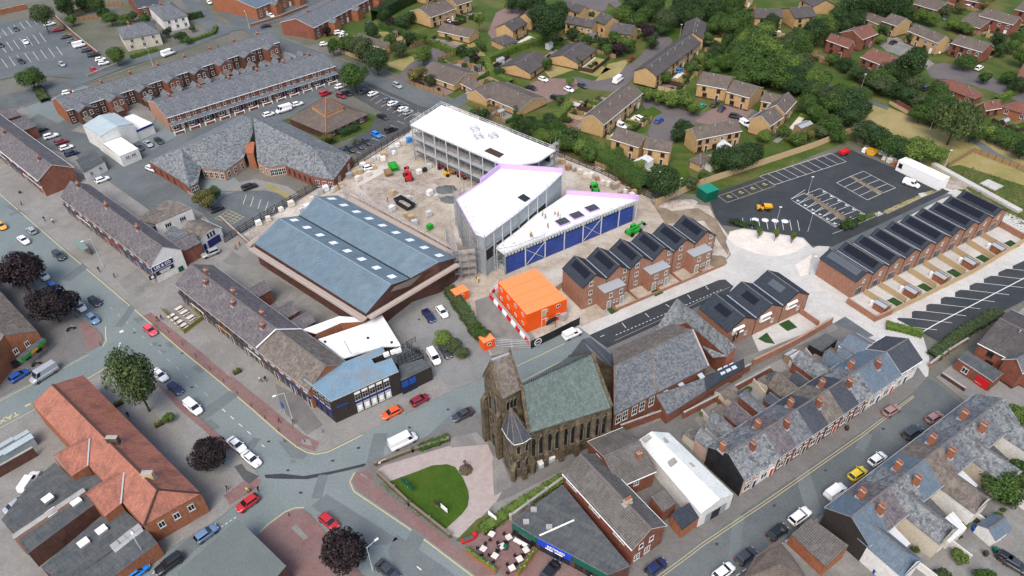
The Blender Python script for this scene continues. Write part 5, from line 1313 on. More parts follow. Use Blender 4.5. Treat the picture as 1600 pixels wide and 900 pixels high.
 # octagonal stair turret and its apse roof
 ap,ring = q(797.5,637,14.2),[q(784,669,9.6),q(792,683,9.6),q(803,695,9.6),q(817,692,9.6),q(830,684,9.6),q(829,674,9.6),q(818,660,9.6),q(800,655,9.6)]
 b = MB();w = MB();n = len(ring);cen = sum(ring,Vector())/n
 for i in range(n):
  a,c = ring[i],ring[(i+1)%n];b.face([a,c,ap]);b.face([c,a,cen])
  ia,ic = a.lerp(cen,.06),c.lerp(cen,.06);w.face([(ia.x,ia.y,0),(ic.x,ic.y,0),(ic.x,ic.y,9.6),(ia.x,ia.y,9.6)])
  MB().beam(a,c,.12,-.14).build('gutter', 'white_trim',t) if i in (0,1,2,3) else None;MB().beam(a,ap,.14,.08).build('hip_lead', 'slate_brown',t)
 b.build('turret_roof', 'slate_dark',t);w.build('turret_wall', 'sandstone',t)
 for i in (1,2,3):
  a,c = ring[i].lerp(cen,.06),ring[(i+1)%n].lerp(cen,.06);m =(a+c)/2;r = math.atan2((c-a).y,(c-a).x);k = Vector((math.sin(r),-math.cos(r),0))*.03
  obj('lancet_window',lw2,t,(m.x+k.x,m.y+k.y,6.6),r);obj('lancet_window',lw2,t,(m.x+k.x,m.y+k.y,2.6),r)
 for i in (2,3,4):p = ring[i].lerp(cen,.04);obj('buttress',cached('tb', lambda :MB().box(-.4,.4,-.9,0,0,3.2).face([(-.4,-.9,3.2),(.4,-.9,3.2),(.4,0,4.6),(-.4,0,4.6)]).mesh('buttress', 'sandstone')),t,(p.x,p.y,0),math.atan2((ring[min(i+1,n-1)]-ring[i-1]).y,(ring[min(i+1,n-1)]-ring[i-1]).x))
 # hall: far slope, walls
 h1,h2 = q(960,572,10),q(1082,515,10);f1,f2 = q(960,648,6),q(1107,572,6);g1 = h1*2-f1;g2 = h2*2-f2;g1.z = g2.z = 6
 MB().slab([g1,h1,h2,g2],.2).build('roof', 'slate_brown',t)
 w = MB();i1,i2,k1,k2 = f1.lerp(g1,.04),f2.lerp(g2,.04),g1.lerp(f1,.04),g2.lerp(f2,.04)
 w.face([(i1.x,i1.y,0),(i2.x,i2.y,0),(i2.x,i2.y,6),(i1.x,i1.y,6)]);w.face([(k2.x,k2.y,0),(k1.x,k1.y,0),(k1.x,k1.y,6),(k2.x,k2.y,6)])
 w.face([(k1.x,k1.y,0),(i1.x,i1.y,0),(i1.x,i1.y,6),(h1.x,h1.y,9.8),(k1.x,k1.y,6)]);w.face([(i2.x,i2.y,0),(k2.x,k2.y,0),(k2.x,k2.y,6),(h2.x,h2.y,9.8),(i2.x,i2.y,6)])
 w.build('hall_wall', 'brick_red',t)
 hc = h1.lerp(h2,.43);he_ = f1.lerp(f2,.43);MB().beam(hc,he_,.45,.12).build('coping', 'slate_brown',t);MB().beam(h2,f2,.35,.2).build('coping', 'concrete',t);MB().beam(h1,f1,.3,.2).build('coping', 'slate_brown',t)
 MB().beam(h1,h2,.3,.1).build('ridge_cap', 'ridge_tile',t)
 u =(i2-i1).normalized();r = math.atan2(u.y,u.x)
 for s in (.05,.12,.22,.3,.4):p = i1+(i2-i1)*s;put_window(t,(p.x+u.y*.02,p.y-u.x*.02,2.2),r,1.2,2.4, 'white',2,2)
 drop([(1025,618,4.4),(1043,646,3.2),(1103,608,3.2),(1163,573,3.2),(1161,562,4.4)], 'lean_to_wall', 'brick_red')
 for a in ((1037,614),(1060,602),(1091,588),(1122,580),(1131,576),(1140,572)):
  c = q(a[0]+5,a[1]+1,4.1);MB().box(-.55,.55,-.7,.7,-.1,.1).build('rooflight', 'roof_light_glass',t).matrix_local = Matrix.Translation(c+Vector((0,0,.15)))@Matrix.Rotation(r,4, 'Z')@Matrix.Rotation(.3,4, 'X')
  # cross wing at the far end
 drop([(1072,503,6.0),(1136,556,6.0),(1151,541,8.6),(1077,481,8.6)], 'wing_wall', 'brick_red')
 drop([(1018,522,4.2),(1056,513,4.6),(1072,503,6.0)], 'wing_wall', 'brick_red')
 # far side of the cross wing's roof
 wa,wb_ = q(1077,481,8.6),q(1151,541,8.6);e_ = q(1072,503,6.0);off = Vector((wa.x-e_.x,wa.y-e_.y,-2.6))*.9
 MB().slab([wa,wb_,wb_+off,wa+off][::-1],.2).build('roof', 'slate_mottled',t)
 p = q(1143,549,7);
 for s in (.3,.7):c = q(1136,556,0).lerp(q(1151,541,0),s);rr = ang(q(1136,556,0),q(1151,541,0));put_window(t,(c.x+math.sin(rr)*.03,c.y-math.cos(rr)*.03,3.6),rr,.9,1.6, 'brown')
 # side chapel roof between nave and hall
 drop([(888,559,6.4),(925,552,8.6),(958,575,7.0)], 'chapel_wall', 'sandstone')
 return t
plain('sandstone_pale',(.17,.14,.1),.9)
CH = church()
# the new brick houses with sawtooth roofs and solar panels
def gable_row(name,group,fa,fb,ba,n,hr,he,labels,fit,wall='brick_new',roof='slate_new',depth=None):
 """gable-fronted houses side by side: fa, fb front apexes of the first and last, ba back apex of the first (pixels at hr)"""
 A,B,K = P(*fa,hr),P(*fb,hr),P(*ba,hr)
 u = B-A;u.z = 0;W = u.length/(n-1);u.normalize();v = Vector((-u.y,u.x,0));D =(K-A).dot(v)
 if D<0:v = -v;u = -u;A,B = B,A;D = -D;labels = labels[::-1]
 D = depth or D
 rz = math.atan2(u.y,u.x);out =[]
 for i in range(n):
  c = A+u*W*i
  t = thing(name,labels[i], 'house',(c.x,c.y,.1),rz,group)
  wing(t,-W/2+.004,W/2-.004,.15,D-.15,he-.12,hr-.12,wall,roof, 'y',trim='steel_dark')
  for s in (-1,1):obj('verge',cached(('vg',W,he,hr), lambda :MB().beam((-W/2,0,he-.2),(0,0,hr-.14),.16,.18).beam((W/2,0,he-.2),(0,0,hr-.14),.163,.18).mesh('verge', 'black_trim')),t,(0,.0 if s<0 else D,0))
  obj('downpipe',cached(('dp',he), lambda :MB().tube((0,0,0),(0,0,he),.05,6).box(-.15,.15,-.1,.1,he-.3,he).mesh('downpipe', 'black_trim')),t,(W/2,.08,0))
  obj('valley_gutter',cached(('vl',D), lambda :MB().box(-.16,.16,.1,D-.1,-.05,.03).mesh('valley_gutter', 'lead')),t,(W/2,0,he+.06)) if i<n-1 else None
  fit(t,i,W,D,hr,he);out.append(t)
 return out
plain('solar_cell',(.011,.013,.021),.5,.0,.12);plain('solar_pale',(.075,.09,.105),.4,0,.3)
def solar(t,W,hr,he,y0,y1,s0,s1,nx,ny,mat='solar_cell',side=-1):
 """panels on the slope: s from 0 (eave) to 1 (ridge)"""
 pw,sl =(y1-y0)/nx,math.hypot(W/2,hr-he)
 ph = sl*(s1-s0)/ny;a = math.atan2(hr-he,W/2)
 me = cached(('sp',round(pw,2),round(ph,2),mat), lambda :MB().box(-ph/2+.012,ph/2-.012,-pw/2+.012,pw/2-.012,0,.04,1,0).mesh('solar_panel',[mat, 'steel_dark']))
 for j in range(ny):
  s = s0+(s1-s0)*(j+.5)/ny
  for i in range(nx):
   o = obj('solar_panel',me,t,(side*(W/2)*(1-s),y0+pw*(i+.5),he+(hr-he)*s+.13))
   o.rotation_euler =(0,side*a,0) if side<0 else (0,a,0)
def fit_row1(t,i,W,D,hr,he):
 solar(t,W,hr,he,1.2,D-1.2,.42,.86,5,2)
 odd = LEFT1[i]
 for z in (1.0,3.6,6.1):put_window(t,(-W*.16 if odd else W*.28,.13,z),0,.95,1.15, 'white',2,1)
 if odd:
  wing(t,W*.14,W*1.02,-2.5,.1,5.0,5.0, 'brick_new', 'lead', 'f',trim='grey_trim',names=('porch_wall', 'porch_roof'))
  for x,z in ((W*.42,3.1),(W*.86,3.1)):put_window(t,(x,-2.52,z),0,.9,1.2, 'white',2)
  for x in (W*.36,W*.92):put_door(t,(x,-2.52,.02),0,.95,2.1, 'grey_trim')
  for x in (W*.58,W*.72):put_window(t,(x,-2.52,1.1),0,.5,.8, 'white',1)
 put_window(t,(0,D-.13,3.6),PI,1.2,1.2, 'white',2)
 MB().box(-W*.5,W*.5,-4.2,-4.0,0,.7).box(-.1-W*.5,.1-W*.5,-4.0,-.1,0,.7).build('garden_wall', 'brick_new',t) if i else None
LEFT1 =[True,False]*3
R1 = gable_row('new_house', 'row of new three storey houses by the building site',(931,430),(1105,362),(897.5,400),6,8.9,6.6,
 ['new three storey brick house next to the orange cabins', 'second new three storey house from the orange cabins', 'third new three storey house from the orange cabins', 'third new three storey house from the pale plaza', 'second new three storey house from the pale plaza', 'new three storey brick house at the end by the pale plaza'],fit_row1)
def fit_row3(t,i,W,D,hr,he):
 solar(t,W,hr,he,1.0,D-.9,.30,.88,8,2, 'solar_pale' if i<1 else 'solar_cell')
 put_window(t,(.2,.13,3.3),0,.75,1.0, 'white',2);put_window(t,(-W*.12,.13,.15),0,2.2,2.1, 'grey',3)
 put_window(t,(0,D-.13,3.3),PI,1.2,1.2, 'white',2)
R3 = gable_row('new_house', 'row of ten new houses with solar panels',(1355,425.5),(1567,326.3),(1299,388),10,6.6,5.0,
 ['new brick house with pale solar panels at the near end of the row of ten']+[f'new brick house with solar panels, {w_} from the near end of the row of ten' for w_ in ('second', 'third', 'fourth', 'fifth', 'sixth', 'seventh', 'eighth', 'ninth')]+['new brick house with solar panels at the far end of the row of ten'],fit_row3)
def fit_row2n(t,i,W,D,hr,he):
 solar(t,W,hr,he,D*.30,D*.72,.40,.78,4,2, 'solar_cell' if i<2 else 'solar_pale')
 put_window(t,(W*.2,.13,1.4),0,.7,1.0, 'white',2);put_window(t,(-W*.1,.13,3.6),0,1.6,.9, 'grey',3)
 b = MB();b.box(-W*.35,W*.05,-.35,.1,3.4,3.5).box(-W*.35,-W*.3,-.35,.1,3.5,4.6).face([(-W*.35,-.35,4.6),(W*.05,-.35,4.6),(W*.05,.1,5.0),(-W*.35,.1,5.0)]);b.build('window_hood', 'white_trim',t)
RM = gable_row('new_house', 'trio of new houses between the church hall and the plaza',(1164,496),(1248,457),(1116.5,459),3,7.2,5.0,
 ['new brick house nearest the church hall in the row of three', 'middle new brick house in the row of three', 'new brick house nearest the pale plaza in the row of three'],fit_row2n)
# gardens of the row of ten: walls, fences, sheds, planting
wall_run('garden_wall', 'long red brick garden wall round the end of the row of ten',[(1322,474),(1366,503),(1393,491)],1.5,.24, 'brick_new',z0=.1,cap='brick_pink')
wall_run('garden_wall', 'red brick wall closing the far end of the gardens of the row of ten',[(1560,354),(1602,378)],1.6,.24, 'brick_new',z0=.1,cap='brick_pink')
fence('fence', 'long timber back fence behind the gardens of the row of ten',[(1393,491),(1520,428),(1602,378)],1.7,1.9,z0=.1)
for i in range(9):
 x,y = 1349+i*23.6*(1-.004*i),460-i*11.2
 fence('fence', 'timber side fence between gardens of the row of ten',[(x,y),(x+21,y+13),(x+41,y+25.5)],1.6,1.9,z0=.1,group='side fences of the row of ten')
 if i%2==0:
  shed(x+25,y+24.5,2.6,1.8,1.9, 'small brown shed in a garden of the row of ten', 'brick_orange', 'lead',23,13.5,.25,False, 'sheds of the row of ten')
  box_thing('storage_unit', 'white utility box in a garden of the row of ten', 'utility box',x+13,y+17,.9,.7,1.2, 'barrier_white',23,13.5,.1,group='white boxes of the row of ten')
  sheet('lawn_patch',[(x+36,y+10),(x+47,y+5),(x+62,y+14),(x+52,y+19)], 'grass_lush',.12)
  ground_cover('ground_planting',[(x+36,y+10),(x+47,y+5),(x+62,y+14),(x+52,y+19)], 'leaf_dark',9,.12,.35)
wall_run('garden_wall', 'low brick wall beside the new house nearest the plaza',[(1249,490),(1278,510)],1.4,.24, 'brick_new',z0=.1)
wall_run('boundary_wall', 'long brick boundary wall behind the trio of new houses',[(1175,573),(1240,541),(1298,507)],1.9,.3, 'brick_new',z0=.1,cap='brick_pink')
for i,q in enumerate(([(1216,507),(1232,500),(1246,512),(1230,518)],[(1184,530),(1198,520),(1211,538),(1196,536)],[(1156,545),(1170,537),(1166,552)])):sheet('lawn_patch',q, 'grass_lush',.12)
for q in ([(948,484),(960,478),(967,486),(955,492)],[(1017,456),(1029,450),(1037,458),(1024,464)],[(1083,431),(1093,426),(1097,430),(1086,435)]):sheet('lawn_patch',q, 'grass_lush',.12)
# orange site cabins, barriers, hoarding
C4 =[P(778,441,5.3),P(837,419,5.3),P(886,467,5.3),P(823,492,5.3)]
for lv in (0,1):
 for k in range(4):
  f = lambda s,t:C4[0].lerp(C4[3],s).lerp(C4[1].lerp(C4[2],s),t)
  a,b_,c,d = f((k+.008)/4,0),f((k+.008)/4,1),f((k+.992)/4,1),f((k+.992)/4,0)
  o = Vector((a.x,a.y,.06+lv*2.62));fl =('upper', 'lower')[1-lv];fl = 'upper' if lv else 'lower'
  t = thing('site_cabin',f'{fl} orange steel site cabin, '+('farthest from the road', 'second from the far end', 'second from the road', 'nearest the road')[k], 'site cabin',o,0, 'stacked orange site cabins')
  b = MB();pl =[(p.x-o.x,p.y-o.y) for p in (a,b_,c,d)];b.prism(pl,0,2.45,0);b.build('body', 'orange_paint',t)
  MB().prism([(x*1.0,y) for x,y in pl],2.45,2.6,1,0).build('roof',['orange_roof', 'orange_paint'],t)
  e =(d-a);L = e.length;r = math.atan2(e.y,e.x);nn = Vector((e.y,-e.x,0)).normalized()*.03
  nn = -nn if nn.dot(b_-a)>0 else nn;rr = r if nn.dot(Vector((math.sin(r),-math.cos(r),0)))>0 else r+PI
  m =(a+d)/2-o+nn
  put_window(t,(m.x,m.y,1.2),rr,1.0,.8, 'white',2,1,False)
  rb = MB()
  for j in range(9):q = a.lerp(d,(j+.5)/9)-o+nn*.5;rb.tube((q.x,q.y,.2),(q.x,q.y,2.4),.05,4)
  rb.build('corrugation', 'orange_paint',t)
  if k==3:
   e = c-d;r = math.atan2(e.y,e.x);nn = Vector((e.y,-e.x,0)).normalized()*.03
   for s,w_ in ((.78,1.0),(.5,.5)):q = d.lerp(c,s)-o+nn;put_window(t,(q.x,q.y,1.2),r,w_,.8, 'white',2,1,False)
   q = d.lerp(c,.42)-o+nn;put_door(t,(q.x,q.y,.1),r,.95,2.0, 'cream_pot' if lv else 'orange_paint')
st_ = thing('external_stair', 'dark steel stair up to the upper orange cabins', 'stair',P(862,503,.06));b = MB();p0,p1 = P(852,506,.1)-st_.location,P(868,497,2.8)-st_.location
for j in range(10):q = p0.lerp(p1,j/9);b.box(q.x-.35,q.x+.35,q.y-.45,q.y+.45,q.z-.05,q.z)
b.build('steps', 'steel_dark',st_);b = MB();b.tube(p0+Vector((0,-.5,1)),p1+Vector((0,-.5,1)),.04);b.tube(p0+Vector((0,.5,1)),p1+Vector((0,.5,1)),.04);b.tube(p1,p1+Vector((0,0,-2.7)),.05);b.build('railing', 'steel_dark',st_)
def barrier_run(a,b_,n):
 a,b_ = P(*a,.06),P(*b_,.06);d =(b_-a);L = d.length/n;r = math.atan2(d.y,d.x)
 me =[MB().box(.03,L-.03,-.25,.25,0,.55).box(.03,L-.03,-.12,.12,.55,1.0).mesh('barrier_block',m) for m in ('red_paint', 'barrier_white')]
 fm = MB()
 for z in (1.05,1.6,2.1):fm.tube((0,0,z),(L,0,z),.025,4)
 for j in range(5):fm.tube((L*j/4,0,1),(L*j/4,0,2.1),.02,4)
 fm = fm.mesh('mesh_panel', 'barrier_white')
 for i in range(n):
  q = a.lerp(b_,i/n);cn =('red', 'white')[i%2]
  t = thing('traffic_barrier',f'{cn} plastic barrier block with mesh panel beside the orange cabins', 'barrier',q,r, 'red and white barriers beside the cabins');obj('barrier_block',me[i%2],t);obj('mesh_panel',fm,t)
barrier_run((766,464),(828,539),9)
barrier_run((766,463),(779,447),2)
def hoarding(label,pts,h,mat='steel_dark',name='hoarding'):
 return fence(name,label,pts,h,2.4,mat, 'dark_timber', 'site hoardings',.06)
hd = hoarding('black site hoarding with a round white emblem beside the road',[(830,545),(862,530),(905,508)],2.2)
c = P(840,540,0);e = P(862,530,0)-P(830,545,0);r = math.atan2(e.y,e.x)
lg = obj('emblem',MB().lathe([(.95,0),(.95,.03)],24).lathe([(.72,.03),(.72,.045)],24,mi=1).mesh('emblem',['barrier_white', 'steel_dark']),hd);q = c-hd.location+Vector((math.sin(r),-math.cos(r),0))*.14
marks(hd,6,1.1,.3, 'barrier_white',(q.x+math.sin(r)*.06,q.y-math.cos(r)*.06,1.15),(PI/2,0,r));lg.location =(q.x,q.y,1.15);lg.rotation_euler =(PI/2,0,r)
gt = fence('site_gate', 'wide grey mesh site gate between orange huts and hoarding',[(774,541),(800,543),(828,544)],2.2,3.0, 'galvanised', 'galvanised', 'site gates',.06,rails=(.1,.6,1.1,1.6,2.1),thick=.04)
for x,y,lab,sz in ((719,466, 'orange steel storage hut by the far end of the yard hedge',(3.4,2.4,2.4)),(761,541, 'orange gatehouse hut at the site entrance',(2.6,2.2,2.4))):
 t = box_thing('site_hut',lab, 'site hut',x,y,*sz, 'orange_paint',6,-2.6,.06);MB().box(-sz[0]/2-.05,sz[0]/2+.05,-sz[1]/2-.05,sz[1]/2+.05,sz[2],sz[2]+.12).build('roof', 'orange_roof',t);put_window(t,(0,-sz[1]/2-.02,1.2),0,.9,.8, 'white',2,1,False)
 # the two new school-like buildings under construction
def site_block(name,label,roof,z,floors,parapet,pmat,cols,wallruns=(),inset=.25):
 pts =[P(x,y,z) for x,y in roof];o = sum(pts,Vector())/len(pts);o.z = 0
 t = thing(name,label, 'building',o);pl =[(p.x-o.x,p.y-o.y) for p in pts]
 MB().prism(pl,z-.35,z,1,0).build('roof',['membrane_site', 'galvanised'],t)
 n = len(pl);b = MB()
 for i in parapet:
  p,q = Vector((*pl[i],z)),Vector((*pl[(i+1)%n],z));b.beam(p,q,.3,1.35)
 if parapet:b.build('parapet',pmat,t)
 for fz in floors:MB().prism([(x*.985,y*.985) for x,y in pl],fz-.3,fz,0).build('floor_slab', 'lead',t)
 cm = MB().tube((0,0,0),(0,0,z-.3),.16,6).mesh('column', 'galvanised')
 for i,k in cols:
  for j in range(k+1):
   p = Vector(pl[i]).lerp(Vector(pl[(i+1)%n]),j/k)*.985;obj('column',cm,t,(p.x,p.y,0))
 for i,z0,z1,mat in wallruns:
  p,q = Vector(pl[i])*(1-inset/10),Vector(pl[(i+1)%n])*(1-inset/10)
  MB().face([(p.x,p.y,z0),(q.x,q.y,z0),(q.x,q.y,z1),(p.x,p.y,z1)]).build('wall_or_shade_sheet',mat,t)  # real sheeting, except the near-black runs, which are painted interior shade
 return t,o,pl
noisy('membrane_site',(.77,.77,.775),(.73,.73,.735),.2,.5,(.66,.66,.67),.12,fine=1.0,amt3=.6)
plain('lilac_board',(.52,.36,.64),.6)
noisy('grey_sheathing',(.30,.345,.36),(.25,.29,.305),.3,.5,(.38,.42,.43),.15)
noisy('blue_sheet',(.012,.045,.24),(.02,.065,.31),.6,.45,(.008,.03,.16),.4,spec=.5)
noisy('interior_shade',(.03,.032,.035),(.02,.022,.024),.5,.9)  # near-black sheets paint in the shade inside the open steel frames
NB1 = site_block('new_building', 'long new steel framed block with bright white flat roof and handrail',[(641,195),(690,164),(868,235),(843,252),(795,262)],11.6,(7.6,4.0),(), 'galvanised',[(4,8),(1,8),(0,2),(2,1),(3,2)],[(1,0,11, 'interior_shade')],.8)
def handrail(t,o,pts,z,closed=True,mat='galvanised',h=1.1):
 p =[P(x,y,z)-o for x,y in pts];b = MB();n = len(p)
 for i in range(n if closed else n-1):
  a,c = p[i],p[(i+1)%n];k = max(1,int((c-a).length/2.2))
  for q in (.55,h):b.tube(a+Vector((0,0,q)),c+Vector((0,0,q)),.04,4)
  for j in range(k+1):q = a.lerp(c,j/k);b.tube(q,q+Vector((0,0,h)),.04,4)
 b.build('handrail',mat,t)
handrail(*NB1[:2],[(641,195),(690,164),(868,235),(843,252),(795,262)],11.6,mat='white_trim')
o = NB1[1]
for i,(x,y) in enumerate(((742,204),(748,216),(771,215))):
 c = P(x,y,11.6);t = thing('roof_frame',('open metal guard frame on the white roof, farthest from its near edge', 'open metal guard frame on the white roof, left of the brown opening', 'open metal guard frame on the white roof nearest the far handrail end')[i], 'guard frame',c,.5)
 b = MB();
 for a_,b_ in (((-1,-1),(1,-1)),((1,-1),(1,1)),((1,1),(-1,1)),((-1,1),(-1,-1))):b.tube((*a_,1),(*b_,1),.04,4).tube((*a_,.5),(*b_,.5),.04,4).tube((*a_,0),(*a_,1.1),.04,4)
 b.build('rails', 'steel_dark',t)
c =[P(x,y,11.6)-o for x,y in ((756,236),(766,231),(788,241),(780,247))];MB().slab([q+Vector((0,0,.05)) for q in c],.04).build('plywood_hatch', 'dark_timber',NB1[0])
c =[P(x,y,11.6)-o for x,y in ((752,203),(762,196),(778,203),(768,210))];MB().slab([q+Vector((0,0,.35)) for q in c],.33).build('roof_upstand', 'membrane_site',NB1[0])
MB().tube(P(668,179,11.62)-o,P(835,247,11.62)-o,.05,4).build('lap_seam', 'lead',NB1[0])
NB2 = site_block('new_building', 'tall new building with white roof, lilac upstand and grey glazed sheathing',[(713,312),(751,287),(781,263),(880,270),(855,294),(811,331),(757,371),(742,365)],11.6,(7.8,4.2),(1,2), 'lilac_board',[(4,3),(5,4),(6,1),(7,3),(0,2)],[(7,0,11.4, 'grey_sheathing'),(6,0,11.4, 'grey_sheathing'),(5,0,3.9, 'grey_sheathing'),(5,4.5,7.5, 'interior_shade'),(5,8.1,11.3, 'grey_sheathing'),(4,7.8,11.3, 'grey_sheathing'),(4,0,7.5, 'interior_shade'),(0,0,11.3, 'grey_sheathing'),(1,0,11.3, 'interior_shade'),(2,0,11.3, 'grey_sheathing'),(3,0,11.3, 'grey_sheathing')])
o = NB2[1];lp = MB()
for a_,c_ in (((713,312),(742,365)),((713,312),(751,287))):lp.beam(P(*a_,11.6)-o,P(*c_,11.6)-o,.25,.25)
lp.build('edge_upstand', 'lilac_board',NB2[0])
handrail(NB2[0],o,[(742,365),(757,371),(811,331),(855,294),(880,270)],11.6,False)
c =[P(x,y,11.6)-o for x,y in ((809,309),(818,304),(829,311),(820,316))];MB().slab([q+Vector((0,0,.25)) for q in c],.23).build('roof_opening', 'steel_dark',NB2[0])
NB3 = site_block('new_building', 'low wing with white wedge roof, lilac upstand and blue sheeted walls',[(885,304),(998,312),(788,397),(775,388),(782,376),(812,352)],6.4,(),(0,), 'lilac_board',[(1,7),(2,1)],[(1,0,4.9, 'blue_sheet'),(0,0,5.6, 'grey_sheathing'),(2,0,2.0, 'grey_sheathing')],.45)
o = NB3[1];a,c = P(998,312,6.4)-o,P(788,397,6.4)-o;fb = MB();L =(c-a).length
for j in range(int(L/.9)):
 p,q = a.lerp(c,(j+.1)/int(L/.9)),a.lerp(c,(j+.72)/int(L/.9));fb.beam(p+Vector((0,0,-.95)),q+Vector((0,0,-.95)),.14,1.1)
fb.build('fascia_slat', 'galvanised',NB3[0])
for j in (2,5):
 br = MB();p,q = a.lerp(c,j/7)*.985,a.lerp(c,(j+1)/7)*.985;br.tube((p.x,p.y,.2),(q.x,q.y,5.2),.07,5).tube((q.x,q.y,.2),(p.x,p.y,5.2),.07,5);br.build('cross_brace', 'galvanised',NB3[0])
for i,(x,y) in enumerate(((925,327),(901,338),(879,348))):
 c = P(x,y,6.42);t = thing('rooflight',('dark rooflight kerb nearest the wedge roof tip', 'dark rooflight with a white disc on the wedge roof', 'dark rooflight beside the roofers on the wedge roof')[i], 'rooflight',c,ang(P(860,365),P(985,318)))
 MB().box(-1.6,1.6,-1.3,1.3,0,.4,0).build('kerb', 'lilac_board',t);MB().box(-1.5,1.5,-1.2,1.2,.4,.5).build('cover', 'slate_dark',t)
handrail(NB3[0],o,[(998,312),(788,397),(775,388)],6.4,False)
# scaffolds
scaffold('scaffold', 'dense tube scaffold between the market hall and the tall new building',[(700,395),(712,440),(745,436)],9.0,(2,4,6,8),2.0,1.3)
scaffold('scaffold', 'scaffold tower at the corner of the long white roof',[(650,226),(668,233)],11.0,(2,4,6,8,10),2.0,2.4)
scaffold('scaffold', 'scaffold with boarded lifts along the road side eave of the market hall',[(400,394),(572,506)],7.4,(2,4,6),2.4,1.1)
scaffold('scaffold', 'scaffold with boarded lifts along the near gable of the market hall',[(580,508),(718,424)],7.2,(2,4,6),2.2,1.2)
scaffold('scaffold', 'scaffold round the far eave of the market hall',[(718,420),(540,318)],6.8,(2,4,6),2.6,1.0)
scaffold('scaffold', 'slender scaffold in front of the tall grey sheathing',[(722,345),(744,428),(760,432)],12.0,(2,4,6,8,10),2.4,1.0,False)
scaffold('scaffold', 'open tube scaffold in front of the tall building and low wing corner',[(772,424),(806,418),(850,400)],6.8,(2,4,6),2.6,1.0,False)
# perimeter hoardings of dark rails on the far sides of the site
fence('hoarding', 'dark railed site fence along the library side',[(352,380),(420,338),(490,297),(560,258),(640,207)],2.4,2.6, 'dark_timber', 'dark_timber', 'dark railed site fences',.05,rails=(.2,.8,1.4,2.0),thick=.12)
fence('hoarding', 'dark railed site fence along the estate hedge',[(860,240),(940,272),(1018,312)],2.4,2.6, 'dark_timber', 'dark_timber', 'dark railed site fences',.05,rails=(.2,.8,1.4,2.0),thick=.12)
fence('fence', 'tall new timber fence between the estate and the car park',[(1024,322),(1090,292),(1180,262),(1270,232),(1345,202)],2.2,2.6, 'pale_timber', 'pale_timber')
fence('fence', 'short timber fence beside the first new three storey house',[(852,470),(882,447)],1.8,1.9, 'pale_timber', 'pale_timber')
hoarding('green tarpaulin fence between the bank yard and the site',[(702,458),(722,485),(750,530)],1.9, 'dark_green_paint')
t = thing('eaves_walkway', 'boarded scaffold walkway round the eaves of the market hall', 'walkway',P(556,400))
for a,c in (((392,388),(570,500)),((576,497),(716,413)),((720,405),(545,310)),((388,384),(434,345))):
 p,q = P(*a,6.0)-t.location,P(*c,6.0)-t.location;n = Vector((-(q-p).y,(q-p).x,0)).normalized()
 b = MB()
 for k in range(6):b.beam(p+n*(k-2.5)*.27,q+n*(k-2.5)*.27,.25,.06)
 b.build('deck_boards', 'scaffold_board',t)['kind'] = 'stuff'
 b = MB();b.beam(p-n*.85,q-n*.85,.05,.22).build('toe_board', 'scaffold_board',t);MB().tube(p-n*.85+Vector((0,0,1)),q-n*.85+Vector((0,0,1)),.06,4).build('guard_rail', 'galvanised',t)
def seams(nb,pairs,z):
 for a,c in pairs:MB().beam(P(*a,z)-nb[1],P(*c,z)-nb[1],.09,.025).build('lap_seam', 'lap_grey',nb[0])
plain('lap_grey',(.52,.53,.54),.6)
seams(NB1,[((670+i*33,199+i*13),(706+i*33,174+i*13)) for i in range(5)],11.6);seams(NB2,[((745,350),(845,285)),((726,322),(800,272)),((752,300),(790,338))],11.6);seams(NB3,[((820,372),(960,315)),((845,345),(920,318)),((870,320),(905,344))],6.4)
scaffold('scaffold', 'slender scaffold wrapping the grey left face of the tall new building',[(712,352),(724,386),(742,424)],12.0,(2,4,6,8,10),2.0,1.2)
scaffold('scaffold', 'scaffold along the courtyard face of the long white roofed block',[(650,246),(700,270),(752,294)],11.4,(2,4,6,8,10),2.6,1.0)
scaffold('scaffold', 'scaffold at the far end of the long white roofed block',[(848,290),(872,272)],11.4,(2,4,6,8,10),2.4,1.2)
coursed('tile_dark',(.088,.080,.078),(.068,.062,.062),(.045,.04,.04),.33,.32,.02,.85,stain=(.12,.108,.10),stain_amt=.6,offset=.0)
plain('fascia_blue',(.01,.05,.42),.4)
noisy('roof_sheet',(.13,.15,.145),(.11,.13,.125),.2,.8)
noisy('works_roof',(.36,.43,.45),(.32,.39,.41),.3,.6)
# older terraces, pub block, workshops
def by_x(ts): return sorted(ts,key= lambda t:pix(t.location)[0])
def repaint(t,part,mat):
 for c in KIDS(t):
  if c.name.split('.')[0]==part:c.material_slots[0].link = 'OBJECT';c.material_slots[0].material = M(mat)
def fit_rt(t,i,W,f,k,zf,zb,hr):
 put_door(t,(W*.8,f-.01,.1),0,.9,2.1,['navy', 'red_paint', 'black_door', 'dark_green_paint'][i%4]);fwin(t,W*.34,f,.9,1.6,1.5, 'white',2);fwin(t,W*.34,f,3.3,1.4,1.3, 'white',2);fwin(t,W*.8,f,3.3,.8,1.3, 'white',1)
 q = random.Random(i*7+3);wl = q.uniform(2.6,6.6)
 wing(t,W*q.uniform(.02,.2),W*q.uniform(.55,.85),k-.2,k+wl,q.uniform(2.7,4.6),q.uniform(4.7,6.0),['render_cream', 'brick_red', 'render_white', 'brick_dark'][i%4],['slate', 'slate_brown', 'slate_mottled'][i%3], 'y')
 if i%3!=1:wing(t,W*.1,W*.6,k+wl-.1,k+wl+2.6,2.1,2.7, 'render_cream', 'slate_brown', 'b',names=('outhouse_wall', 'outhouse_roof'))
 bwin(t,W*.8,k,3.2,.9,1.2)
 if i%2:chimney(t,.05,-1.3,hr-1.3,hr+1.0,.55,.95, 'brick_red',3)
 else :chimney(t,.05,1.5,hr-1.3,hr+1.0,.55,.95, 'brick_orange',3)
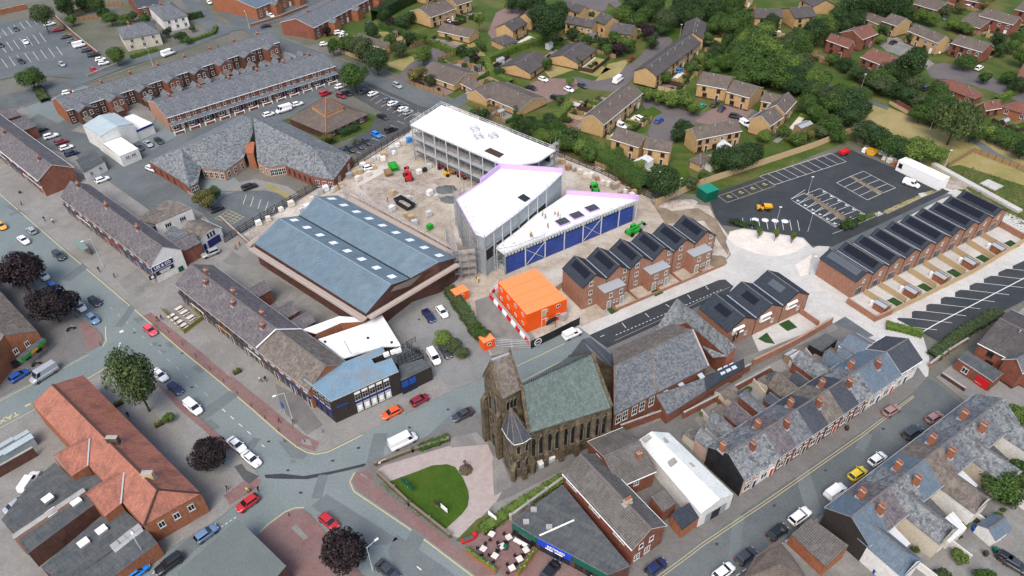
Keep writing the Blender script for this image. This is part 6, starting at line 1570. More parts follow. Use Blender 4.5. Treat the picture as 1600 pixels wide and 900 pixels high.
RT = by_x(house('terraced_house', '',(1138.7,708),(1384,550),(1282,672),7.7,5.0,n=10,fit=fit_rt,group='long slate terrace above the side street',roof='slate',verge=.1,trim='grey_trim',
 labels=['terraced house in the long slate row above the side street']*10))
for t,r_,w_ in zip(RT,('slate_mottled', 'slate_mottled', 'slate_purple', 'slate', 'slate_dark', 'slate_brown', 'slate_dark', 'slate_mottled', 'slate_blue', 'slate_blue'),('render_pink', 'render_white', 'brick_red', 'brick_red', 'brick_red', 'brick_dark', 'brick_red', 'brick_red', 'render_white', 'render_white')):repaint(t, 'roof',r_);repaint(t, 'wall',w_)
for t,l_ in zip(RT,('end house with a black gable and pink front on the side street', 'white fronted house second from the black gable end', 'purple slated brick house third from the black gable end', 'brick house fourth from the black gable end', 'brick house with plain dark slates in the middle of the long row', 'dark brick house with brownish slates in the long row', 'brick house with dark slates before the blue slated houses', 'mottled slate brick house beside the blue slated houses', 'white fronted house with blue slates', 'white fronted blue slated house next to the angled end house')):t['label'] = l_
fr = frame_of((1138.7,708),(1384,550),(1282,672),7.7,5.0)
gable_skin(RT[0],fr[3]/10,fr[4],fr[4],5.0,7.7,.3, 'black_render', 'L')
EH = house('terraced_house', 'angled cream end house with dark tiles at the top of the side street',(1386,549),(1419,529),(1428,572),7.6,5.0,wall='render_white',roof='slate_dark',verge=.1,fit= lambda t,i,W,f,k,zf,zb,hr:(fwin(t,W*.3,f,3.2,1.1,1.2),fwin(t,W*.7,f,3.2,1.1,1.2),put_door(t,(W*.5,f-.01,.1),0),fwin(t,W*.2,f,.9,1.2,1.3)))
house('rear_building', 'blue grey ribbed roof house behind the angled end house',(1328,520),(1358,538),(1318,545),6.4,4.6,wall='render_white',roof='slate_blue',cat='building',fit= lambda t,i,W,f,k,zf,zb,hr:fwin(t,W*.7,f,2.8,.9,1.0))
tb,o = poly_building('black_shed', 'black box shed with grey flat roof behind the long terrace', 'shed',[(0,[(1264,538,2.8),(1290,520,2.8),(1309,530,2.8),(1284,549,2.8)])],[[(1264,538,2.8),(1284,549,2.8),(1309,530,2.8)]], 'black_render',('felt',))
def fit_rts(t,i,W,f,k,zf,zb,hr):
# f is the garden side here, k the street side
 put_door(t,(W*.75,k+.01,.1),PI,.9,2.1, 'navy');bwin(t,W*.3,k,.9,1.5,1.4);bwin(t,W*.3,k,3.3,1.2,1.3);bwin(t,W*.75,k,3.3,1.0,1.3)
 fwin(t,W*.85,f,3.3,.8,1.2);
 if i%2==0:
  wing(t,W*.02,W*.98,f-6.0,f+1.6,4.5,6.4,['render_white', 'render_cream'][i%4//2], 'slate_mottled', 'y',True)
  put_window(t,(W*.98+.02,f-4.2,2.9),PI/2,.9,1.1, 'white',1);put_window(t,(W*.4,f-6.02,.9),0,1.2,1.2);put_window(t,(W*.98+.02,f-2.2,.7),PI/2,.9,1.3, 'white',2)
 else :
  wing(t,W*.05,W*.55,f-3.0,f+.2,2.4,3.2, 'render_cream',['glazed_roof', 'felt'][i%4//2], 'l',names=('outhouse_wall', 'outhouse_roof'))
 if i%2:chimney(t,.05,-1.7,hr-1.5,hr+.9,.6,1.0, 'brick_orange',4);chimney(t,.05,1.7,hr-1.5,hr+.9,.6,1.0, 'brick_orange',4)
plain('glazed_roof',(.5,.52,.53),.3)
RS = by_x(house('terraced_house', '',(1331,807),(1567,622),(1357,855),7.7,5.0,n=9,fit=fit_rts,group='lower terrace with its gardens toward the lower right',roof='slate_mottled',wall='render_cream',verge=.1,trim='grey_trim',labels=['terraced house of the lower row']*9))
for t,r_,l_ in zip(RS,('slate_blue', 'slate_purple', 'slate_mottled', 'slate_blue', 'slate_brown', 'slate', 'slate_mottled', 'slate', 'slate_mottled'),('blue slated end house beside the brown tiled garage', 'purple slated house second from the brown tiled garage', 'mottled slate house third from the brown tiled garage', 'blue patched slate house in the lower row', 'brownish slate house in the middle of the lower row', 'grey slate house after the brownish one in the lower row', 'third house from the far hipped end of the lower row', 'second house from the far end of the lower row', 'far end house of the lower row near the junction')):
 repaint(t, 'roof',r_);t['label'] = 'terraced '+l_ if 'house' not in l_ else l_
fr2 = frame_of((1331,807),(1567,622),(1357,855),7.7,5.0)
gable_skin(RS[0],fr2[3]/9,fr2[4],fr2[4],5.0,7.7,.3, 'brick_black', 'L');gable_skin(RS[-1],fr2[3]/9,fr2[4],fr2[4],5.0,7.7,.3, 'brick_red', 'R')
gb,o = poly_building('garage', 'brick garage with brown ribbed tile roof at the end of the lower terrace', 'garage',[(0,[(1236,835,3.0),(1267,809,4.0),(1326,852,4.0),(1290,885,3.0)])],[[(1236,835,3.0),(1290,885,3.0),(1326,852,4.0),(1267,809,4),(1236,835,3)]], 'brick_orange',('pantile_grey',))
gb,o = poly_building('corner_house', 'house with pinkish brown hipped tile roof at the bottom edge', 'house',[(0,[(1217,843,7.2),(1219,880,7.4),(1160,905,5.0),(1180,868,5.0)]),(0,[(1217,843,7.2),(1219,880,7.4),(1262,905,5.0),(1240,872,5.4)]),(0,[(1219,880,7.4),(1262,905,5.0),(1215,935,5.0),(1160,905,5.0)])],[[(1160,905,5),(1215,935,5),(1262,905,5),(1240,872,5)]], 'brick_orange',('tile_brown',))
# gardens of the lower row
for i in range(5):
 x,y = 1404+i*47,868-i*37;wall_run('garden_wall', 'white rendered garden wall running back from the lower terrace',[(x,y),(x+36,y+26),(x+62,y+46)],1.6,.2, 'render_white',z0=.1,group='white garden walls of the lower terrace')
t,o = poly_building('conservatory', 'white ribbed glass conservatory behind the lower terrace', 'conservatory',[(0,[(1458,824,2.2),(1488,800,3.0),(1510,826,2.6),(1484,848,2.1)])],[[(1458,824,2.2),(1484,848,2.1),(1510,826,2.6)]], 'render_white',('glazed_roof',),.08)
for j in range(7):MB().beam(P(1458+30*j/6,824-24*j/6,2.25+.8*j/6)-o,P(1484+26*j/6,848-22*j/6,2.15+.5*j/6)-o,.12,.1).build('glazing_bar', 'white_paint',t)
shed(1545,835,4.0,3.0,2.2, 'blue grey slate roofed outbuilding in the lower terrace gardens', 'render_white', 'slate_blue',20,-14,1.0)
shed(1598,760,3.0,2.4,2.0, 'dark timber shed by the trees behind the lower terrace', 'timber', 'felt',20,-14,.6)
# yards of the long terrace
wall_run('boundary_wall', 'brick back wall along the alley behind the long terrace',[(1066,655),(1130,622),(1200,584)],1.8,.25, 'brick_red',z0=.15,cap='concrete')
wall_run('boundary_wall', 'brick wall along the alley below the church hall',[(968,676),(1040,650),(1090,622),(1170,580)],2.0,.25, 'brick_red',z0=.15,cap='concrete')
for i in range(7):x,y = 1094+i*27,648-i*16;wall_run('yard_wall', 'low rendered wall between yards of the long terrace',[(x,y),(x+18,y+22)],1.5,.18,('render_cream', 'brick_red', 'render_white')[i%3],z0=.15,group='yard walls of the long terrace')
for x,y,sx,sy,m,r,l_ in ((1132,622,3.6,2.6, 'render_cream', 'slate_brown', 'cream outhouse with slate roof beside the alley'),(1158,628,2.2,1.8, 'brick_red', 'felt', 'brick outhouse with black lean-to roof in the yards'),(1236,566,2.6,2.0, 'timber', 'glazed_roof', 'shed with clear ribbed roof in the yards of the long terrace'),(1205,602,3.0,2.2, 'render_white', 'felt', 'white outhouse in the yards of the long terrace'),(1262,580,3.0,2.4, 'timber', 'slate_brown', 'timber shed with brown roof in the yards')):shed(x,y,sx,sy,2.1,l_,m,r,20,-12,.6)
# the block of flats over a shop, its flat roof, and the white workshop
def fit_pub(t,i,W,f,k,zf,zb,hr):
 for s in (.12,.47,.82):fwin(t,W*s,f,3.6,2.6,1.5, 'white',3)
 e = max(((W+.02,PI/2),(-.02,-PI/2)),key= lambda q:pix(t.location+Vector((math.cos(t.rotation_euler[2]),math.sin(t.rotation_euler[2]),0))*q[0])[0])
 for y_ in (-1.6,.6):
  put_window(t,(e[0],y_,3.5),e[1],.9,1.2, 'white',1);put_window(t,(e[0],y_-.6,.7),e[1],1.2,1.6, 'white',2,2)
 chimney(t,W*.68,.1,hr-.5,hr+.9,.7,1.3, 'cream_pot',4)
house('flats_block', 'long brown pantiled block with white windows over the flat roofed shop',(907,710),(1017,825),(936,803),7.6,5.0,wall='brick_red',roof='pantile_grey',fit=fit_pub,cat='building',verge=.15)
house('rear_wing', 'grey pantiled gable wing with orange chimney behind the brown block',(944,713),(1000,690),(1008,744),6.6,4.6,wall='brick_red',roof='pantile_grey',cat='building',verge=.1,fit= lambda t,i,W,f,k,zf,zb,hr:(chimney(t,W*.78,-2.2,hr-1.5,hr+.5,1.0,.7, 'brick_orange',2),fwin(t,W*.5,f,2.6,1.0,1.4, 'white',2,2)))
for l_,q,m,w_ in (('small grey tiled lean-to between brown block and white workshop',[(1017,776,4.4),(1037,766,4.4),(1056,787,3.4),(1036,800,3.4)], 'pantile_grey', 'brick_red'),('black slated low outbuilding beside the white workshop',[(1049,803,3.4),(1077,785,3.6),(1095,806,2.9),(1066,828,2.7)], 'slate_new', 'brick_orange')):
 poly_building('outbuilding',l_, 'building',[(0,q)],[q+q[:1]],w_,(m,))
fs,o = poly_building('flat_roofed_shop', 'single storey shop with dark felt flat roof and blue and green fascia', 'shop',[(0,[(800,816,3.6),(879,757,3.6),(984,884,3.6),(950,898,3.6),(895,868,3.6),(840,840,3.6)])],[[(879,757,3.6),(800,816,3.6),(840,840,3.6),(895,868,3.6),(950,898,3.6),(984,884,3.6)]], 'brick_dark',('felt',),.3,trim='concrete')
for a,c,m in (((800,816,3.6),(840,840,3.6), 'dark_green_paint'),((895,868,3.6),(950,898,3.6), 'dark_green_paint')):board(fs,o,a,c,.02,.99,2.2,3.4,m,depth=.2);windows_on(fs,o,a,c,3,.4,1.5,1.7,.3, 'black',1,1,False)
a,c =(840,840,3.6),(895,868,3.6);board(fs,o,a,c,.01,.99,2.1,3.5, 'fascia_blue',depth=.25)
text_on(fs,o,a,c,.55,3.0,.8, 'BETFRED', 'white_paint',.3);p_,d_,L_b,rz_ = wall_line(o,a,c);q = p_+d_*L_b*.52+Vector((d_.y,-d_.x,0))*.3;marks(fs,2,3.4,.34, 'barrier_white',(q.x,q.y,2.35),(PI/2,0,rz_));windows_on(fs,o,a,c,3,.3,1.7,1.7,.3, 'blue',1,1,False)
for x,y in ((822,816),(834,797),(858,824)):MB().box(-.5,.5,-.4,.4,0,.35).build('roof_vent', 'concrete',fs).location = P(x,y,3.62)-o
MB().beam(P(843,837,3.62)-o,P(897,813,3.62)-o,.25,.12).build('kerb_upstand', 'white_trim',fs)
ws,o = poly_building('workshop', 'long white sheeted workshop with shallow gable and blue doors', 'workshop',[(0,[(997,688,4.0),(1095,803,4.0),(1125,780,5.2),(1018,674,5.2)]),(0,[(1018,674,5.2),(1125,780,5.2),(1146,772,4.0),(1045,676,4.0)])],[[(997,688,4.0),(1095,803,4.0),(1125,780,5.2),(1146,772,4.0),(1045,676,4.0),(1018,674,5.2),(997,688,4.0)]], 'render_white',('asbestos_white',))
board(ws,o,(1095,803,4),(1146,772,4),.2,.84,.1,2.6, 'pale_glass', 'door',.06)
board(ws,o,(1095,803,4),(1146,772,4),.38,.64,.15,2.5, 'black_door', 'door',.1)
for q in ([(1003,686),(1014,679),(1019,684),(1008,692)],[(1043,722),(1053,715),(1059,722),(1048,730)],[(1031,686),(1039,684),(1046,691),(1038,693)],[(1070,725),(1080,723),(1086,729),(1078,732)]):
 MB().slab([P(x,y,4.95 if x<1060 and y>690 or x<1020 else 4.75)-o+Vector((0,0,.12)) for x,y in q][::-1],.1).build('rooflight', 'concrete',ws)
 # the orange tiled corner building, lower left, with its flat roofs
ob,o = poly_building('corner_building', 'large brick corner building with long orange tiled roof and two rear gables', 'building',
 [(0,[(130,586,5.4),(314,771,5.4),(246,765,8.8),(82,601,8.8)]),(0,[(82,601,8.8),(246,765,8.8),(225,821,5.4),(50,631,5.4)]),(0,[(246,765,8.8),(314,771,5.4),(225,821,5.4)]),
 (0,[(86,711,7.2),(140,686,7.6),(158,700,7.4),(137,728,5.4),(112,744,5.2)]),(0,[(86,711,7.2),(140,686,7.6),(132,683,7.0),(82,712,6.2)]),
 (0,[(136,773,7.2),(194,738,7.6),(205,755,7.2),(189,787,5.4),(164,807,5.2)]),(0,[(136,773,7.2),(194,738,7.6),(186,735,7.0),(133,770,6.2)])],
 [[(50,631,5.4),(82,601,8.8),(130,586,5.4),(314,771,5.4),(225,821,5.4),(50,631,5.4)],[(82,712,6.2),(112,744,5.2),(137,728,5.4)],[(133,770,6.2),(164,807,5.2),(189,787,5.4)]], 'brick_orange',('tile_orange',))
for a,c in (((82,601,8.85),(246,765,8.85)),((246,765,8.85),(314,771,5.5)),((246,765,8.85),(225,821,5.5))):MB().beam(P(*a)-o,P(*c)-o,.3,.14).build('ridge_tiles', 'dark_timber',ob)
for a,c in (((140,686,7.7),(137,728,5.6)),((194,738,7.7),(189,787,5.6))):MB().beam(P(*a)-o,P(*c)-o,.25,.1).build('flashing', 'lead',ob)
chimney(ob,*(P(178,690,8.6)-o).xy,7.6,9.9,2.0,.8, 'sandstone',0);chimney(ob,*(P(233,745,8.6)-o).xy,7.6,9.9,1.8,.8, 'cream_pot',0)
windows_on(ob,o,(225,821,5.4),(314,771,5.4),3,2.8,1.0,1.4,1.0, 'white',2);board(ob,o,(130,586,5.4),(314,771,5.4),.03,.97,2.9,3.5, 'navy',depth=.5);MB().tube(P(297,785,.1)-o,P(296,781,5)-o,.06,6).build('downpipe', 'black_trim',ob)
for l_,q,m,w_ in (('patched dark felt flat roof extension with white box unit, lower left',[(2,812,3.8),(45,757,3.8),(86,722,3.8),(112,747,3.8),(148,742,3.8),(20,830,3.8)], 'felt', 'brick_dark'),('long dark felt flat roof with white rooflight, lower left',[(20,831,4.3),(149,741,4.3),(163,752,4.3),(138,776,4.3),(147,787,4.3),(43,864,4.3)], 'felt', 'brick_dark'),
 ('flat roof between pink parapet and the orange hip, lower left',[(64,886,3.4),(158,806,3.4),(189,792,3.4),(225,824,3.4),(100,912,3.4)], 'felt', 'brick_dark'),('flat roof carrying a row of four white cooling units',[(100,913,3.7),(228,826,3.7),(246,848,3.7),(178,899,3.7),(120,950,3.7)], 'felt', 'brick_orange')):
 poly_building('flat_roofed_extension',l_, 'building',[(0,q)],[q+q[:1]],w_,(m,),.25,trim='concrete')
wall_run('parapet_wall', 'pinkish sloping parapet wall between flat roofs, lower left',[P(42,866,0),P(150,792,0)],4.9,.9, 'brick_pink', 'wall', 'concrete',.1,world=True)
for i,(x,y) in enumerate(((184,856),(194,848),(205,839),(216,831))):box_thing('cooling_unit', 'white cooling unit on the flat roof, '+('lowest of the row of four', 'second of the row of four from the bottom', 'third of the row of four from the bottom', 'topmost of the row of four')[i], 'cooling unit',x,y,1.3,1.0,1.0, 'white_paint',11,-8.5,3.72, 'grey_trim')
for x,y,l_ in ((82,803, 'white square rooflight on the long dark flat roof'),(132,850, 'white square rooflight below the pink parapet'),(76,781, 'white box ventilator on the patched flat roof'),(120,786, 'narrow white ventilator by the pink parapet'),(160,830, 'grey square hatch on the lower flat roof')):box_thing('rooflight',l_, 'rooflight',x,y,1.5,1.3,.5, 'grey_trim',11,-8,4.35 if y<805 else 3.45, 'white_paint')
br_,o = poly_building('bottom_building', 'building with broad grey green sheeted roof at the bottom edge', 'building',[(0,[(276,894,5.0),(372,811,5.0),(447,884,5.0),(380,960,5.0),(300,960,5.0)])],[[(276,894,5),(372,811,5),(447,884,5),(380,960,5)]], 'brick_dark',('roof_sheet',),.3,trim='concrete')
lf,o = poly_building('corner_shop', 'orange brick gabled building with green shop canopy at the left edge', 'building',[(0,[(-60,390,5.0),(58,517,5.0),(6,524,7.6),(-110,400,7.6)]),(0,[(-110,400,7.6),(6,524,7.6),(-40,600,5.0),(-160,460,5.0)])],[[(-60,390,5),(58,517,5.0),(6,524,7.6),(-40,600,5.0)]], 'brick_orange',('slate_brown',))
windows_on(lf,o,(0,556,5),(58,518,5),2,3.2,.9,1.2,1.6, 'white',2)
board(lf,o,(-40,598,5),(58,518,5),.58,.99,2.5,3.1, 'green_paint', 'fascia',1.4);board(lf,o,(-40,598,5),(58,518,5),.57,1.0,3.1,3.25, 'felt', 'canopy_roof',1.35);board(lf,o,(-40,598,5),(58,518,5),.74,.84,2.52,3.08, 'yellow_paint', 'sign_board',1.45);windows_on(lf,o,(0,556,5),(58,518,5),3,.4,1.3,1.9,.3, 'black',1,1,False)
# upper left: shops, white works, terraces
def fit_p(t,i,W,f,k,zf,zb,hr):
 shopfront(t,W,f,i,FAS[(i+3)%7]);fwin(t,W*.3,f,3.6,1.1,1.3);fwin(t,W*.7,f,3.6,1.1,1.3);bwin(t,W*.5,k,3.4)
 if i%2:chimney(t,W*.5,-.8,hr-.9,hr+.8,.8,.6)
 if i in (1,2):wing(t,W*.1,W*.9,k-.3,k+5,4,5.2, 'brick_red', 'slate_purple', 'y')
UP = by_x(house('shop', '',(-70,145),(80,257),(57,281),8.4,5.4,n=6,fit=fit_p,roof='slate_purple',group='upper left shops',cat='shop',verge=.15,labels=['brick shop with purple slate roof in the upper left row']*6))
UP[-1]['label'] = 'end shop with red brick gable trimmed white, upper left row'
t,o = poly_building('annexe', 'pale blue walled annexe with dark flat roof behind the upper left shops', 'building',[(0,[(118,250,3.2),(149,234,3.2),(163,252,3.2),(131,270,3.2)])],[[(118,250,3.2),(131,270,3.2),(163,252,3.2)]], 'render_white',('felt',));windows_on(t,o,(131,270,3.2),(163,252,3.2),2,1.4,.9,.9)
wi,o = poly_building('works_building', 'white sheeted works with shallow pale blue roof and low front block', 'building',
 [(0,[(129,196,6.0),(157,213,6.0),(183,197.6,7.2),(155,179.8,7.2)]),(0,[(155,179.8,7.2),(183,197.6,7.2),(208.4,193,6.0),(179,176,6.0)]),(1,[(161,224,3.8),(189,214,3.8),(216,232,3.8),(187,244,3.8)]),(1,[(194,183,3.6),(208,178,3.6),(238,192,3.6),(211,204,3.6)])],
 [[(129,196,6),(157,213,6),(183,197.6,7.2),(208.4,193,6)],[(150,218,3.8),(187,244,3.8),(216,232,3.8),(200,220,3.8)],[(211,204,3.6),(238,192,3.6)]], 'render_white',('works_roof', 'membrane_white'))
windows_on(wi,o,(157,213,6),(208,193,6),2,4.0,1.9,1.2,.8, 'grey',3);board(wi,o,(211,204,3.6),(238,192,3.6),0,1,2.9,3.5, 'navy',depth=.15);windows_on(wi,o,(187,244,3.8),(216,232,3.8),2,2.2,1.4,.6,1)
def fit_t1(t,i,W,f,k,zf,zb,hr):
 if i%2==0:
  wing(t,W*.45,W*1.42 if i<15 else W*.98,f-4.6,f+.2,5.0,6.2,('brick_dark', 'brick_red')[i%4//2], 'slate', 'y');fwin(t,W*.75,f-4.6,3.2,1.0,1.4, 'white',1,2);fwin(t,W*1.15,f-4.6,3.2,1.0,1.4, 'white',1,2);fwin(t,W*.8,f-4.6,.7,1.3,1.6, 'white',2,2)
  wing(t,W*.5,W*.95,f-7.6,f-4.5,2.2,2.9, 'brick_dark', 'slate_brown', 'l',names=('outhouse_wall', 'outhouse_roof'))
 fwin(t,W*(.2 if i%2==0 else .75),f,3.4,1.0,1.4, 'white',1,2);fwin(t,W*(.2 if i%2==0 else .75),f,.8,1.0,1.5, 'white',1,2)
 bwin(t,W*.3,k,3.4);bwin(t,W*.7,k,.8)
 if i%2:chimney(t,.05,.2,hr-.5,hr+1.1,.6,1.1, 'brick_red',4)
def fit_t2(t,i,W,f,k,zf,zb,hr):
 fwin(t,W*.3,f,3.2,1.15,1.45, 'white',2,2);fwin(t,W*.72,f,3.2,.8,1.45, 'white',1,2)
 b = MB();x0,x1 = W*.08,W*.55
 b.slab([(.01,f-1.5,2.55),(W-.01,f-1.5,2.55),(W-.01,f-.02,3.15),(.01,f-.02,3.15)],.12,0,1);b.build('canopy',[('slate', 'slate_blue')[i%3==2], 'white_trim'],t)
 b = MB();p =[(x0,f),(x0+.35,f-1.0),(x1-.35,f-1.0),(x1,f)]
 for a,c in zip(p,p[1:]):
  b.face([(*a,0),(*c,0),(*c,.75),(*a,.75)],1);b.face([(*a,.75),(*c,.75),(*c,2.4),(*a,2.4)],0);b.beam((*a,.7),(*c,.7),.1,.12,2);b.beam((*a,2.3),(*c,2.3),.1,.2,2);b.beam((*a,1.7),(*c,1.7),.08,.06,2)
  for s in (0,.5,1):q = Vector((*a,.75)).lerp(Vector((*c,.75)),s);b.tube(q,q+Vector((0,0,1.6)),.06,4,mi=2)
 b.build('bay_window',['glass', 'brick_red', 'white_paint'],t);put_door(t,(W*.78,f-.01,.1),0,.95,2.2,('white_trim', 'navy', 'black_door')[i%3])
 g = MB().box(.02,W*.62,f-3.2,f-3.0,0,.85).box(.02,W*.62,f-3.22,f-2.98,.85,.97,1);g.box(-.1,.15,f-3.25,f-2.95,0,1.25,1).box(W*.62,W*.62+.25,f-3.25,f-2.95,0,1.25,1);g.build('garden_wall',['brick_red', 'white_paint'],t)
 wing(t,W*.1,W*.6,k-.2,k+4,4.6,5.8, 'brick_dark', 'slate', 'y')
 if i%2:chimney(t,.05,.2,hr-.5,hr+1.1,.6,1.1, 'brick_red',4)
 b = MB().box(0,W,f-.04,f+.01,2.95,3.1);b.build('string_course', 'white_trim',t)
T1 = house('terraced_house', '',(87,153),(420,49.5),(270,119.5),7.7,5.1,n=16,fit=fit_t1,group='upper terrace with its rear wings toward us',wall='brick_dark',roof='slate',verge=.1,labels=['terraced house of the upper slate row showing dark brick rear walls']*16)
T2 = house('terraced_house', '',(241,159),(503,82),(380,147.5),7.7,5.1,n=12,fit=fit_t2,group='terrace with white bay windows and white topped garden walls',wall='brick_red',roof='slate',verge=.1,labels=['terraced house with white bay window and red brick front']*12)
fr = frame_of((87,153),(420,49.5),(270,119.5),7.7,5.1);gable_skin(by_x(T1)[0],fr[3]/16,fr[4],fr[4],5.1,7.7,.3, 'brick_orange', 'L');fr = frame_of((241,159),(503,82),(380,147.5),7.7,5.1);gable_skin(by_x(T2)[0],fr[3]/12,fr[4],fr[4],5.1,7.7,.3, 'brick_pink', 'L')
def fit_small(t,i,W,f,k,zf,zb,hr):
 fwin(t,W*.3,f,3.2,1.1,1.3);fwin(t,W*.72,f,3.2,1.0,1.3);fwin(t,W*.3,f,.8,1.3,1.4);put_door(t,(W*.75,f-.01,.1),0,.9,2.1, 'white_trim');bwin(t,W*.4,k,3.2)
 if i%2:wing(t,W*.1,W*.6,f-3.6,f+.2,4.4,5.4, 'brick_orange', 'slate', 'y');chimney(t,.05,.2,hr-.5,hr+1,.6,1.1)
house('terraced_house', '',(462,29),(570,-24),(505,36),7.7,5.1,n=6,fit=fit_small,group='red terrace beyond the upper junction',wall='brick_red',roof='slate',verge=.1,labels=['red brick terraced house beyond the upper junction']*6)
house('terraced_house', '',(362,-4),(470,-44),(400,13),7.7,5.1,n=6,fit=fit_small,group='red terrace along the top edge',wall='brick_orange',roof='slate_blue',verge=.1,labels=['orange brick terraced house at the top edge']*6)
house('house', 'brick house with four rooflights at the top left edge',(203,-6),(236,-12),(212,14),6.6,4.2,fit=fit_small,wall='brick_red',roof='slate_dark')
def hip_house(name,label,r1,r2,e,hr,he,hip=3.0,wall='brick_buff',roof='tile_brown',fit=None,group=None,cat='house'):
 A,u,v,L,yf = frame_of(r1,r2,e,hr,he);t = thing(name,label,cat,(A.x,A.y,0),math.atan2(u.y,u.x),group)
 c =[(-hip,-yf,he),(L+hip,-yf,he),(L+hip,yf,he),(-hip,yf,he)];r =[(0,0,hr),(L,0,hr)];b = MB()
 for q in ([c[0],c[1],r[1],r[0]],[c[1],c[2],r[1]],[c[2],c[3],r[0],r[1]],[c[3],c[0],r[0]]):b.slab(q,.13,0)
 for a,d in ((c[0],r[0]),(c[3],r[0]),(c[1],r[1]),(c[2],r[1]),(r[0],r[1])):b.beam(Vector(a)+Vector((0,0,-.03)),Vector(d)+Vector((0,0,-.03)),.24,.1,1)
 b.build('roof',[roof, 'ridge_tile'],t);MB().box(-hip+.35,L+hip-.35,-yf+.35,yf-.35,0,he-.02).build('wall',wall,t)
 W = L+2*hip-.7;f = -yf+.35
 for x in (.15,.5,.85):put_window(t,(-hip+.35+W*x,f,.9),0,1.2,1.3)
 if he>4:
  for x in (.2,.5,.8):put_window(t,(-hip+.35+W*x,f,3.2),0,1.2,1.2)
 if fit:fit(t,L,yf)
 return t
hip_house('house', 'cream upper storey semi-detached pair beside the car park hedge',(200,39.5),(224,35),(218,57),7.6,5.0,4.2, 'render_cream', 'slate', lambda t,L,y:chimney(t,.3,0,7.2,8.9,.8,1.2))
hip_house('house', 'white rendered detached house with grey hipped roof, top left',(251,9),(266,6),(257,32),7.6,5.0,3.2, 'render_white', 'slate', lambda t,L,y:chimney(t,.2,0,7.2,8.9,.8,1.2))
# the slate roofed library court and the day centre
lb,o = poly_building('library', 'low civic building with two big mottled slate roofs round a courtyard', 'library',
 [(0,[(232,252,3.6),(283,231.5,8.6),(277,279,3.4),(294,292,3.0)][:3]),(0,[(283,231.5,8.6),(392,183.5,8.6),(381,246,3.6),(350,268,3.2),(314,262,3.6),(309,285,3.2),(296,293,3.0),(277,279,3.4)]),(0,[(392,183.5,8.6),(395,207,6.4),(381,246,3.6)]),
 (0,[(396,184,8.6),(491,231.5,8.6),(489,275.5,3.6),(445,258,3.3),(420,262,3.3),(402,252,3.6)]),(0,[(491,231.5,8.6),(550,243,3.6),(521,281,3.4),(489,275.5,3.6)]),(0,[(396,184,8.6),(491,231.5,8.6),(550,243,3.6),(430,183,5.0)]),(0,[(283,231.5,8.6),(392,183.5,8.6),(376,180,5.4),(232,252,3.6)])],
 [('brick_red',[(232,252,3.6),(277,279,3.4),(296,293,3.0),(309,285,3.2)]),('brick_pink',[(314,262,3.6),(350,268,3.2),(381,246,3.6)]),('brick_pink',[(402,252,3.6),(420,262,3.3),(445,258,3.3)]),('brick_red',[(445,258,3.3),(489,275.5,3.6),(521,281,3.4),(550,243,3.6)])], 'brick_red',('slate_mottled',),.22)
for a,c,n in (((296,293,3.0),(309,285,3.2),2),((314,262,3.6),(350,268,3.2),4),((350,268,3.2),(381,246,3.6),3),((402,252,3.6),(420,262,3.3),2),((420,262,3.3),(445,258,3.3),4),((489,275.5,3.6),(521,281,3.4),3),((521,281,3.4),(550,243,3.6),2)):windows_on(lb,o,a,c,n,.5,1.2,2.0,.1, 'white',2,2,False)
for a,c,n in (((232,252,3.6),(277,279,3.4),4),((445,258,3.3),(489,275.5,3.6),5)):windows_on(lb,o,a,c,n,1.0,.7,1.4,.5, 'brown',1,1)
pc =[P(x,y,5)-o for x,y in ((383,222),(398,222),(396,240),(385,240))];MB().prism([(p.x,p.y) for p in pc],0,5.0).build('entrance_porch', 'brick_orange',lb);MB().slab([p+Vector((0,0,.1)) for p in pc][::-1],.3).build('entrance_canopy', 'terracotta',lb)
dc,o = poly_building('day_centre', 'square brown tiled building with small pyramid top roof and orange hip lines', 'building',
 [(0,[(449,184,2.8),(509,209,2.8),(509,181.5,5.4),(486,167,5.4)]),(0,[(509,209,2.8),(576,178,2.8),(536,168,5.4),(509,181.5,5.4)]),(0,[(449,184,2.8),(486,167,5.4),(512,154,5.4),(516,154,2.8)]),(0,[(516,154,2.8),(512,154,5.4),(536,168,5.4),(576,178,2.8)]),
 (0,[(486,166,6.0),(509,180,6.0),(509,153,8.4)]),(0,[(509,180,6.0),(537,167,6.0),(509,153,8.4)]),(0,[(486,166,6.0),(509,153,8.4),(512,153,6.0)]),(0,[(512,153,6.0),(509,153,8.4),(537,167,6.0)])],
 [[(452,184,2.8),(509,207,2.8),(573,178,2.8)],('brick_buff',[(487,167,6.0),(509,180.5,6.0),(536,168,6.0)])], 'brick_dark',('tile_brown',))
for a,c in (((509,209,2.85),(509,181.5,5.45)),((509,180,6.05),(509,153,8.45)),((486,166,6.05),(509,153,8.45)),((537,167,6.05),(509,153,8.45)),((486,166,6.0),(509,180,6.0)),((509,180,6.0),(537,167,6.0))):MB().beam(P(*a)-o,P(*c)-o,.3,.14).build('hip_tiles', 'terracotta',dc)
windows_on(dc,o,(509,207,2.8),(573,178,2.8),5,.9,1.3,1.2,1.0, 'white',2)
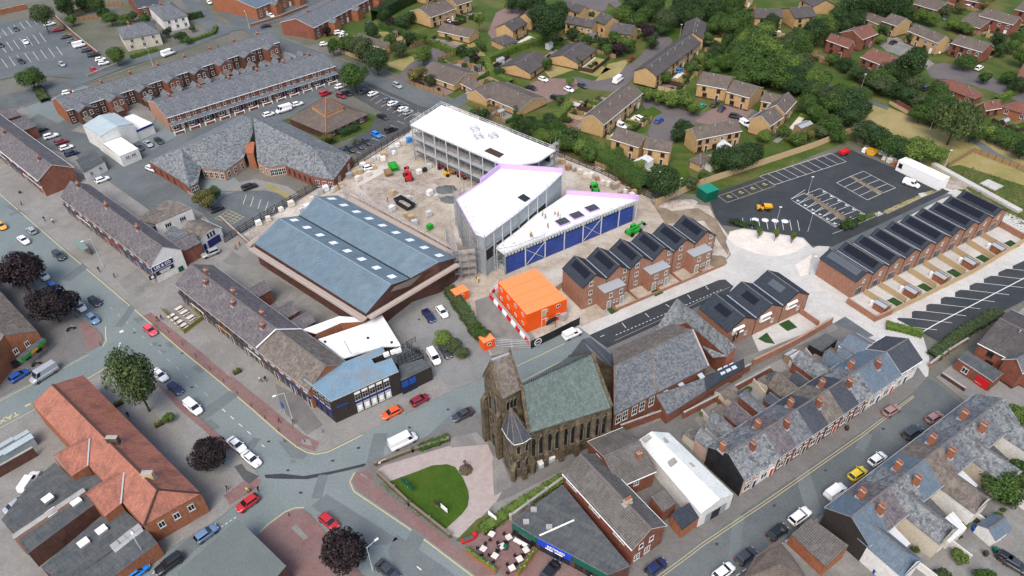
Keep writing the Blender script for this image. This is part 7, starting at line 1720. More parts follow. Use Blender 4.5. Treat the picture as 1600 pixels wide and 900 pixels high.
# the buff brick estate and the red houses beyond
def fit_mod(t,i,W,f,k,zf,zb,hr):
 two = zf>3.6
 for x in (.25,.75):fwin(t,W*x,f,3.0 if two else .9,1.2,1.1, 'white' if i%2 else 'brown',2)
 if two:fwin(t,W*.3,f,.8,1.5,1.2, 'brown',2);put_door(t,(W*.72,f-.01,.1),0,.9,2.05,('dark_timber', 'white_trim')[i%2])
 for x in (.3,.7):bwin(t,W*x,k,3.0 if two else .9,1.1,1.1, 'brown')
 b = MB().box(.003,W-.003,f-.03,k+.03,0,.55);b.build('plinth', 'brick_dark',t)
 obj('flue',cached('flue', lambda :MB().lathe([(.14,-.4),(.14,.35),(.2,.4),(.02,.5)],8).mesh('flue', 'grey_trim')),t,(W*.4,-1.0,hr-.1))
E_ =[
 (656,13.5,695,0,670,28.5,2,2, 'b'),(692,36,740,46.5,731,59,1,1, 'b'),(704,-3,727,-10,716,8,2,1, 'b'),(560,52,605,66,598,76,1,1, 'b'),(674.5,96,728.5,114,700,130,1,1, 'b'),(769,127.5,833,153,802,169.5,1,2, 'b'),(728,118,748,128,734,138,1,1, 'b'),(769,128,744,141,752,161,1,1, 'b'),(805,100.5,836.5,80,840,108,1,1, 'd'),(880,85.5,908.5,65,914,92,1,1, 'd'),
 (888,24,930,32,910,41,2,2, 'd'),(939,19,957,26,943,38,3,1, 'd'),(959.5,35,992,40,967,52,2,1, 'd'),(888,1,913,9,894,17,2,1, 'd'),(788,37,810,25,811,44,2,1, 'd'),(820,20,835,11,831,31,2,1, 'd'),(1009.5,105,1080,54,1060,94,2,6, 'd'),(1083,51,1089,27,1103,46,2,3, 'd'),(926,179,987.5,131,972,172,2,4, 'b'),(965,199,1008,212,980,225,2,1, 'b'),(1010,215.5,1050,222,1025,235,2,1, 'b'),
 (1098.5,112,1143.5,120,1115,136,2,1, 'b'),(1148,125,1184,134.7,1160,150,2,1, 'b'),(1082,200,1151,186.5,1127,211,2,3, 'b'),(1190,180.5,1210,167,1217,188,2,1, 'b'),(1214,163.5,1232,144,1234,170,2,1, 'b'),(1194.5,144,1220,149,1205,161,2,1, 'b'),(1179,14,1221,14,1200,28,2,1, 'd'),(1233,12,1266,9,1240,29,2,1, 'd'),(1268,-12,1290,0,1270,10,2,1, 'd'),
 (1299,52,1333,64,1303,67,2,1, 'r'),(1333,47,1357,38,1358,58,2,1, 'r'),(1364,75,1411,93,1375,101,2,2, 'r'),(1393,21,1415.5,28.5,1390,37,2,1, 'b'),(1355,18,1392,32,1362,34,1,1, 'b'),(1430.5,37,1478,56,1440,57,2,2, 'b'),(1499.5,54,1547.5,67.5,1512,75,2,2, 'm'),(1541,13,1594,27,1561,33,2,2, 'm'),(1519,19,1553,28,1530,44,1,1, 'm'),(1445,-6,1480,4,1455,14,1,1, 'm'),(1538,159,1562,155,1546,172,1,1, 'r'),(1600,2,1640,12,1600,18,2,1, 'm'),(1120,-14,1160,-22,1140,2,2,2, 'b'),(640,-24,690,-40,660,-8,2,2, 'b'),(1500,-20,1550,-10,1510,0,1,1, 'm'),(1600,100,1640,108,1595,122,2,1, 'r')]
KIND ={'b':('buff brick', 'brick_buff', 'tile_brown', 'brown'), 'd':('buff brick', 'brick_buff', 'tile_dark', 'dark grey'), 'r':('red brick', 'brick_red', 'tile_red', 'reddish'), 'm':('red brick', 'brick_red', 'tile_brown', 'brown')}
for x1,y1,x2,y2,ex_,ey,st_n,n,kd in E_:
 nm,wl,rf,cn = KIND[kd];hr,he ={1:(4.9,2.7),2:(7.2,4.9),3:(8.6,6.2)}[st_n]
 house('bungalow' if st_n==1 else 'house',f'{cn} roofed {nm} {"bungalow" if st_n == 1 else "house"} on the estate',(x1,y1),(x2,y2),(ex_,ey),hr,he,n=n,wall=wl,roof=rf,fit=fit_mod,verge=.2,group=f'{nm} houses of the estate',trim='white_trim' if kd!='d' else 'black_trim')
hip_house('house', 'small dark hipped pavilion bungalow beside a conservatory on the estate',(784,56),(791,54),(790,70),4.6,2.6,2.6, 'brick_buff', 'tile_dark');hip_house('garage', 'buff brick garage with brown pyramid roof by the timber fence',(1095,241),(1099,239),(1093,259),4.4,2.5,2.4, 'brick_buff', 'tile_brown',cat='garage')
hip_house('bungalow', 'wide red tiled hipped bungalow behind the weeping tree',(1487,124),(1512,133),(1490,143),5.2,2.7,5.2, 'brick_red', 'tile_red');hip_house('bungalow', 'red tiled hipped bungalow at the right edge beyond the footpath',(1592,158),(1625,168),(1600,178),5.2,2.7,4, 'brick_orange', 'tile_red')
house('house', 'large brick house with dark tiled roof at the right edge',(1563,498),(1650,540),(1555,550),7.0,4.9,wall='brick_red',roof='tile_dark',fit=fit_mod,verge=.2)
t,o = poly_building('garage', 'red garage with flat dark roof and white fascia at the right edge', 'garage',[(0,[(1497,560,3.0),(1511,547,3.0),(1568,583,3.0),(1552,596,3.0)])],[[(1511,547,3),(1497,560,3),(1552,596,3),(1568,583,3)]], 'brick_red',('felt',),.35,trim='white_trim');windows_on(t,o,(1497,560,3),(1552,596,3),2,.8,1.2,1.2,.6);board(t,o,(1497,560,3),(1552,596,3),.62,.95,.1,2.3, 'red_paint', 'garage_door')
house('house', 'brick house at the right edge above the lower terrace',(1590,560),(1650,530),(1585,590),7.0,4.9,wall='brick_red',roof='slate',fit=fit_mod,verge=.2)
t,o = poly_building('conservatory', 'octagonal white roofed conservatory behind the buff house near the site', 'conservatory',[(0,[(990,251,2.6),(1010,241,3.2),(1022,248,2.4),(1009,257,2.4),(998,258,2.3)])],[[(990,251,2.6),(998,258,2.3),(1009,257,2.4),(1022,248,2.4)]], 'render_white',('glazed_roof',),.1);windows_on(t,o,(991,252,2.6),(998,258,2.3),2,.3,.8,1.7,.05, 'white',1,2,False)
t,o = poly_building('conservatory', 'round glass roofed conservatory behind the long buff row', 'conservatory',[(0,[(1120,226,2.5),(1130,217,3.0),(1144,227,2.4),(1133,233,2.3)])],[[(1120,226,2.5),(1133,233,2.3),(1144,227,2.4)]], 'render_white',('glazed_roof',),.1)
for x,y,sx,sy,l_,m,r in ((1112,262,4.5,3.2, 'grey roofed white garage beside the timber fence', 'render_white', 'felt'),(1253,204,5.5,2.6, 'long shed with pale grey roof in the garden by the fence', 'timber', 'lead'),(782,100,2.4,2.0, 'pale green shed inside the clipped hedge', 'galvanised', 'lead'),(858,76,2.4,2.0, 'grey metal shed between the dark roofed bungalows', 'galvanised', 'lead'),(617,58,2.2,2.2, 'tall brown hut on the dry lawn', 'brick_red', 'tile_brown'),(728,101,2.4,2.0, 'brown timber shed behind the corner bungalow', 'timber', 'felt'),(747,112,2.2,1.8, 'darker timber shed near the hedge bend', 'dark_timber', 'felt'),(781,182,2.2,1.8, 'grey roofed hut behind the white roofed building', 'timber', 'lead'),(1155,80,2.6,2.2, 'pale roofed shed in the long row gardens', 'timber', 'lead'),(922,62,4.2,3.0, 'blue grey roofed outbuilding behind the upper estate row', 'brick_dark', 'slate_blue'),(1000,240-4,1.8,1.6, 'tiny dark hut beside the octagonal conservatory', 'dark_timber', 'felt'),(1566,197,2.4,1.6, 'low shed with flat grey roof on the far lawn', 'dark_timber', 'lead')):shed(x,y,sx,sy,2.1,l_,m,r,20,-8,.5)
wall_run('boundary_wall', 'brown boundary wall beside the lower left yard',((-10,752),(60,712)),2.4,.35, 'brick_dark',cap='concrete',z0=.1)
for x,y,l_ in ((10,716, 'pale blue steel container in the lower left yard'),(34,704, 'grey blue shed in the lower left yard')):shed(x,y,5,2.6,2.4,l_, 'works_roof', 'works_roof',1,-.6,.15,False)
# trees, bushes, hedges
TR = """28 423 11 10 copper|78 474 10.5 9.5 copper|537 862 7.6 8.5 copper|326 708 6.8 6.4 copper|207 590 8.6 16 birch|48 122 10.5 8 green|180 86 7.5 7.5 green|64 22 9.5 13 dull|100 8 9 10 dark|128 2 8 9 dark|150 6 8 9 green|172 28 7 6 green|196 32 7 6 green|112 30 5 5 green|206 24 5 5 dull|238 2 5 5 bright|282 57 5.5 4.5 dark|292 62 4 3.5 green
553 118 12 11 green|588 93 9 9 dark|540 66 8 8 green|563 73 9 9 dull|520 72 6 7 green|622 74 6 6 dull|661 86 6.5 7 bright|510 48 4 4.5 copper|612 36 5 4 copper|628 34 6 5 dark|640 26 5 5 dark|600 22 6 7 dark|648 118 5 5.5 olive|660 112 4 4.5 olive|672 124 4 4 dull
748 30 4.2 7 bright|858 33 12 15 dark|842 20 8 11 dark|876 20 8 10 dark|820 4 8 8 dark|800 6 6 6 dark|836 2 8 8 dark|972 24 8 7.5 bright|1041 30 9 9 dull|1034 44 5 5 dark|1000 4 9 9 dark|1018 12 8 9 dark|985 6 8 9 dark|1066 6 9 10 dark|1080 14 9 10 dark|1096 4 9 10 dark|1112 14 9 10 dark|1090 24 7 8 dark|1130 6 9 10 green|1145 14 8 9 green|1150 2 8 9 green|1126 32 8 7 green|1142 38 9 7 green|1112 40 6 6 green|1160 30 8 8 green|1060 20 8 9 dark|1076 28 7 7 dark|1010 18 7 7 green|1025 3 8 9 green
1170 55 9.6 8.4 green|1185 66 10.7 9.3 green|1165 80 10.7 8.4 green|1150 90 8.5 7.5 green|1180 88 11.7 9.3 green|1200 80 11.7 9.3 bright|1220 78 10.7 8.4 green|1235 66 8.5 7.5 dull|1250 74 8.5 7.5 green|1250 60 8.5 8.4 green|1275 48 9.6 9.3 dark|1290 38 8.5 8.4 bright|1262 52 6.4 6.5 green|1170 105 10.7 8.4 green|1190 112 10.7 8.4 green|1210 106 10.7 8.4 green|1230 100 10.7 8.4 bright|1250 95 8.5 7.5 dull|1220 120 9.6 7.5 green|1240 118 9.6 7.5 dark|1258 112 8.5 6.5 dark|1272 124 8.5 6.5 bright|1240 134 7.5 5.6 dark|1264 136 8.5 5.6 dark|1280 140 7.5 5.6 green|1295 148 7.5 5.6 dull|1300 160 7.5 6.5 green|1318 164 8.5 6.5 dark|1330 152 7.5 5.6 dark|1345 146 6.4 4.7 green|1312 140 6.4 4.7 green|1286 122 6.4 4.7 green|1160 122 7.5 5.6 green
640 60 5 5 dark|580 48 6 6 dark|610 60 5 5 green|690 100 4 4 green|780 112 4 3.5 dark|770 140 3.5 3 green|800 150 3.5 3.4 dull|855 100 4 4 green|895 52 5 5 dark|912 60 5 5 green|960 58 5 5 green|940 66 5 4 dark|975 66 5 5 bright|1000 30 6 6 green|1020 64 5 5 dark|1105 60 5 5 green|1120 80 6 5 dark|1130 96 6 6 green|1145 88 6 6 dark|1110 100 5 4.5 green|1095 92 4 4 bright|1080 104 5 4 green|1040 120 4 4 green|1195 50 8 8 bright|1165 66 8 8 bright|1205 38 7 8 dark|1260 160 6 6 green|1275 176 6 5 green|1285 205 5 4 dull|1310 210 5 4 green|1225 205 4 3.5 green|1195 212 4 3.5 bright|1330 180 7 6 dark|1345 170 7 6 dark|1390 112 7 7 dark|1375 120 6 6 green|1405 108 7 8 dark|1480 170 7 7 dark|1465 140 6 6 green|1430 130 6 6 dull|1520 206 6 5 green|1540 120 4 4 green|1560 60 5 5 dark|1585 72 5 5 green|1470 62 4 4 dark|1425 58 4 4 green|1380 46 5 5 dark|1340 30 8 8 dark|1310 24 7 7 dark|1300 60 6 6 dark|1320 40 6 6 dark|900 96 3.4 3.4 dull|1000 258 4 3.5 bright|1080 285 4 3.4 dull|1098 276 3.6 3 green|965 240 4 4 green|940 232 4 4 bright|920 240 5 4.5 green|890 212 5 5 dark|868 214 5 5 green|350 100 3 2.8 bright|160 20 6 6 dark|225 28 5 5 green|262 50 4 4 dark|300 44 3.4 3 green|1297 193 7 6.5 green|1322 100 6 4.5 dark|1340 112 6 5 dark|1356 118 6 5 dull|1380 134 8 5.5 dull|1368 126 6 5 green|1400 140 6 5 dark|1300 92 5 4 green|1425 100 9 12 dark|1412 118 6 7 dark|1436 86 6 6 dark|1392 128 5 5 green|1420 148 6 5 dark|1440 158 7 5 dull|1456 164 7 6 green|1470 150 6 5 green|1440 176 7 5 green|1462 182 6 5 dark|1496 186 12 12 willow|1545 206 5 4 bright|1560 212 6 4 green|1578 222 5 4 green|1600 232 6 5 dark|1356 205 8 6 dark|1372 214 8 6 dark|1392 226 8 6 green|1410 232 7 6 dark|1440 234 9 7 bright|1424 238 6 5 green|1470 240 5 4 bright
1330 6 10 10 dark|1352 4 10 11 dark|1376 6 10 11 dark|1396 10 8 9 dark|1420 20 6 5 dark|1440 24 6 5 bright|1456 28 6 5 bright|1408 2 9 9 dark|1490 38 6 4 bright|1508 44 6 4 bright|1566 76 5 5 dark|1510 96 7 5 green|1590 60 6 5 green|1600 88 6 6 green|1575 120 5 4 green|1592 132 6 5 dark|1478 16 5 4 dull|1500 12 5 4 olive|1540 4 5 4 olive|1375 60 4 3.5 bright|1365 48 4 4 bright
1036 283 8.5 8.5 dark|1066 200 5.5 5.5 dark|1058 210 4 4 dark|1132 246 7 7 dark|1150 250 7 7 dark|1166 242 7 7 dark|1178 236 6 6 dark|1120 252 5 5 green|806 186 3.6 8 conebright|756 178 3.8 4 dark|745 168 2.6 2.4 olive|738 174 3 2 green|826 196 6 6 dark|842 204 6 6 green|858 190 6 5 dark|870 200 6 5 green|850 214 6 5 bright|880 222 6 5 green|906 228 5 4 bright|1012 146 4.5 4.5 bright|1030 150 5 4.5 bright|1048 154 5.5 5 bright|1066 152 5.5 5.5 bright|1076 160 4 4.5 bright|1086 168 4 4.5 bright|1012 48 5.5 6 copper|968 76 5 5 copper|984 72 5 4.5 green|978 58 4.5 4 green|950 76 5 4 green|1150 100 5 5 green|1140 62 5 5 dark|1118 112 4 4 green|1108 86 4 3.5 green
738 82 5 4.5 dark|744 90 3 3.5 copper|722 78 4 4 dark|752 70 4 4 green|700 60 3 2.5 green|890 126 2.8 3.6 bright|876 156 3 3.5 dull|320 308 6.5 6 olive|335 300 4 4 dull|512 216 4.5 4 olive|505 34 3.4 2.4 dull|560 222 3 2.2 dull|690 528 4.5 3 bright|706 538 4 3 dull|722 552 3.5 2.4 dull|742 512 3.5 3 green|755 522 4 3.6 green|1262 210 4 4 olive|1246 216 4.5 4 bright|1590 650 6 3 bright|1565 758 6.5 6 green|1552 742 5 5 green|1580 775 4 4 dark|1600 740 6 5 green|262 652 2.6 2.4 bright|1176 348 2.4 2 dark|1148 346 3 2 dark|1160 350 2.6 1.8 dark|1330 348 4 2.4 dark|1320 352 3 2.2 dark|1345 340 3 2.0 green|1540 900 3.4 3 green|1470 900 3 2.4 dull|1500 870 3 2.2 bright|1404 895 3 2.4 dull|30 300 1 1 dull"""
for r_ in TR.replace('\n', '|').split('|'):
 q = r_.split();x,y,d,h = map(float,q[:4]);k = 1.18 if y<330 and x>560 and h>3 else 1;tree(x,y,d*k,h*k,q[4])
for i,(x,y) in enumerate(((1187,361),(1213,365),(1240,368))):tree(x,y,1.8,4.2, 'bright',('young sapling on the cream plaza nearest the first row of houses', 'middle young sapling on the cream plaza', 'young sapling on the cream plaza nearest the car park ramp')[i],name='sapling')
for h_ in [((588,34),(625,12),(660,-4),5,5, 'leaf_dark', 'tall dark hedge above the estate corner'),((594,44),(630,56),(666,67),1.8,2.6, 'leaf_green', 'clipped hedge along the dry lawn with the tall hut'),((668,68),(700,82),(715,87),2.0,2.4, 'leaf_bright', 'clipped hedge below the long brown bungalow'),((718,87),(745,99),(757,104),1.8,2.2, 'leaf_green', 'clipped hedge behind the corner bungalow sheds'),((763,98),(805,80),(852,66),2.4,2.4, 'leaf_bright', 'long bright hedge leading to the great dark tree'),((760,98),(768,120),(800,134),2.6,2.4, 'leaf_bright', 'bright bent hedge round the bungalow lawn'),
 ((862,70),(888,73),1.6,1.6, 'leaf_green', 'short hedge right of the great dark tree'),((860,202),(876,186),(890,171),3,3, 'leaf_bright', 'thick bright hedge behind the brown bungalow'),((1003,148),(1046,162),(1090,176),2.4,1.6, 'leaf_dull', 'long hedge between estate road and shrubs'),((845,207),(905,232),(960,262),(1012,302),6,3.4, 'leaf_green', 'broad overgrown hedge along the railed site fence'),((706,28),(738,31),1.6,1.6, 'leaf_dark', 'dark low hedge by the brick cul de sac'),((206,92),(246,80),1.6,1.6, 'leaf_bright', 'clipped hedge in front of the semi-detached pair'),((285,33),(318,27),2,2.6, 'leaf_dark', 'square dark hedge beside the white detached house'),
 ((300,66),(335,54),(338,44),1.5,1.4, 'leaf_bright', 'curved hedge at the upper junction corner'),((530,214),(560,202),3.0,1.8, 'leaf_dark', 'rounded dark hedge beside the square day centre'),((702,458),(722,488),(750,530),2.6,2.2, 'leaf_dull', 'overgrown hedge between the bank yard and the site'),((655,703),(678,695),(702,686),1.4,1.0, 'leaf_green', 'churchyard hedge beside the road'),((752,832),(790,806),(880,750),2.0,1.0, 'leaf_bright', 'long planted bed between church path and shop'),((1556,160),(1585,147),2.0,1.8, 'leaf_bright', 'bright hedge between the red tiled bungalows'),((1545,203),(1600,228),(1640,245),3,2.4, 'leaf_green', 'hedge bordering the footpath and far lawn'),((1456,560),(1500,524),(1560,490),2.5,1.2, 'leaf_dull', 'planted strip along the lower car park wall'),((1384,510),(1440,524),2.4,.9, 'leaf_bright', 'low planting between plaza and angled bays'),((1482,36),(1520,50),3,2, 'leaf_bright', 'bright hedge below the red roofed rear extensions'),((60,140),(72,160),3,1.5, 'leaf_dull', 'verge planting beside the upper car park'),((440,128),(470,120),1.2,1.2, 'leaf_bright', 'garden shrubs in front of the bay windowed terrace'),((520,50),(452,44),2,2, 'leaf_dark', 'hedge at the red gable end')]:
 hedge(h_[-1],h_[:-4],*h_[-4:-1])
ground_cover('rough_grass',[(1480,265),(1520,262),(1600,292),(1680,330),(1640,400),(1575,345)], 'leaf_olive',2.2,.3,.5)
ground_cover('ground_planting',[(1257,303),(1265,303),(1330,345),(1322,350)], 'leaf_olive',7,.16,.5);ground_cover('ground_planting',[(1327,277),(1333,276),(1380,301),(1372,304)], 'leaf_olive',7,.16,.5)
ground_cover('ground_planting',[(1322,353),(1358,334),(1440,300),(1462,297),(1386,335),(1330,357)], 'leaf_olive',5,.18,.5)
ground_cover('flower_border',[(598,752),(606,762),(650,797),(690,826),(684,830),(640,800),(594,760)], 'leaf_flower',14,.14,.6)
ground_cover('weeds',[(700,460),(712,455),(760,535),(750,545)], 'leaf_dull',4,.2,.8);ground_cover('weeds',[(1130,200),(1145,192),(1340,212),(1120,300),(1110,296)], 'leaf_olive',.35,.25,.4)
# estate fences, garden walls
for l_,q,h_ in (('dark fence between the corner bungalow and the drive',((640,78),(664,66)),1.7),('dark slatted fence behind the corner bungalow',((686,95),(716,84)),1.7),('brown fence beside the dark roofed bungalow',((932,84),(962,92)),1.7),('fence behind the curved estate row',((1105,42),(1128,55),(1148,66)),1.8),('pale fence along the top left gardens',((115,22),(165,10),(192,8)),1.8),('brown fence across the top left lawn',((118,34),(168,26)),1.8),('fence round the trampoline garden',((890,160),(924,172)),1.7),('fence beyond the trampoline garden',((876,170),(912,183)),1.7),('fence of the solar panelled house garden',((1246,160),(1290,182),(1300,200)),1.8),('garden fence in front of the great dark tree',((864,62),(884,50)),1.6),('dark fence by the long estate row',((1040,128),(1068,136)),1.7),('thin post fence across the rough meadow',((1480,262),(1520,238),(1600,268)),1.6),('fence beside the footpath bridge',((1560,205),(1600,190)),1.5)):
 fence('fence',l_,q,h_,2.0, 'timber', 'dark_timber', 'estate garden fences')
for l_,q,h_,m in (('long red brick wall at the upper car park corner',((-20,28),(44,14)),2.2, 'brick_orange'),('brick wall beside the row of cars in the upper car park',((86,28),(118,58),(155,88)),1.8, 'brick_red'),('low wall before the red car in the upper car park',((138,121),(168,108),(195,98)),.8, 'concrete'),('brick garden wall along the top street',((392,42),(440,28),(480,12)),1.1, 'brick_orange'),('low stone churchyard wall along the main road',((592,744),(640,790),(703,840)),1.0, 'sandstone'),('stone churchyard wall beside the church road',((588,728),(645,706),(700,690)),.8, 'sandstone'),('pale stone wall between the flat roofed shop and church path',((798,812),(880,752)),1.2, 'concrete'),('brick wall before the red garage at the right edge',((1450,574),(1480,552),(1510,534)),1.0, 'brick_new'),('dark brick wall beside the small front lawn at the right edge',((1470,588),(1506,612)),.9, 'brick_dark'),('brick planter wall round the library garden',((240,262),(308,312)),.9, 'brick_pink'),('low wall along the library car park',((345,342),(395,388)),.8, 'brick_orange')):
 wall_run('boundary_wall',l_,q,h_,.3,m,cap='concrete' if m!='sandstone' else 'sandstone_pale',z0=.1,piers=3.5 if 'church' in l_ else 0)
t = thing('footbridge', 'red brown footbridge with pale sides on the dry field path', 'footbridge',P(1407,172));a,c = P(1394,163)-t.location,P(1423,179)-t.location
MB().beam(a+Vector((0,0,.1)),c+Vector((0,0,.1)),3,.3).build('deck', 'tile_red',t);d_ = Vector((-(c-a).y,(c-a).x,0)).normalized()*1.5
for s in (-1,1):MB().beam(a+d_*s+Vector((0,0,.4)),c+d_*s+Vector((0,0,.4)),.2,1.0).build('parapet',('tile_red', 'pale_timber')[s<0],t)
# vehicles: x y dx dy type colour
CR =[('on the main road', 'vehicles on the main road', "2 353 1 .8 h taxi_orange|49 360 -1 -.84 h silver|37 375 1 .84 s white|92 399 1 .84 e dark_grey|52 405 1 .84 h dark_grey|68 431 1 .84 h white|84 448 1 .84 h blue|125 479 1 .84 h white|148 471 1 .84 h black|145 498 1 .84 h light_blue|235 516 1 .84 h pink|250 586 1 .84 s white|274 607 1 .84 h navy_blue|302 636 1 .84 v white|370 695 1 .84 s white|393 717 1 .84 s white|514 815 1 .84 h red|606 892 1 .84 s dark_grey|387 786 -1 .72 h red|322 834 1 -.72 h light_blue|264 881 -1 .72 e black|213 894 1 -.72 h bright_blue"),
 ('on the church road', 'vehicles on the church road', "612 645 -1 .52 h orange|656 625 1 -.52 h dark_red|723 648 -1 .5 s dark_grey|630 688 1 -.48 V white|894 521 1 -.45 v white"),('in the bank yard', 'vehicles in the bank yard', "670 494 .7 .9 s navy_blue|691 488 .7 .9 h white|678 558 .6 .95 v white|696 549 .6 .95 s dark_grey"),
 ('on the taxi street', 'vehicles on the taxi street', "68 583 -1 .62 V silver|30 587 1 -.62 h blue|46 752 .6 -.9 v white|28 787 1 -.7 s silver"),('behind the upper left shops', 'cars behind the upper left shops', "80 213 1 -.3 e white|96 222 1 -.3 h dark_red|104 231 1 -.3 h white|64 203 1 -.3 h black|152 268 1 -.35 h navy_blue|160 281 1 -.35 h white|112 240 1 -.3 h navy_blue"),
 ('outside the white sheeted works', 'cars outside the works', "218 231 .7 .6 h dark_grey|232 225 .7 .6 s silver|248 220 .7 .6 s black"),('beside the library', 'cars by the library', "237 264 1 .4 h white|390 292 1 -.35 e black|339 327 1 -.4 h black"),('beside the blue garage door', 'cars by the garage', "329 396 -1 .4 e silver"),
 ('on the bay window terrace street', 'vehicles of the terrace street', "420 179 1 -.3 h white|443 171 -1 .3 V white|465 163 1 -.3 h white|508 146 1 -.4 e red|533 135 1 -.35 e white|533 150 1 .3 h dark_red|541 146 1 .3 s black|621 134 1 .55 e silver"),
 ('in the day centre car park', 'cars of the day centre car park', "570 143 1 -.4 s dark_grey|583 147 1 -.4 h white|606 157 1 -.4 h grey|614 162 1 -.4 h white|622 167 1 -.4 h dark_grey|630 171 1 -.4 h white|638 176 1 -.4 h silver|598 183 1 .4 s black|611 203 1 -.35 e black|588 211 .9 .5 h bright_blue|573 222 .9 .5 h dark_grey|560 228 .9 .5 s dark_grey|547 233 .9 .5 s dark_grey|537 237 .9 .5 h dark_grey|577 262 1 -.3 h white"),
 ('in the upper left car park', 'cars of the upper left car park', "25 46 .7 .6 h dark_grey|40 66 .7 .6 s white|1 71 .7 .6 h black|33 96 .7 .6 e black|97 101 .7 .5 h silver|78 38 1 -.25 e white|90 47 1 -.2 s red|103 58 1 -.2 s dark_grey|113 64 1 -.2 h grey|125 70 1 -.25 V white|135 79 1 -.2 h dark_grey|146 86 1 -.2 e black|157 93 1 -.2 h white|162 99 1 -.2 h white|147 110 .9 .5 h red"),
 ('on the upper streets', 'vehicles of the upper streets', "263 83 1 -.35 V white|106 145 1 -.2 h white|327 4 .6 .5 h white|417 21 .7 .4 h white|424 25 .7 .4 h white|415 41 1 -.2 s black|530 51 1 -.2 e white|537 56 1 -.2 h white|507 69 1 -.2 h white|578 38 1 -.2 h navy_blue"),
 ('on the buff brick estate', 'cars of the estate', "849 124 .9 .3 h white|830 137 1 .3 s black|889 140 1 .4 h white|910 134 1 .4 h dark_grey|868 153 1 .4 h black|966 124 1 -.7 V white|986 92 1 -.7 h dark_red|1030 188 1 -.7 h blue|1002 187 1 .5 e white|970 196 1 .5 v white|1096 166 1 -.6 h green|1117 162 1 -.9 e dark_grey|1128 170 1 -.9 h navy_blue|1150 182 1 .2 e black|1165 193 1 .6 v white|701 34 1 .4 h white|1063 110 1 -.5 h bright_blue|1396 66 1 -.4 h black|1379 62 1 .4 h black|1530 106 1 -.6 e white|1514 11 1 .3 h white|1521 6 1 .3 h dark_grey|1466 80 .2 -1 h white|1447 138 1 -.3 h navy_blue|1475 28 .3 1 h dark_grey"),
 ('in the new car park', 'vehicles of the new car park', "1424 287 1 .35 v white"),('on the side street', 'vehicles on the side street', "1393 641 1 -.6 h rose_gold|1426 675 1 -.66 e dark_grey|1460 652 1 -.6 h rose_gold|1371 717 1 -.7 h white|1340 740 1 -.68 h yellow|1306 767 1 -.7 v white|1250 806 1 -.75 e white|1215 831 1 -.75 h black|1166 869 1 -.75 h dark_grey|1131 893 1 -.75 h white|1025 886 1 -.75 h navy_blue|1588 884 1 .6 h dark_grey|1578 876 1 .6 h black"),('outside the blue fascia shop', 'cars outside the shop', "860 892 .8 -1 h black")]
TY ={'h':'hatchback', 's':'saloon', 'e':'estate', 'v':'van', 'V':'large van'}
for (wh,gp,s_),CZ[0] in zip(CR,(.03,.03,.155,.04,.157,.157,.165,.158,.166,.168,.182,.174,.044,.12,.034,.166)):
 for r_ in s_.split('|'):
  q = r_.split();car(*[float(v) for v in q[:4]],TY[q[4]],q[5].replace('_', ' '),wh,gp)
plain('kiosk_green',(.01,.20,.14),.5);plain('shelter_roof',(.16,.22,.19),.4);plain('fence_olive',(.2,.19,.03),.7)
# building site plant and materials
def rig(name,label,cat,x,y,dx,dy,z=.06):
 c = P(x,y,z);d = P(x+dx,y+dy,z)-c
 return thing(name,label,cat,c,math.atan2(d.y,d.x))
def wheels(t,L,W,r=.55,n=2):
 me = cached(('bw',r), lambda :MB().lathe([(r*.5,-.18),(r,-.16),(r,.16),(r*.5,.18)],14).mesh('wheel', 'rubber'))
 for x in ((-L/2,L/2) if n==2 else (-L/2,)):
  for y in (-W/2,W/2):obj('wheel',me,t,(x,y,r)).rotation_euler =(PI/2,0,0)
def telehandler(x,y,dx,dy,col,label,up=.9):
 t = rig('telehandler',label, 'telehandler',x,y,dx,dy);wheels(t,3,2.1,.6)
 MB().box(-2.2,2.0,-.75,.75,.6,1.25).box(-2.2,-1.0,-.75,.75,1.25,1.6).box(-.3,1.2,-.95,-.4,.6,1.3).build('chassis',col,t)
 MB().box(-.7,.8,.05,.9,1.2,1.4).box(-.7,.8,.05,.9,2.3,2.42).box(-.7,-.6,.05,.15,1.4,2.3).box(.7,.8,.8,.9,1.4,2.3).build('cab',col,t);MB().box(-.62,.72,.1,.86,1.4,2.3).build('cab_glass', 'car_glass',t)
 MB().beam((-1.9,-.3,1.7),(3.0,-.3,1.2+up),.35,.4).build('boom',col,t);MB().box(3.0,3.2,-1.0,.5,.5+up,1.3+up).box(3.2,4.2,-.8,-.65,.5+up,.58+up).box(3.2,4.2,.2,.35,.5+up,.58+up).build('forks', 'steel_dark',t)
def dumper(x,y,dx,dy,label,col='yellow_paint'):
 t = rig('dumper',label, 'dumper',x,y,dx,dy);wheels(t,2.2,1.8,.5)
 b = MB();lo =[(.1,-.7,.8),(1.7,-.7,.9),(1.7,.7,.9),(.1,.7,.8)];hi =[(-.1,-.95,1.6),(2.1,-.95,1.45),(2.1,.95,1.45),(-.1,.95,1.6)]
 b.face(lo)
 for i in range(4):j =(i+1)%4;b.face([lo[i],lo[j],hi[j],hi[i]])
 b.build('skip',col,t);MB().box(-1.9,-.2,-.7,.7,.5,1.2).build('engine_cover',col,t);MB().box(-.8,-.3,-.3,.3,1.2,1.7).build('seat', 'black_trim',t);MB().tube((-1.2,-.6,1.2),(-1.2,-.6,2.6),.05).tube((-1.2,.6,1.2),(-1.2,.6,2.6),.05).tube((-1.2,-.6,2.6),(-1.2,.6,2.6),.05).build('roll_bar', 'black_trim',t)
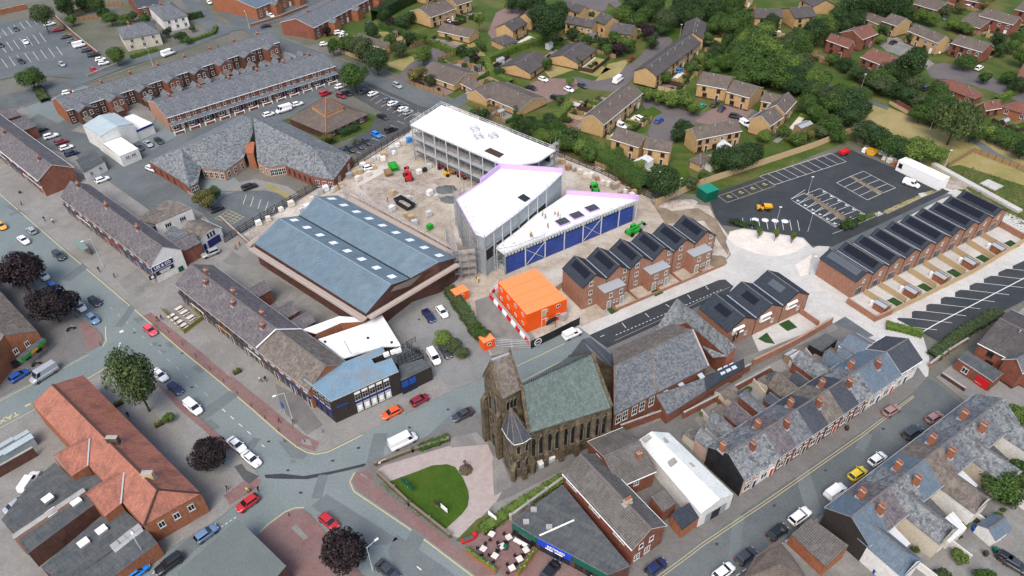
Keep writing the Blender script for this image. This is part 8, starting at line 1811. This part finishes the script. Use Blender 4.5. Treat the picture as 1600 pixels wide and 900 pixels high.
def skip(x,y,dx,dy,L,W,h,mat,label,load=None):
 t = rig('skip',label, 'skip',x,y,dx,dy);b = MB();k = .8;a =[(-L/2+k,-W/2,0),(L/2-k,-W/2,0),(L/2-k,W/2,0),(-L/2+k,W/2,0)];c =[(-L/2,-W/2-.1,h),(L/2,-W/2-.1,h),(L/2,W/2+.1,h),(-L/2,W/2+.1,h)]
 b.face(a)
 for i in range(4):
  j =(i+1)%4;b.face([a[i],a[j],c[j],c[i]]);b.beam(c[i],c[j],.14,.12)
  if i%2==0:
   for s in (.2,.4,.6,.8):b.beam(Vector(a[i]).lerp(Vector(a[j]),s),Vector(c[i]).lerp(Vector(c[j]),s),.12,.02)
 b.build('body',mat,t)
 if load:pile_mesh(t,L*.42,W*.42,h*.5,load,h*.45)
def pile_mesh(t,rx,ry,h,mat,z0=.0,name='heap',seed=3):
 rng = random.Random(seed+int(rx*100));b = MB();n = 18;R = 6;V =[]
 for j in range(R+1):
  s = j/R;ring =[]
  for i in range(n):a = 2*PI*i/n;k =(1-s)*rng.uniform(.85,1.15);ring.append((rx*k*math.cos(a),ry*k*math.sin(a),z0+h*(s**.9)*rng.uniform(.8,1.1)))
  V.append(ring)
 for j in range(R):
  for i in range(n):q =(i+1)%n;b.face([V[j][i],V[j][q],V[j+1][q],V[j+1][i]])
 return b.build(name,mat,t,True)
def heap(x,y,rx,ry,h,mat,label,dx=1,dy=0):
 t = rig('spoil_heap',label, 'heap',x,y,dx,dy);pile_mesh(t,rx,ry,h,mat)
telehandler(638,279,-.4,-1, 'red_paint', 'red telehandler with raised forks on the pale site ground');telehandler(990,364,1,-.5, 'green_paint', 'bright green telescopic machine behind the three storey houses');dumper(703,273,1,-.3, 'yellow site dumper under the long white roofed block');dumper(1193,328,1,.05, 'yellow dumper parked in the new car park');dumper(724,277,1,.4, 'red site dumper under the long white roofed block', 'red_paint');dumper(929,297,-.4,-1, 'green site dumper by the railed fence', 'green_paint');dumper(694,264,1,.2, 'dark red dumper half hidden behind a steel column', 'paint_dark_red')
skip(633,322,1,.62,6.5,2.4,1.5, 'steel_dark', 'long dark roll-off skip filled with rubble on the site', 'rubble');skip(615,265,.5,.8,3.8,2.2,1.5, 'green_paint', 'green skip with dark contents on the site');skip(607,274,.5,.8,3,1.8,1.3, 'timber', 'rusty skip beside the green skip');skip(1361,241,1,.3,3.2,2,1.4, 'yellow_paint', 'yellow skip among the stacked materials by the car park', 'rubble')
heap(697,296,3.2,2.4,.8, 'asphalt_mid', 'dark grey aggregate heap near the tall white roof');heap(702,312,2.6,2.0,.7, 'asphalt_mid', 'smaller dark grey aggregate heap beside the lilac edge');heap(1060,318,5.5,1.8,1.0, 'rubble', 'long heap of pale rubbish bags and debris by the timber fence',1,-.1);heap(1485,288,4.5,3.0,.5, 'rubble', 'low pinkish rubble heap at the end of the row of ten');heap(1120,408,2.5,2.5,.4, 'site_spoil', 'round brown soil heap beside the pale plaza');heap(945,262,4,1.2,.6, 'rubble', 'line of rubble along the railed fence')
for i,(x,y,m) in enumerate(((1354,233, 'paint_silver'),(1350,238, 'white_paint'),(1376,241, 'membrane_white'),(1384,245, 'paving_cream'),(1381,250, 'paving_cream'),(1392,248, 'membrane_white'),(1389,254, 'paving_cream'),(1398,253, 'paint_silver'),(1396,259, 'brick_orange'),(1403,258, 'brick_orange'),(1409,259, 'brick_new'),(568,262, 'membrane_white'),(585,264, 'pale_timber'),(576,274, 'paving_cream'),(560,282, 'paving_cream'),(600,245, 'pale_timber'),(612,236, 'galvanised'),(622,230, 'membrane_white'),(630,226, 'galvanised'),(640,222, 'paint_bright_blue'),(664,268, 'steel_dark'),(671,262, 'galvanised'),(655,272, 'membrane_white'),(672,305, 'membrane_white'),(682,310, 'galvanised'),(664,366, 'pale_timber'),(672,358, 'green_paint'),(648,352, 'galvanised'),(965,290, 'pale_timber'),(980,300, 'brick_pink'),(990,304, 'brick_pink'),(456,322, 'paving_cream'),(440,330, 'membrane_white'),(420,345, 'paving_cream'),(405,352, 'membrane_white'),(880,498, 'paint_silver'),(730,482, 'green_paint'),(748,518, 'barrier_white'))+tuple((470+8.2*i+RND.uniform(-3,3),322-5.1*i+RND.uniform(0,12),RND.choice(('paving_cream', 'membrane_white', 'galvanised', 'pale_timber', 'brick_pink', 'paint_silver'))) for i in range(20))+tuple((RND.uniform(560,690),RND.uniform(330,385)-30,RND.choice(('pale_timber', 'galvanised', 'membrane_white'))) for i in range(7))+tuple((870+9*i,252+4.2*i+RND.uniform(-1,5),RND.choice(('rubble', 'paving_cream', 'brick_pink', 'pale_timber'))) for i in range(14))):
 c = P(x,y,.1);t = thing('material_stack', 'stack of building material on a pallet at the site', 'pallet stack',c,.45+.2*(i%3), 'stacked building materials');s = 1.0+.12*(i%4)
 obj('pallet',cached('pal', lambda :MB().box(-.6,.6,-.5,-.4,0,.1).box(-.6,.6,.4,.5,0,.1).box(-.6,.6,-.05,.05,0,.1).box(-.62,.62,-.52,.52,.1,.14).mesh('pallet', 'pale_timber')),t).scale =(s,s,1)
 b = MB()
 for k in range(3):b.box(-.6*s+.02*k,.6*s-.03*k,-.5*s+.03*k,.5*s-.01*k,.15+k*.36*s,.13+(k+1)*.36*s)
 b.build('load',m,t)
def container(x,y,dx,dy,L,W,h,mat,label,name='container',top=None):
 t = rig(name,label,name.replace('_', ' '),x,y,dx,dy);MB().box(-L/2,L/2,-W/2,W/2,.1,h).build('body',mat,t);b = MB();n = int(L/.35)
 for i in range(n):q = -L/2+L*(i+.5)/n;b.box(q-.06,q+.06,-W/2-.05,-W/2,.2,h-.15)
 b.build('corrugation',mat,t);MB().box(-L/2-.06,L/2+.06,-W/2-.06,W/2+.06,h,h+.12).build('roof',top or mat,t)
 return t
container(1104,309,1,-.36,4.2,3.8,3.0, 'dark_green_paint', 'dark green substation kiosk beside the wheelchair bays', 'kiosk', 'kiosk_green')
t = container(1437,279,1,.48,13.5,3.6,3.2, 'white_paint', 'long white site cabin by the new car park with a white van in front', 'site_office');put_window(t,(-5.6,-1.86,1.5),0,1.1,1.0, 'black',1)
sb = rig('concrete_platform', 'long pale concrete strip at the end of the row of ten', 'platform',1522,293,1,.55);MB().box(-14,14,-.9,.9,0,.7).build('beam', 'paving_new',sb);sb = rig('concrete_pad', 'square pale concrete pad in the rough meadow', 'concrete pad',1549,290,1,.45);MB().box(-2.2,2.2,-1.9,1.9,0,.4).build('slab', 'paving_new',sb)
t = rig('trailer', 'red tipping trailer at the corner of the new car park', 'trailer',1318,241,1,-.4);MB().box(-1.6,1.6,-.85,.85,.5,1.3).build('body', 'red_paint',t);wheels(t,.6,1.9,.35);MB().beam((1.6,0,.5),(2.8,0,.45),.1,.1).build('drawbar', 'steel_dark',t)
t = rig('trampoline', 'round black trampoline in the fenced estate garden', 'trampoline',903,165,1,0);MB().lathe([(2.0,.75),(2.0,.8),(1.8,.82)],20,mi=0).build('mat', 'black_trim',t);MB().lathe([(2.05,.74),(2.25,.78),(2.05,.83),(1.9,.85)],20).build('rim', 'galvanised',t)
for a in range(6):MB().tube((2*math.cos(a),2*math.sin(a),0),(2*math.cos(a),2*math.sin(a),.8),.04).build('leg', 'galvanised',t)
# street furniture
for x,y,h,dx,dy,l_ in ((162,417,8.5,-1,.4, 'tall grey street lamp beside the bus shelter'),(458,658,8,-1,.4, 'tall street lamp in front of the blue roofed bank'),(583,893,7,1,-.8, 'street lamp beside the lowest purple tree'),(233,878,6,-.5,-1, 'street lamp against the lower left brick wall'),(240,105,7,-1,-.6, 'street lamp in front of the semi-detached pair'),(390,45,7,-1,-1, 'street lamp at the upper junction'),(1452,205,6,1,0, 'lamp post on the dry field edge')):street_lamp(x,y,h,dx,dy,1.8,l_)
for x,y,l_ in ((1262,304, 'lamp post standing by the family bays'),(1262,362, 'lamp post at the car park ramp corner'),(1212,352, 'lamp post behind the saplings'),(1265,430, 'lamp post at the near end of the row of ten'),(1436,258, 'lamp post behind the white site office'),(1402,248, 'lamp post behind the pallet stacks'),(1475,262, 'lamp post at the concrete strip'),(1060,306, 'lamp post inside the tall timber fence'),(1346,190, 'lamp post by the dry field hedge'),(1345,140, 'lamp post on the grass strip'),(1062,60, 'lamp post at the end of the estate lawn')):street_lamp(x,y,5.5,1,0,0,l_,.12,False,.05)
for i in range(9):bollard(264+i*21.5,520+i*19.2)
for x,y in ((445,690),(476,690),(505,676),(158,540),(175,562),(392,768),(402,775),(120,497),(405,730),(452,806)):bollard(x,y)
post_sign(447,650, 'blue and white information sign on a post before the bank', 'blue_paint',1.0,1.6,4.0,1,.8);post_sign(598,724, 'white street name board by the churchyard corner', 'barrier_white',1.6,.5,.9,1,-.45)
for x,y,m,w_,l_ in ((637,762, 'dark_green_paint',3.2, 'green framed notice board on the churchyard lawn'),(683,792, 'dark_timber',1.2, 'small dark notice board on the churchyard lawn'),(695,800, 'barrier_white',1.6, 'white notice board on the churchyard lawn'),(770,812, 'barrier_white',2.0, 'white banner board in the planted bed by the shop')):post_sign(x,y,l_,m,w_,1.2,1.8,1,.85, 'notice board', 'notice_board')
t = rig('memorial', 'small stone cross memorial on the pink churchyard path', 'memorial',728,735,1,.6);MB().lathe([(1.3,0),(1.3,.25),(.9,.3),(.9,.55),(.5,.6),(.4,1.2)],8).build('plinth', 'sandstone',t);MB().box(-.14,.14,-.14,.14,1.2,2.9).box(-.45,.45,-.13,.13,2.1,2.4).build('cross', 'sandstone',t)
for j in range(2):
 t = rig('wheeled_cage',('pale wheeled container by the church wall, nearer the turret', 'pale wheeled container by the church wall, farther from the turret')[j], 'container',847+11*j,727-6*j,1,-.55);MB().box(-.9,.9,-.6,.6,.15,1.2).build('body', 'galvanised',t);MB().box(-.95,.95,-.65,.65,1.2,1.3).build('lid', 'membrane_white',t)
 for s in (-1,1):MB().lathe([(.1,-.05),(.1,.05)],8,(s*.7,-.5,.1)).build('castor', 'rubber',t)
t = rig('bus_shelter', 'green roofed glass bus shelter on the main road pavement', 'bus shelter',132,395,.8,.72);MB().box(-2.8,2.8,-.8,.8,2.4,2.5).build('roof', 'shelter_roof',t);MB().face([(-2.7,.7,.3),(2.7,.7,.3),(2.7,.7,2.3),(-2.7,.7,2.3)]).build('glass_panel', 'pale_glass',t);MB().box(-1.8,1.8,.3,.6,.45,.5).build('seat', 'timber',t)
for x in (-2.7,0,2.7):MB().tube((x,.7,0),(x,.7,2.4),.05).build('post', 'dark_green_paint',t)
def cafe_set(x,y,a,l_,n=4):
 c = P(x,y,.17);t = thing('cafe_table',l_+' table', 'table',c,a, 'tables of the brick terrace');MB().box(-.5,.5,-.5,.5,.72,.77).build('table_top', 'paving_cream',t);MB().lathe([(.3,0),(.05,.06),(.05,.72)],8).build('leg', 'steel_dark',t)
 for k in range(n):
  b = a+k*PI/2+.3;ch = thing('cafe_chair', 'dark chair round a square table of the brick terrace', 'chair',c+Vector((math.cos(b)*.95,math.sin(b)*.95,0)),b, 'dark chairs of the brick terrace')
  obj('seat',cached('cs', lambda :MB().box(-.22,.22,-.22,.22,.43,.48).mesh('seat', 'black_trim')),ch);obj('backrest',cached('cb', lambda :MB().box(.18,.23,-.22,.22,.48,.9).mesh('backrest', 'black_trim')),ch)
  for q in ((-.19,-.19),(.19,-.19),(.19,.19),(-.19,.19)):obj('leg',cached('cl', lambda :MB().box(-.02,.02,-.02,.02,0,.43).mesh('leg', 'black_trim')),ch,(*q,0))
for x,y,l_ in ((768.5,838, 'square pale top terrace'),(795,843, 'square pale wall side terrace'),(785,857, 'square green side terrace'),(755.5,861, 'square roadside terrace'),(773.5,872, 'square planter side terrace'),(822,863, 'square shop side terrace'),(812,877, 'square middle terrace'),(800,891, 'square lowest terrace'),(925,898, 'square table by green fascia')):cafe_set(x,y,.5+x%1,l_,3)
def parasol(x,y,mat,l_,z0=.17,r=1.5):
 t = rig('parasol',l_, 'parasol',x,y,1,0,z0);MB().tube((0,0,0),(0,0,2.4),.03).build('pole', 'galvanised',t);MB().lathe([(r,2.0),(r*.5,2.3),(.05,2.5)],8).build('canopy',mat,t)
t = rig('bench', 'pale slab bench against the green shopfront', 'bench',813,850,1,.55,.17);MB().box(-1.2,1.2,-.35,.35,.4,.5).build('seat', 'membrane_white',t);MB().box(-1,-.8,-.3,.3,0,.4).build('leg', 'concrete',t);MB().box(.8,1,-.3,.3,0,.4).build('leg', 'concrete',t)
for x,y,c_,l_ in ((790,857, 'dark_green_paint', 'round green seat beside a terrace table'),(742,838, 'red_paint', 'round red post box style bin beside the terrace')):t = rig('round_seat',l_, 'seat',x,y,1,0,.17);MB().lathe([(.4,0),(.45,.5),(.35,.9),(.05,.95)],12).build('body',c_,t)
t = rig('parcel_bench', 'red framed box bench beside the terrace planter', 'bench',731,845,1,-.4,.17);MB().box(-1.1,1.1,-.35,.35,.1,.6).build('body', 'red_paint',t);MB().box(-.7,.9,-.3,.3,.6,.75).build('top', 'felt',t)
for l_,q in (('orange timber planter along the roadside edge of the terrace',((729,863),(776,897))),('orange timber planter on the shop side of the terrace',((838,862),(808,902)))):
 wall_run('planter',l_,q,.75,.5, 'terracotta', 'planter',z0=.17);hedge(l_.replace('timber planter', 'planter greenery').replace('orange', 'low'),q,.5,.35, 'leaf_flower', 'terrace planting',name='planting',z0=.9)
sc = fence('terrace_fence', 'yellow green slatted fence round the pavement seating',[(254,486),(262,494),(289,522),(318,500),(300,484)],1.1,1.6, 'fence_olive', 'fence_olive', 'pavement seating',.15)
for i,(x,y) in enumerate(((269,497),(275,502),(281,507),(287,512),(281,485),(289,491),(299,499))):
 t = rig('picnic_bench', 'pale wooden picnic bench inside the yellow green fence', 'picnic bench',x,y,1,-.6,.15);t['group'] = 'picnic benches'
 MB().box(-.8,.8,-.35,.35,.7,.76).build('table_top', 'paving_cream',t)
 for s in (-1,1):MB().box(-.8,.8,s*.75-.12,s*.75+.12,.42,.47).build('seat', 'paving_cream',t);MB().beam((-.6,s*.75,.1),(-.6,0,.65),.06,.06).beam((.6,s*.75,.1),(.6,0,.65),.06,.06).build('leg_frame', 'timber',t)
for x,y,l_ in ((262,655, 'square planter with a bright shrub beside the orange roof'),(249,664, 'flower planter beside the orange roofed building'),(371,582, 'flower planter on the shop forecourt'),(186,632, 'slatted tree planter under the drooping tree')):t = rig('street_planter',l_, 'planter',x,y,1,-.5,.14);MB().box(-.8,.8,-.5,.5,0,.6).build('tub', 'dark_timber',t);obj('plants',leaf_mesh(np.random.default_rng(3).normal(0,1,(160,3))*[.4,.28,.16]+[0,0,.75],np.tile([[0,0,1.]],(160,1)),.1,np.random.default_rng(4), 'leaf_flower', 'plants'),t)
for i,(x,y) in enumerate(((1155,640),(1124,640),(1218,590),(1322,672),(1388,880),(1365,895),(1412,855),(1440,850),(1536,815),(1520,830),(1552,862),(1538,868))):wheelie_bin(x,y,('black', 'blue', 'green', 'brown')[i%4])
for i,(x,y) in enumerate(((112,516),(58,571))):t = rig('motorcycle',('dark motorcycle near the purple trees', 'dark motorcycle outside the green canopy shop')[i], 'motorcycle',x,y,1,-.4,.14);[obj('wheel',cached('mw', lambda :MB().lathe([(.2,-.06),(.31,-.05),(.31,.05),(.2,.06)],12).mesh('wheel', 'rubber')),t,(s,0,.31)).__setattr__('rotation_euler',(PI/2,0,0)) for s in (-.7,.7)];MB().beam((-.5,0,.5),(.5,0,.6),.22,.25).beam((-.75,0,.75),(-.05,0,.8),.25,.1).build('frame', 'black_trim',t);MB().tube((.5,0,.5),(.4,0,1.05),.04).tube((.4,-.35,1.05),(.4,.35,1.05),.03).build('handlebar', 'galvanised',t)
# people
for q in """71 346 black black 1|82 347 grey navy 1|84 349 white black 1|35 321 pink navy 0|156 425 black black 1|180 434 grey black 0|408 597 white black 1|416 596 black black 1|437 661 red navy 1|459 663 black black 1|202 652 black navy 0|356 766 black black 1|247 502 red black 1|254 500 purple navy 1|405 768 black black 0|342 76 black black 1|388 770 yellow grey 0|744 436 orange navy 0|748 441 yellow black 1|606 316 orange navy 1|848 338 yellow navy 0 6.5|852 342 orange black 1 6.5|867 336 yellow navy 1 6.5|872 339 orange navy 0 6.5|875 344 yellow black 0 6.5|856 357 orange navy 1 6.5|829 370 yellow black 0 6.5|831 372 orange navy 1 6.5|369 390 orange navy 1|375 384 orange navy 0|780 858 navy black 2|930 893 white black 0|500 316 yellow navy 0""".split('|'):
 k = q.split();hi = len(k)>5;site = hi or k[2] in ('orange', 'yellow')
 person(float(k[0]),float(k[1]),k[2],k[3],f'{"worker" if site else "person"} in {k[2]} top and {k[3]} trousers '+('on the white wedge roof' if hi else 'on the building site' if site and float(k[1])<500 else 'on the pavement' if k[4]!='2' else 'seated at a terrace table'),int(k[4]),RND.uniform(-1,1),RND.uniform(-1,1),float(k[5]) if hi else .16)
 # the gardens round the estate houses
def paved(p):
 for g in PAVED:
  ins = False;j = len(g)-1
  for i in range(len(g)):
   if (g[i][1]>p.y)!=(g[j][1]>p.y) and p.x<(g[j][0]-g[i][0])*(p.y-g[i][1])/(g[j][1]-g[i][1])+g[i][0]:ins = not ins
   j = i
  if ins: return True
 return False
EST =[t for t in THINGS if (t.get('group') or '').endswith('houses of the estate')];nz =[.068]
BOX =[(t.location.copy(),t.rotation_euler[2]) for t in EST]
for t in EST:
 r = t.rotation_euler[2];u = Vector((math.cos(r),math.sin(r),0));v = Vector((-u.y,u.x,0));o = t.location;W = max(v_.co.x for v_ in KIDS(t)[0].data.vertices)
 for s in (1,-1):
  y0,y1 = s*5.2,s*(10.5+RND.random()*3);c =[o+u*x+v*y for x,y in ((.2,y0),(W-.2,y0),(W-.2,y1),(.2,y1))]
  if any(paved(q) for q in c+[(c[0]+c[2])/2,(c[2]+c[3])/2]) or any(pix(q)[1]>305 for q in c):continue
  if any((b-(c[2]+c[3])/2).length<6 or (b+Vector((math.cos(a),math.sin(a),0))*4-(c[2]+c[3])/2).length<5 for b,a in BOX):continue
  nz[0]+=.0007;k = RND.random();m = 'grass_dry' if k<.35 else 'grass_bright' if k<.65 else 'slabs_grey' if k<.85 else 'block_drive'
  struct(MB().prism([(q.x,q.y) for q in c],0,nz[0]).build('garden',m));f = .35+.2*RND.random()
  struct(MB().prism([(q.x,q.y) for q in (c[0],c[1],c[1].lerp(c[2],f*.6),c[0].lerp(c[3],f*.6))],0,nz[0]+.05).build('patio',RND.choice(('slabs_grey', 'paving_cream', 'block_drive'))))
  if RND.random()<.85:fence('fence', 'garden fence of the estate',[c[0],c[3],c[2]],1.6,2.4,RND.choice(('timber', 'pale_timber', 'dark_timber')), 'dark_timber', 'estate back fences',world=True)
  if RND.random()<.35:hedge('clipped garden hedge of the estate',[c[1],c[2]],.9,1.3,RND.choice(('leaf_green', 'leaf_bright')), 'estate garden hedges',True,dens=12)
  for _ in range(RND.randint(2,4)):
   q = c[0].lerp(c[1],RND.uniform(.1,.9)).lerp(c[3].lerp(c[2],RND.uniform(.1,.9)),RND.uniform(.55,.95));x,y = pix(q+Vector((0,0,.8)));tree(x,y,RND.uniform(1.3,3.0),RND.uniform(1.2,2.4),RND.choice(('green', 'bright', 'dull', 'dark', 'olive', 'copper')))
for x0,y0,x1,y1,n in ((1095,640,1290,545,9),(1405,860,1580,780,12),(120,180,420,85,5)):  # yard pots and shrubs
 for i in range(n):s =(i+.5)/n;tree(x0+(x1-x0)*s+RND.uniform(-9,9),y0+(y1-y0)*s+RND.uniform(2,22),RND.uniform(1,1.9),RND.uniform(.9,1.7),RND.choice(('green', 'bright', 'dull')))
 # where several things are alike, say which by their order
NUM = 'first second third fourth fifth sixth seventh eighth ninth tenth eleventh twelfth thirteenth fourteenth fifteenth sixteenth seventeenth eighteenth nineteenth twentieth'.split()
def nth(i):
 if i<20: return NUM[i]
 T =('', '', 'twenty', 'thirty', 'forty', 'fifty', 'sixty', 'seventy', 'eighty', 'ninety')[min(9,(i+1)//10)];r =(i+1)%10
 return f'{T}-{NUM[r - 1]}' if r else T.replace('ty', 'tieth')
LAND =[(P(float(a),float(b),0),n) for a,b,n in (r_.split(' ',2) for r_ in '''70 80 the upper left car park|215 55 the semi-detached pair|380 140 the bay windowed terrace|330 265 the slate library|510 190 the square day centre|705 535 the bank yard|930 250 the railed site fence|600 270 the site skips|1060 80 the curved estate row|1040 190 the estate turning area|770 40 the brick cul de sac|800 95 the long bright hedge|890 95 the dark roofed bungalows|740 155 the brown bungalows|660 60 the corner bungalow|858 35 the great dark tree|1080 8 the top edge woodland|1210 90 the thick tree belt|1220 185 the solar panelled house|1410 170 the footpath bridge|1360 70 the red houses|1460 50 the buff semi-detached pair|1550 40 the far right houses|1500 135 the red hipped bungalow|1490 225 the dry field|1380 250 the pallet stacks|1300 320 the new car park|1430 390 the row of ten|1200 620 the long terrace yards|1490 840 the lower terrace gardens|690 770 the church lawn|1130 262 the tall timber fence|940 115 the estate road bend|560 70 the dull lone bungalow|940 190 the long buff row|1120 210 the buff row of three|1150 130 the buff twin houses|250 650 the orange roofed building|60 440 the left edge trees|200 20 the top left gardens|1230 15 the top edge buff houses|930 35 the upper estate row|450 330 the market hall|1060 312 the debris heap|720 480 the green tarpaulin'''.split('|'))]
for t in THINGS:
 g = t.get('group') or ''
 if g in ('trees of the neighbourhood', 'bushes in the gardens', 'estate back fences', 'stacked building materials', 'estate garden hedges') or g.endswith('houses of the estate'):
  c = t.matrix_basis.translation;t['label'] = t['label'].replace(' on the estate', '').replace(' of the estate', '').replace(' at the site', '')+' '+('beside ' if 'house' not in g else 'near ')+min(LAND,key= lambda l:(l[0]-c).length)[1]
SAME ={}
for t in THINGS:SAME.setdefault((t['label'],t['category']),[]).append(t)
for (l_,c_),ts in SAME.items():
 if len(ts)<2:continue
 ts.sort(key= lambda t:pix(t.matrix_basis.translation)[0])
 for i,t in enumerate(ts):
  t['label'] = f'{l_}, '+('leftmost' if i==0 else 'rightmost' if i==len(ts)-1 else f'{nth(i)} from the left')
  if not t.get('group'):t['group'] = l_
bpy.context.view_layer.update()
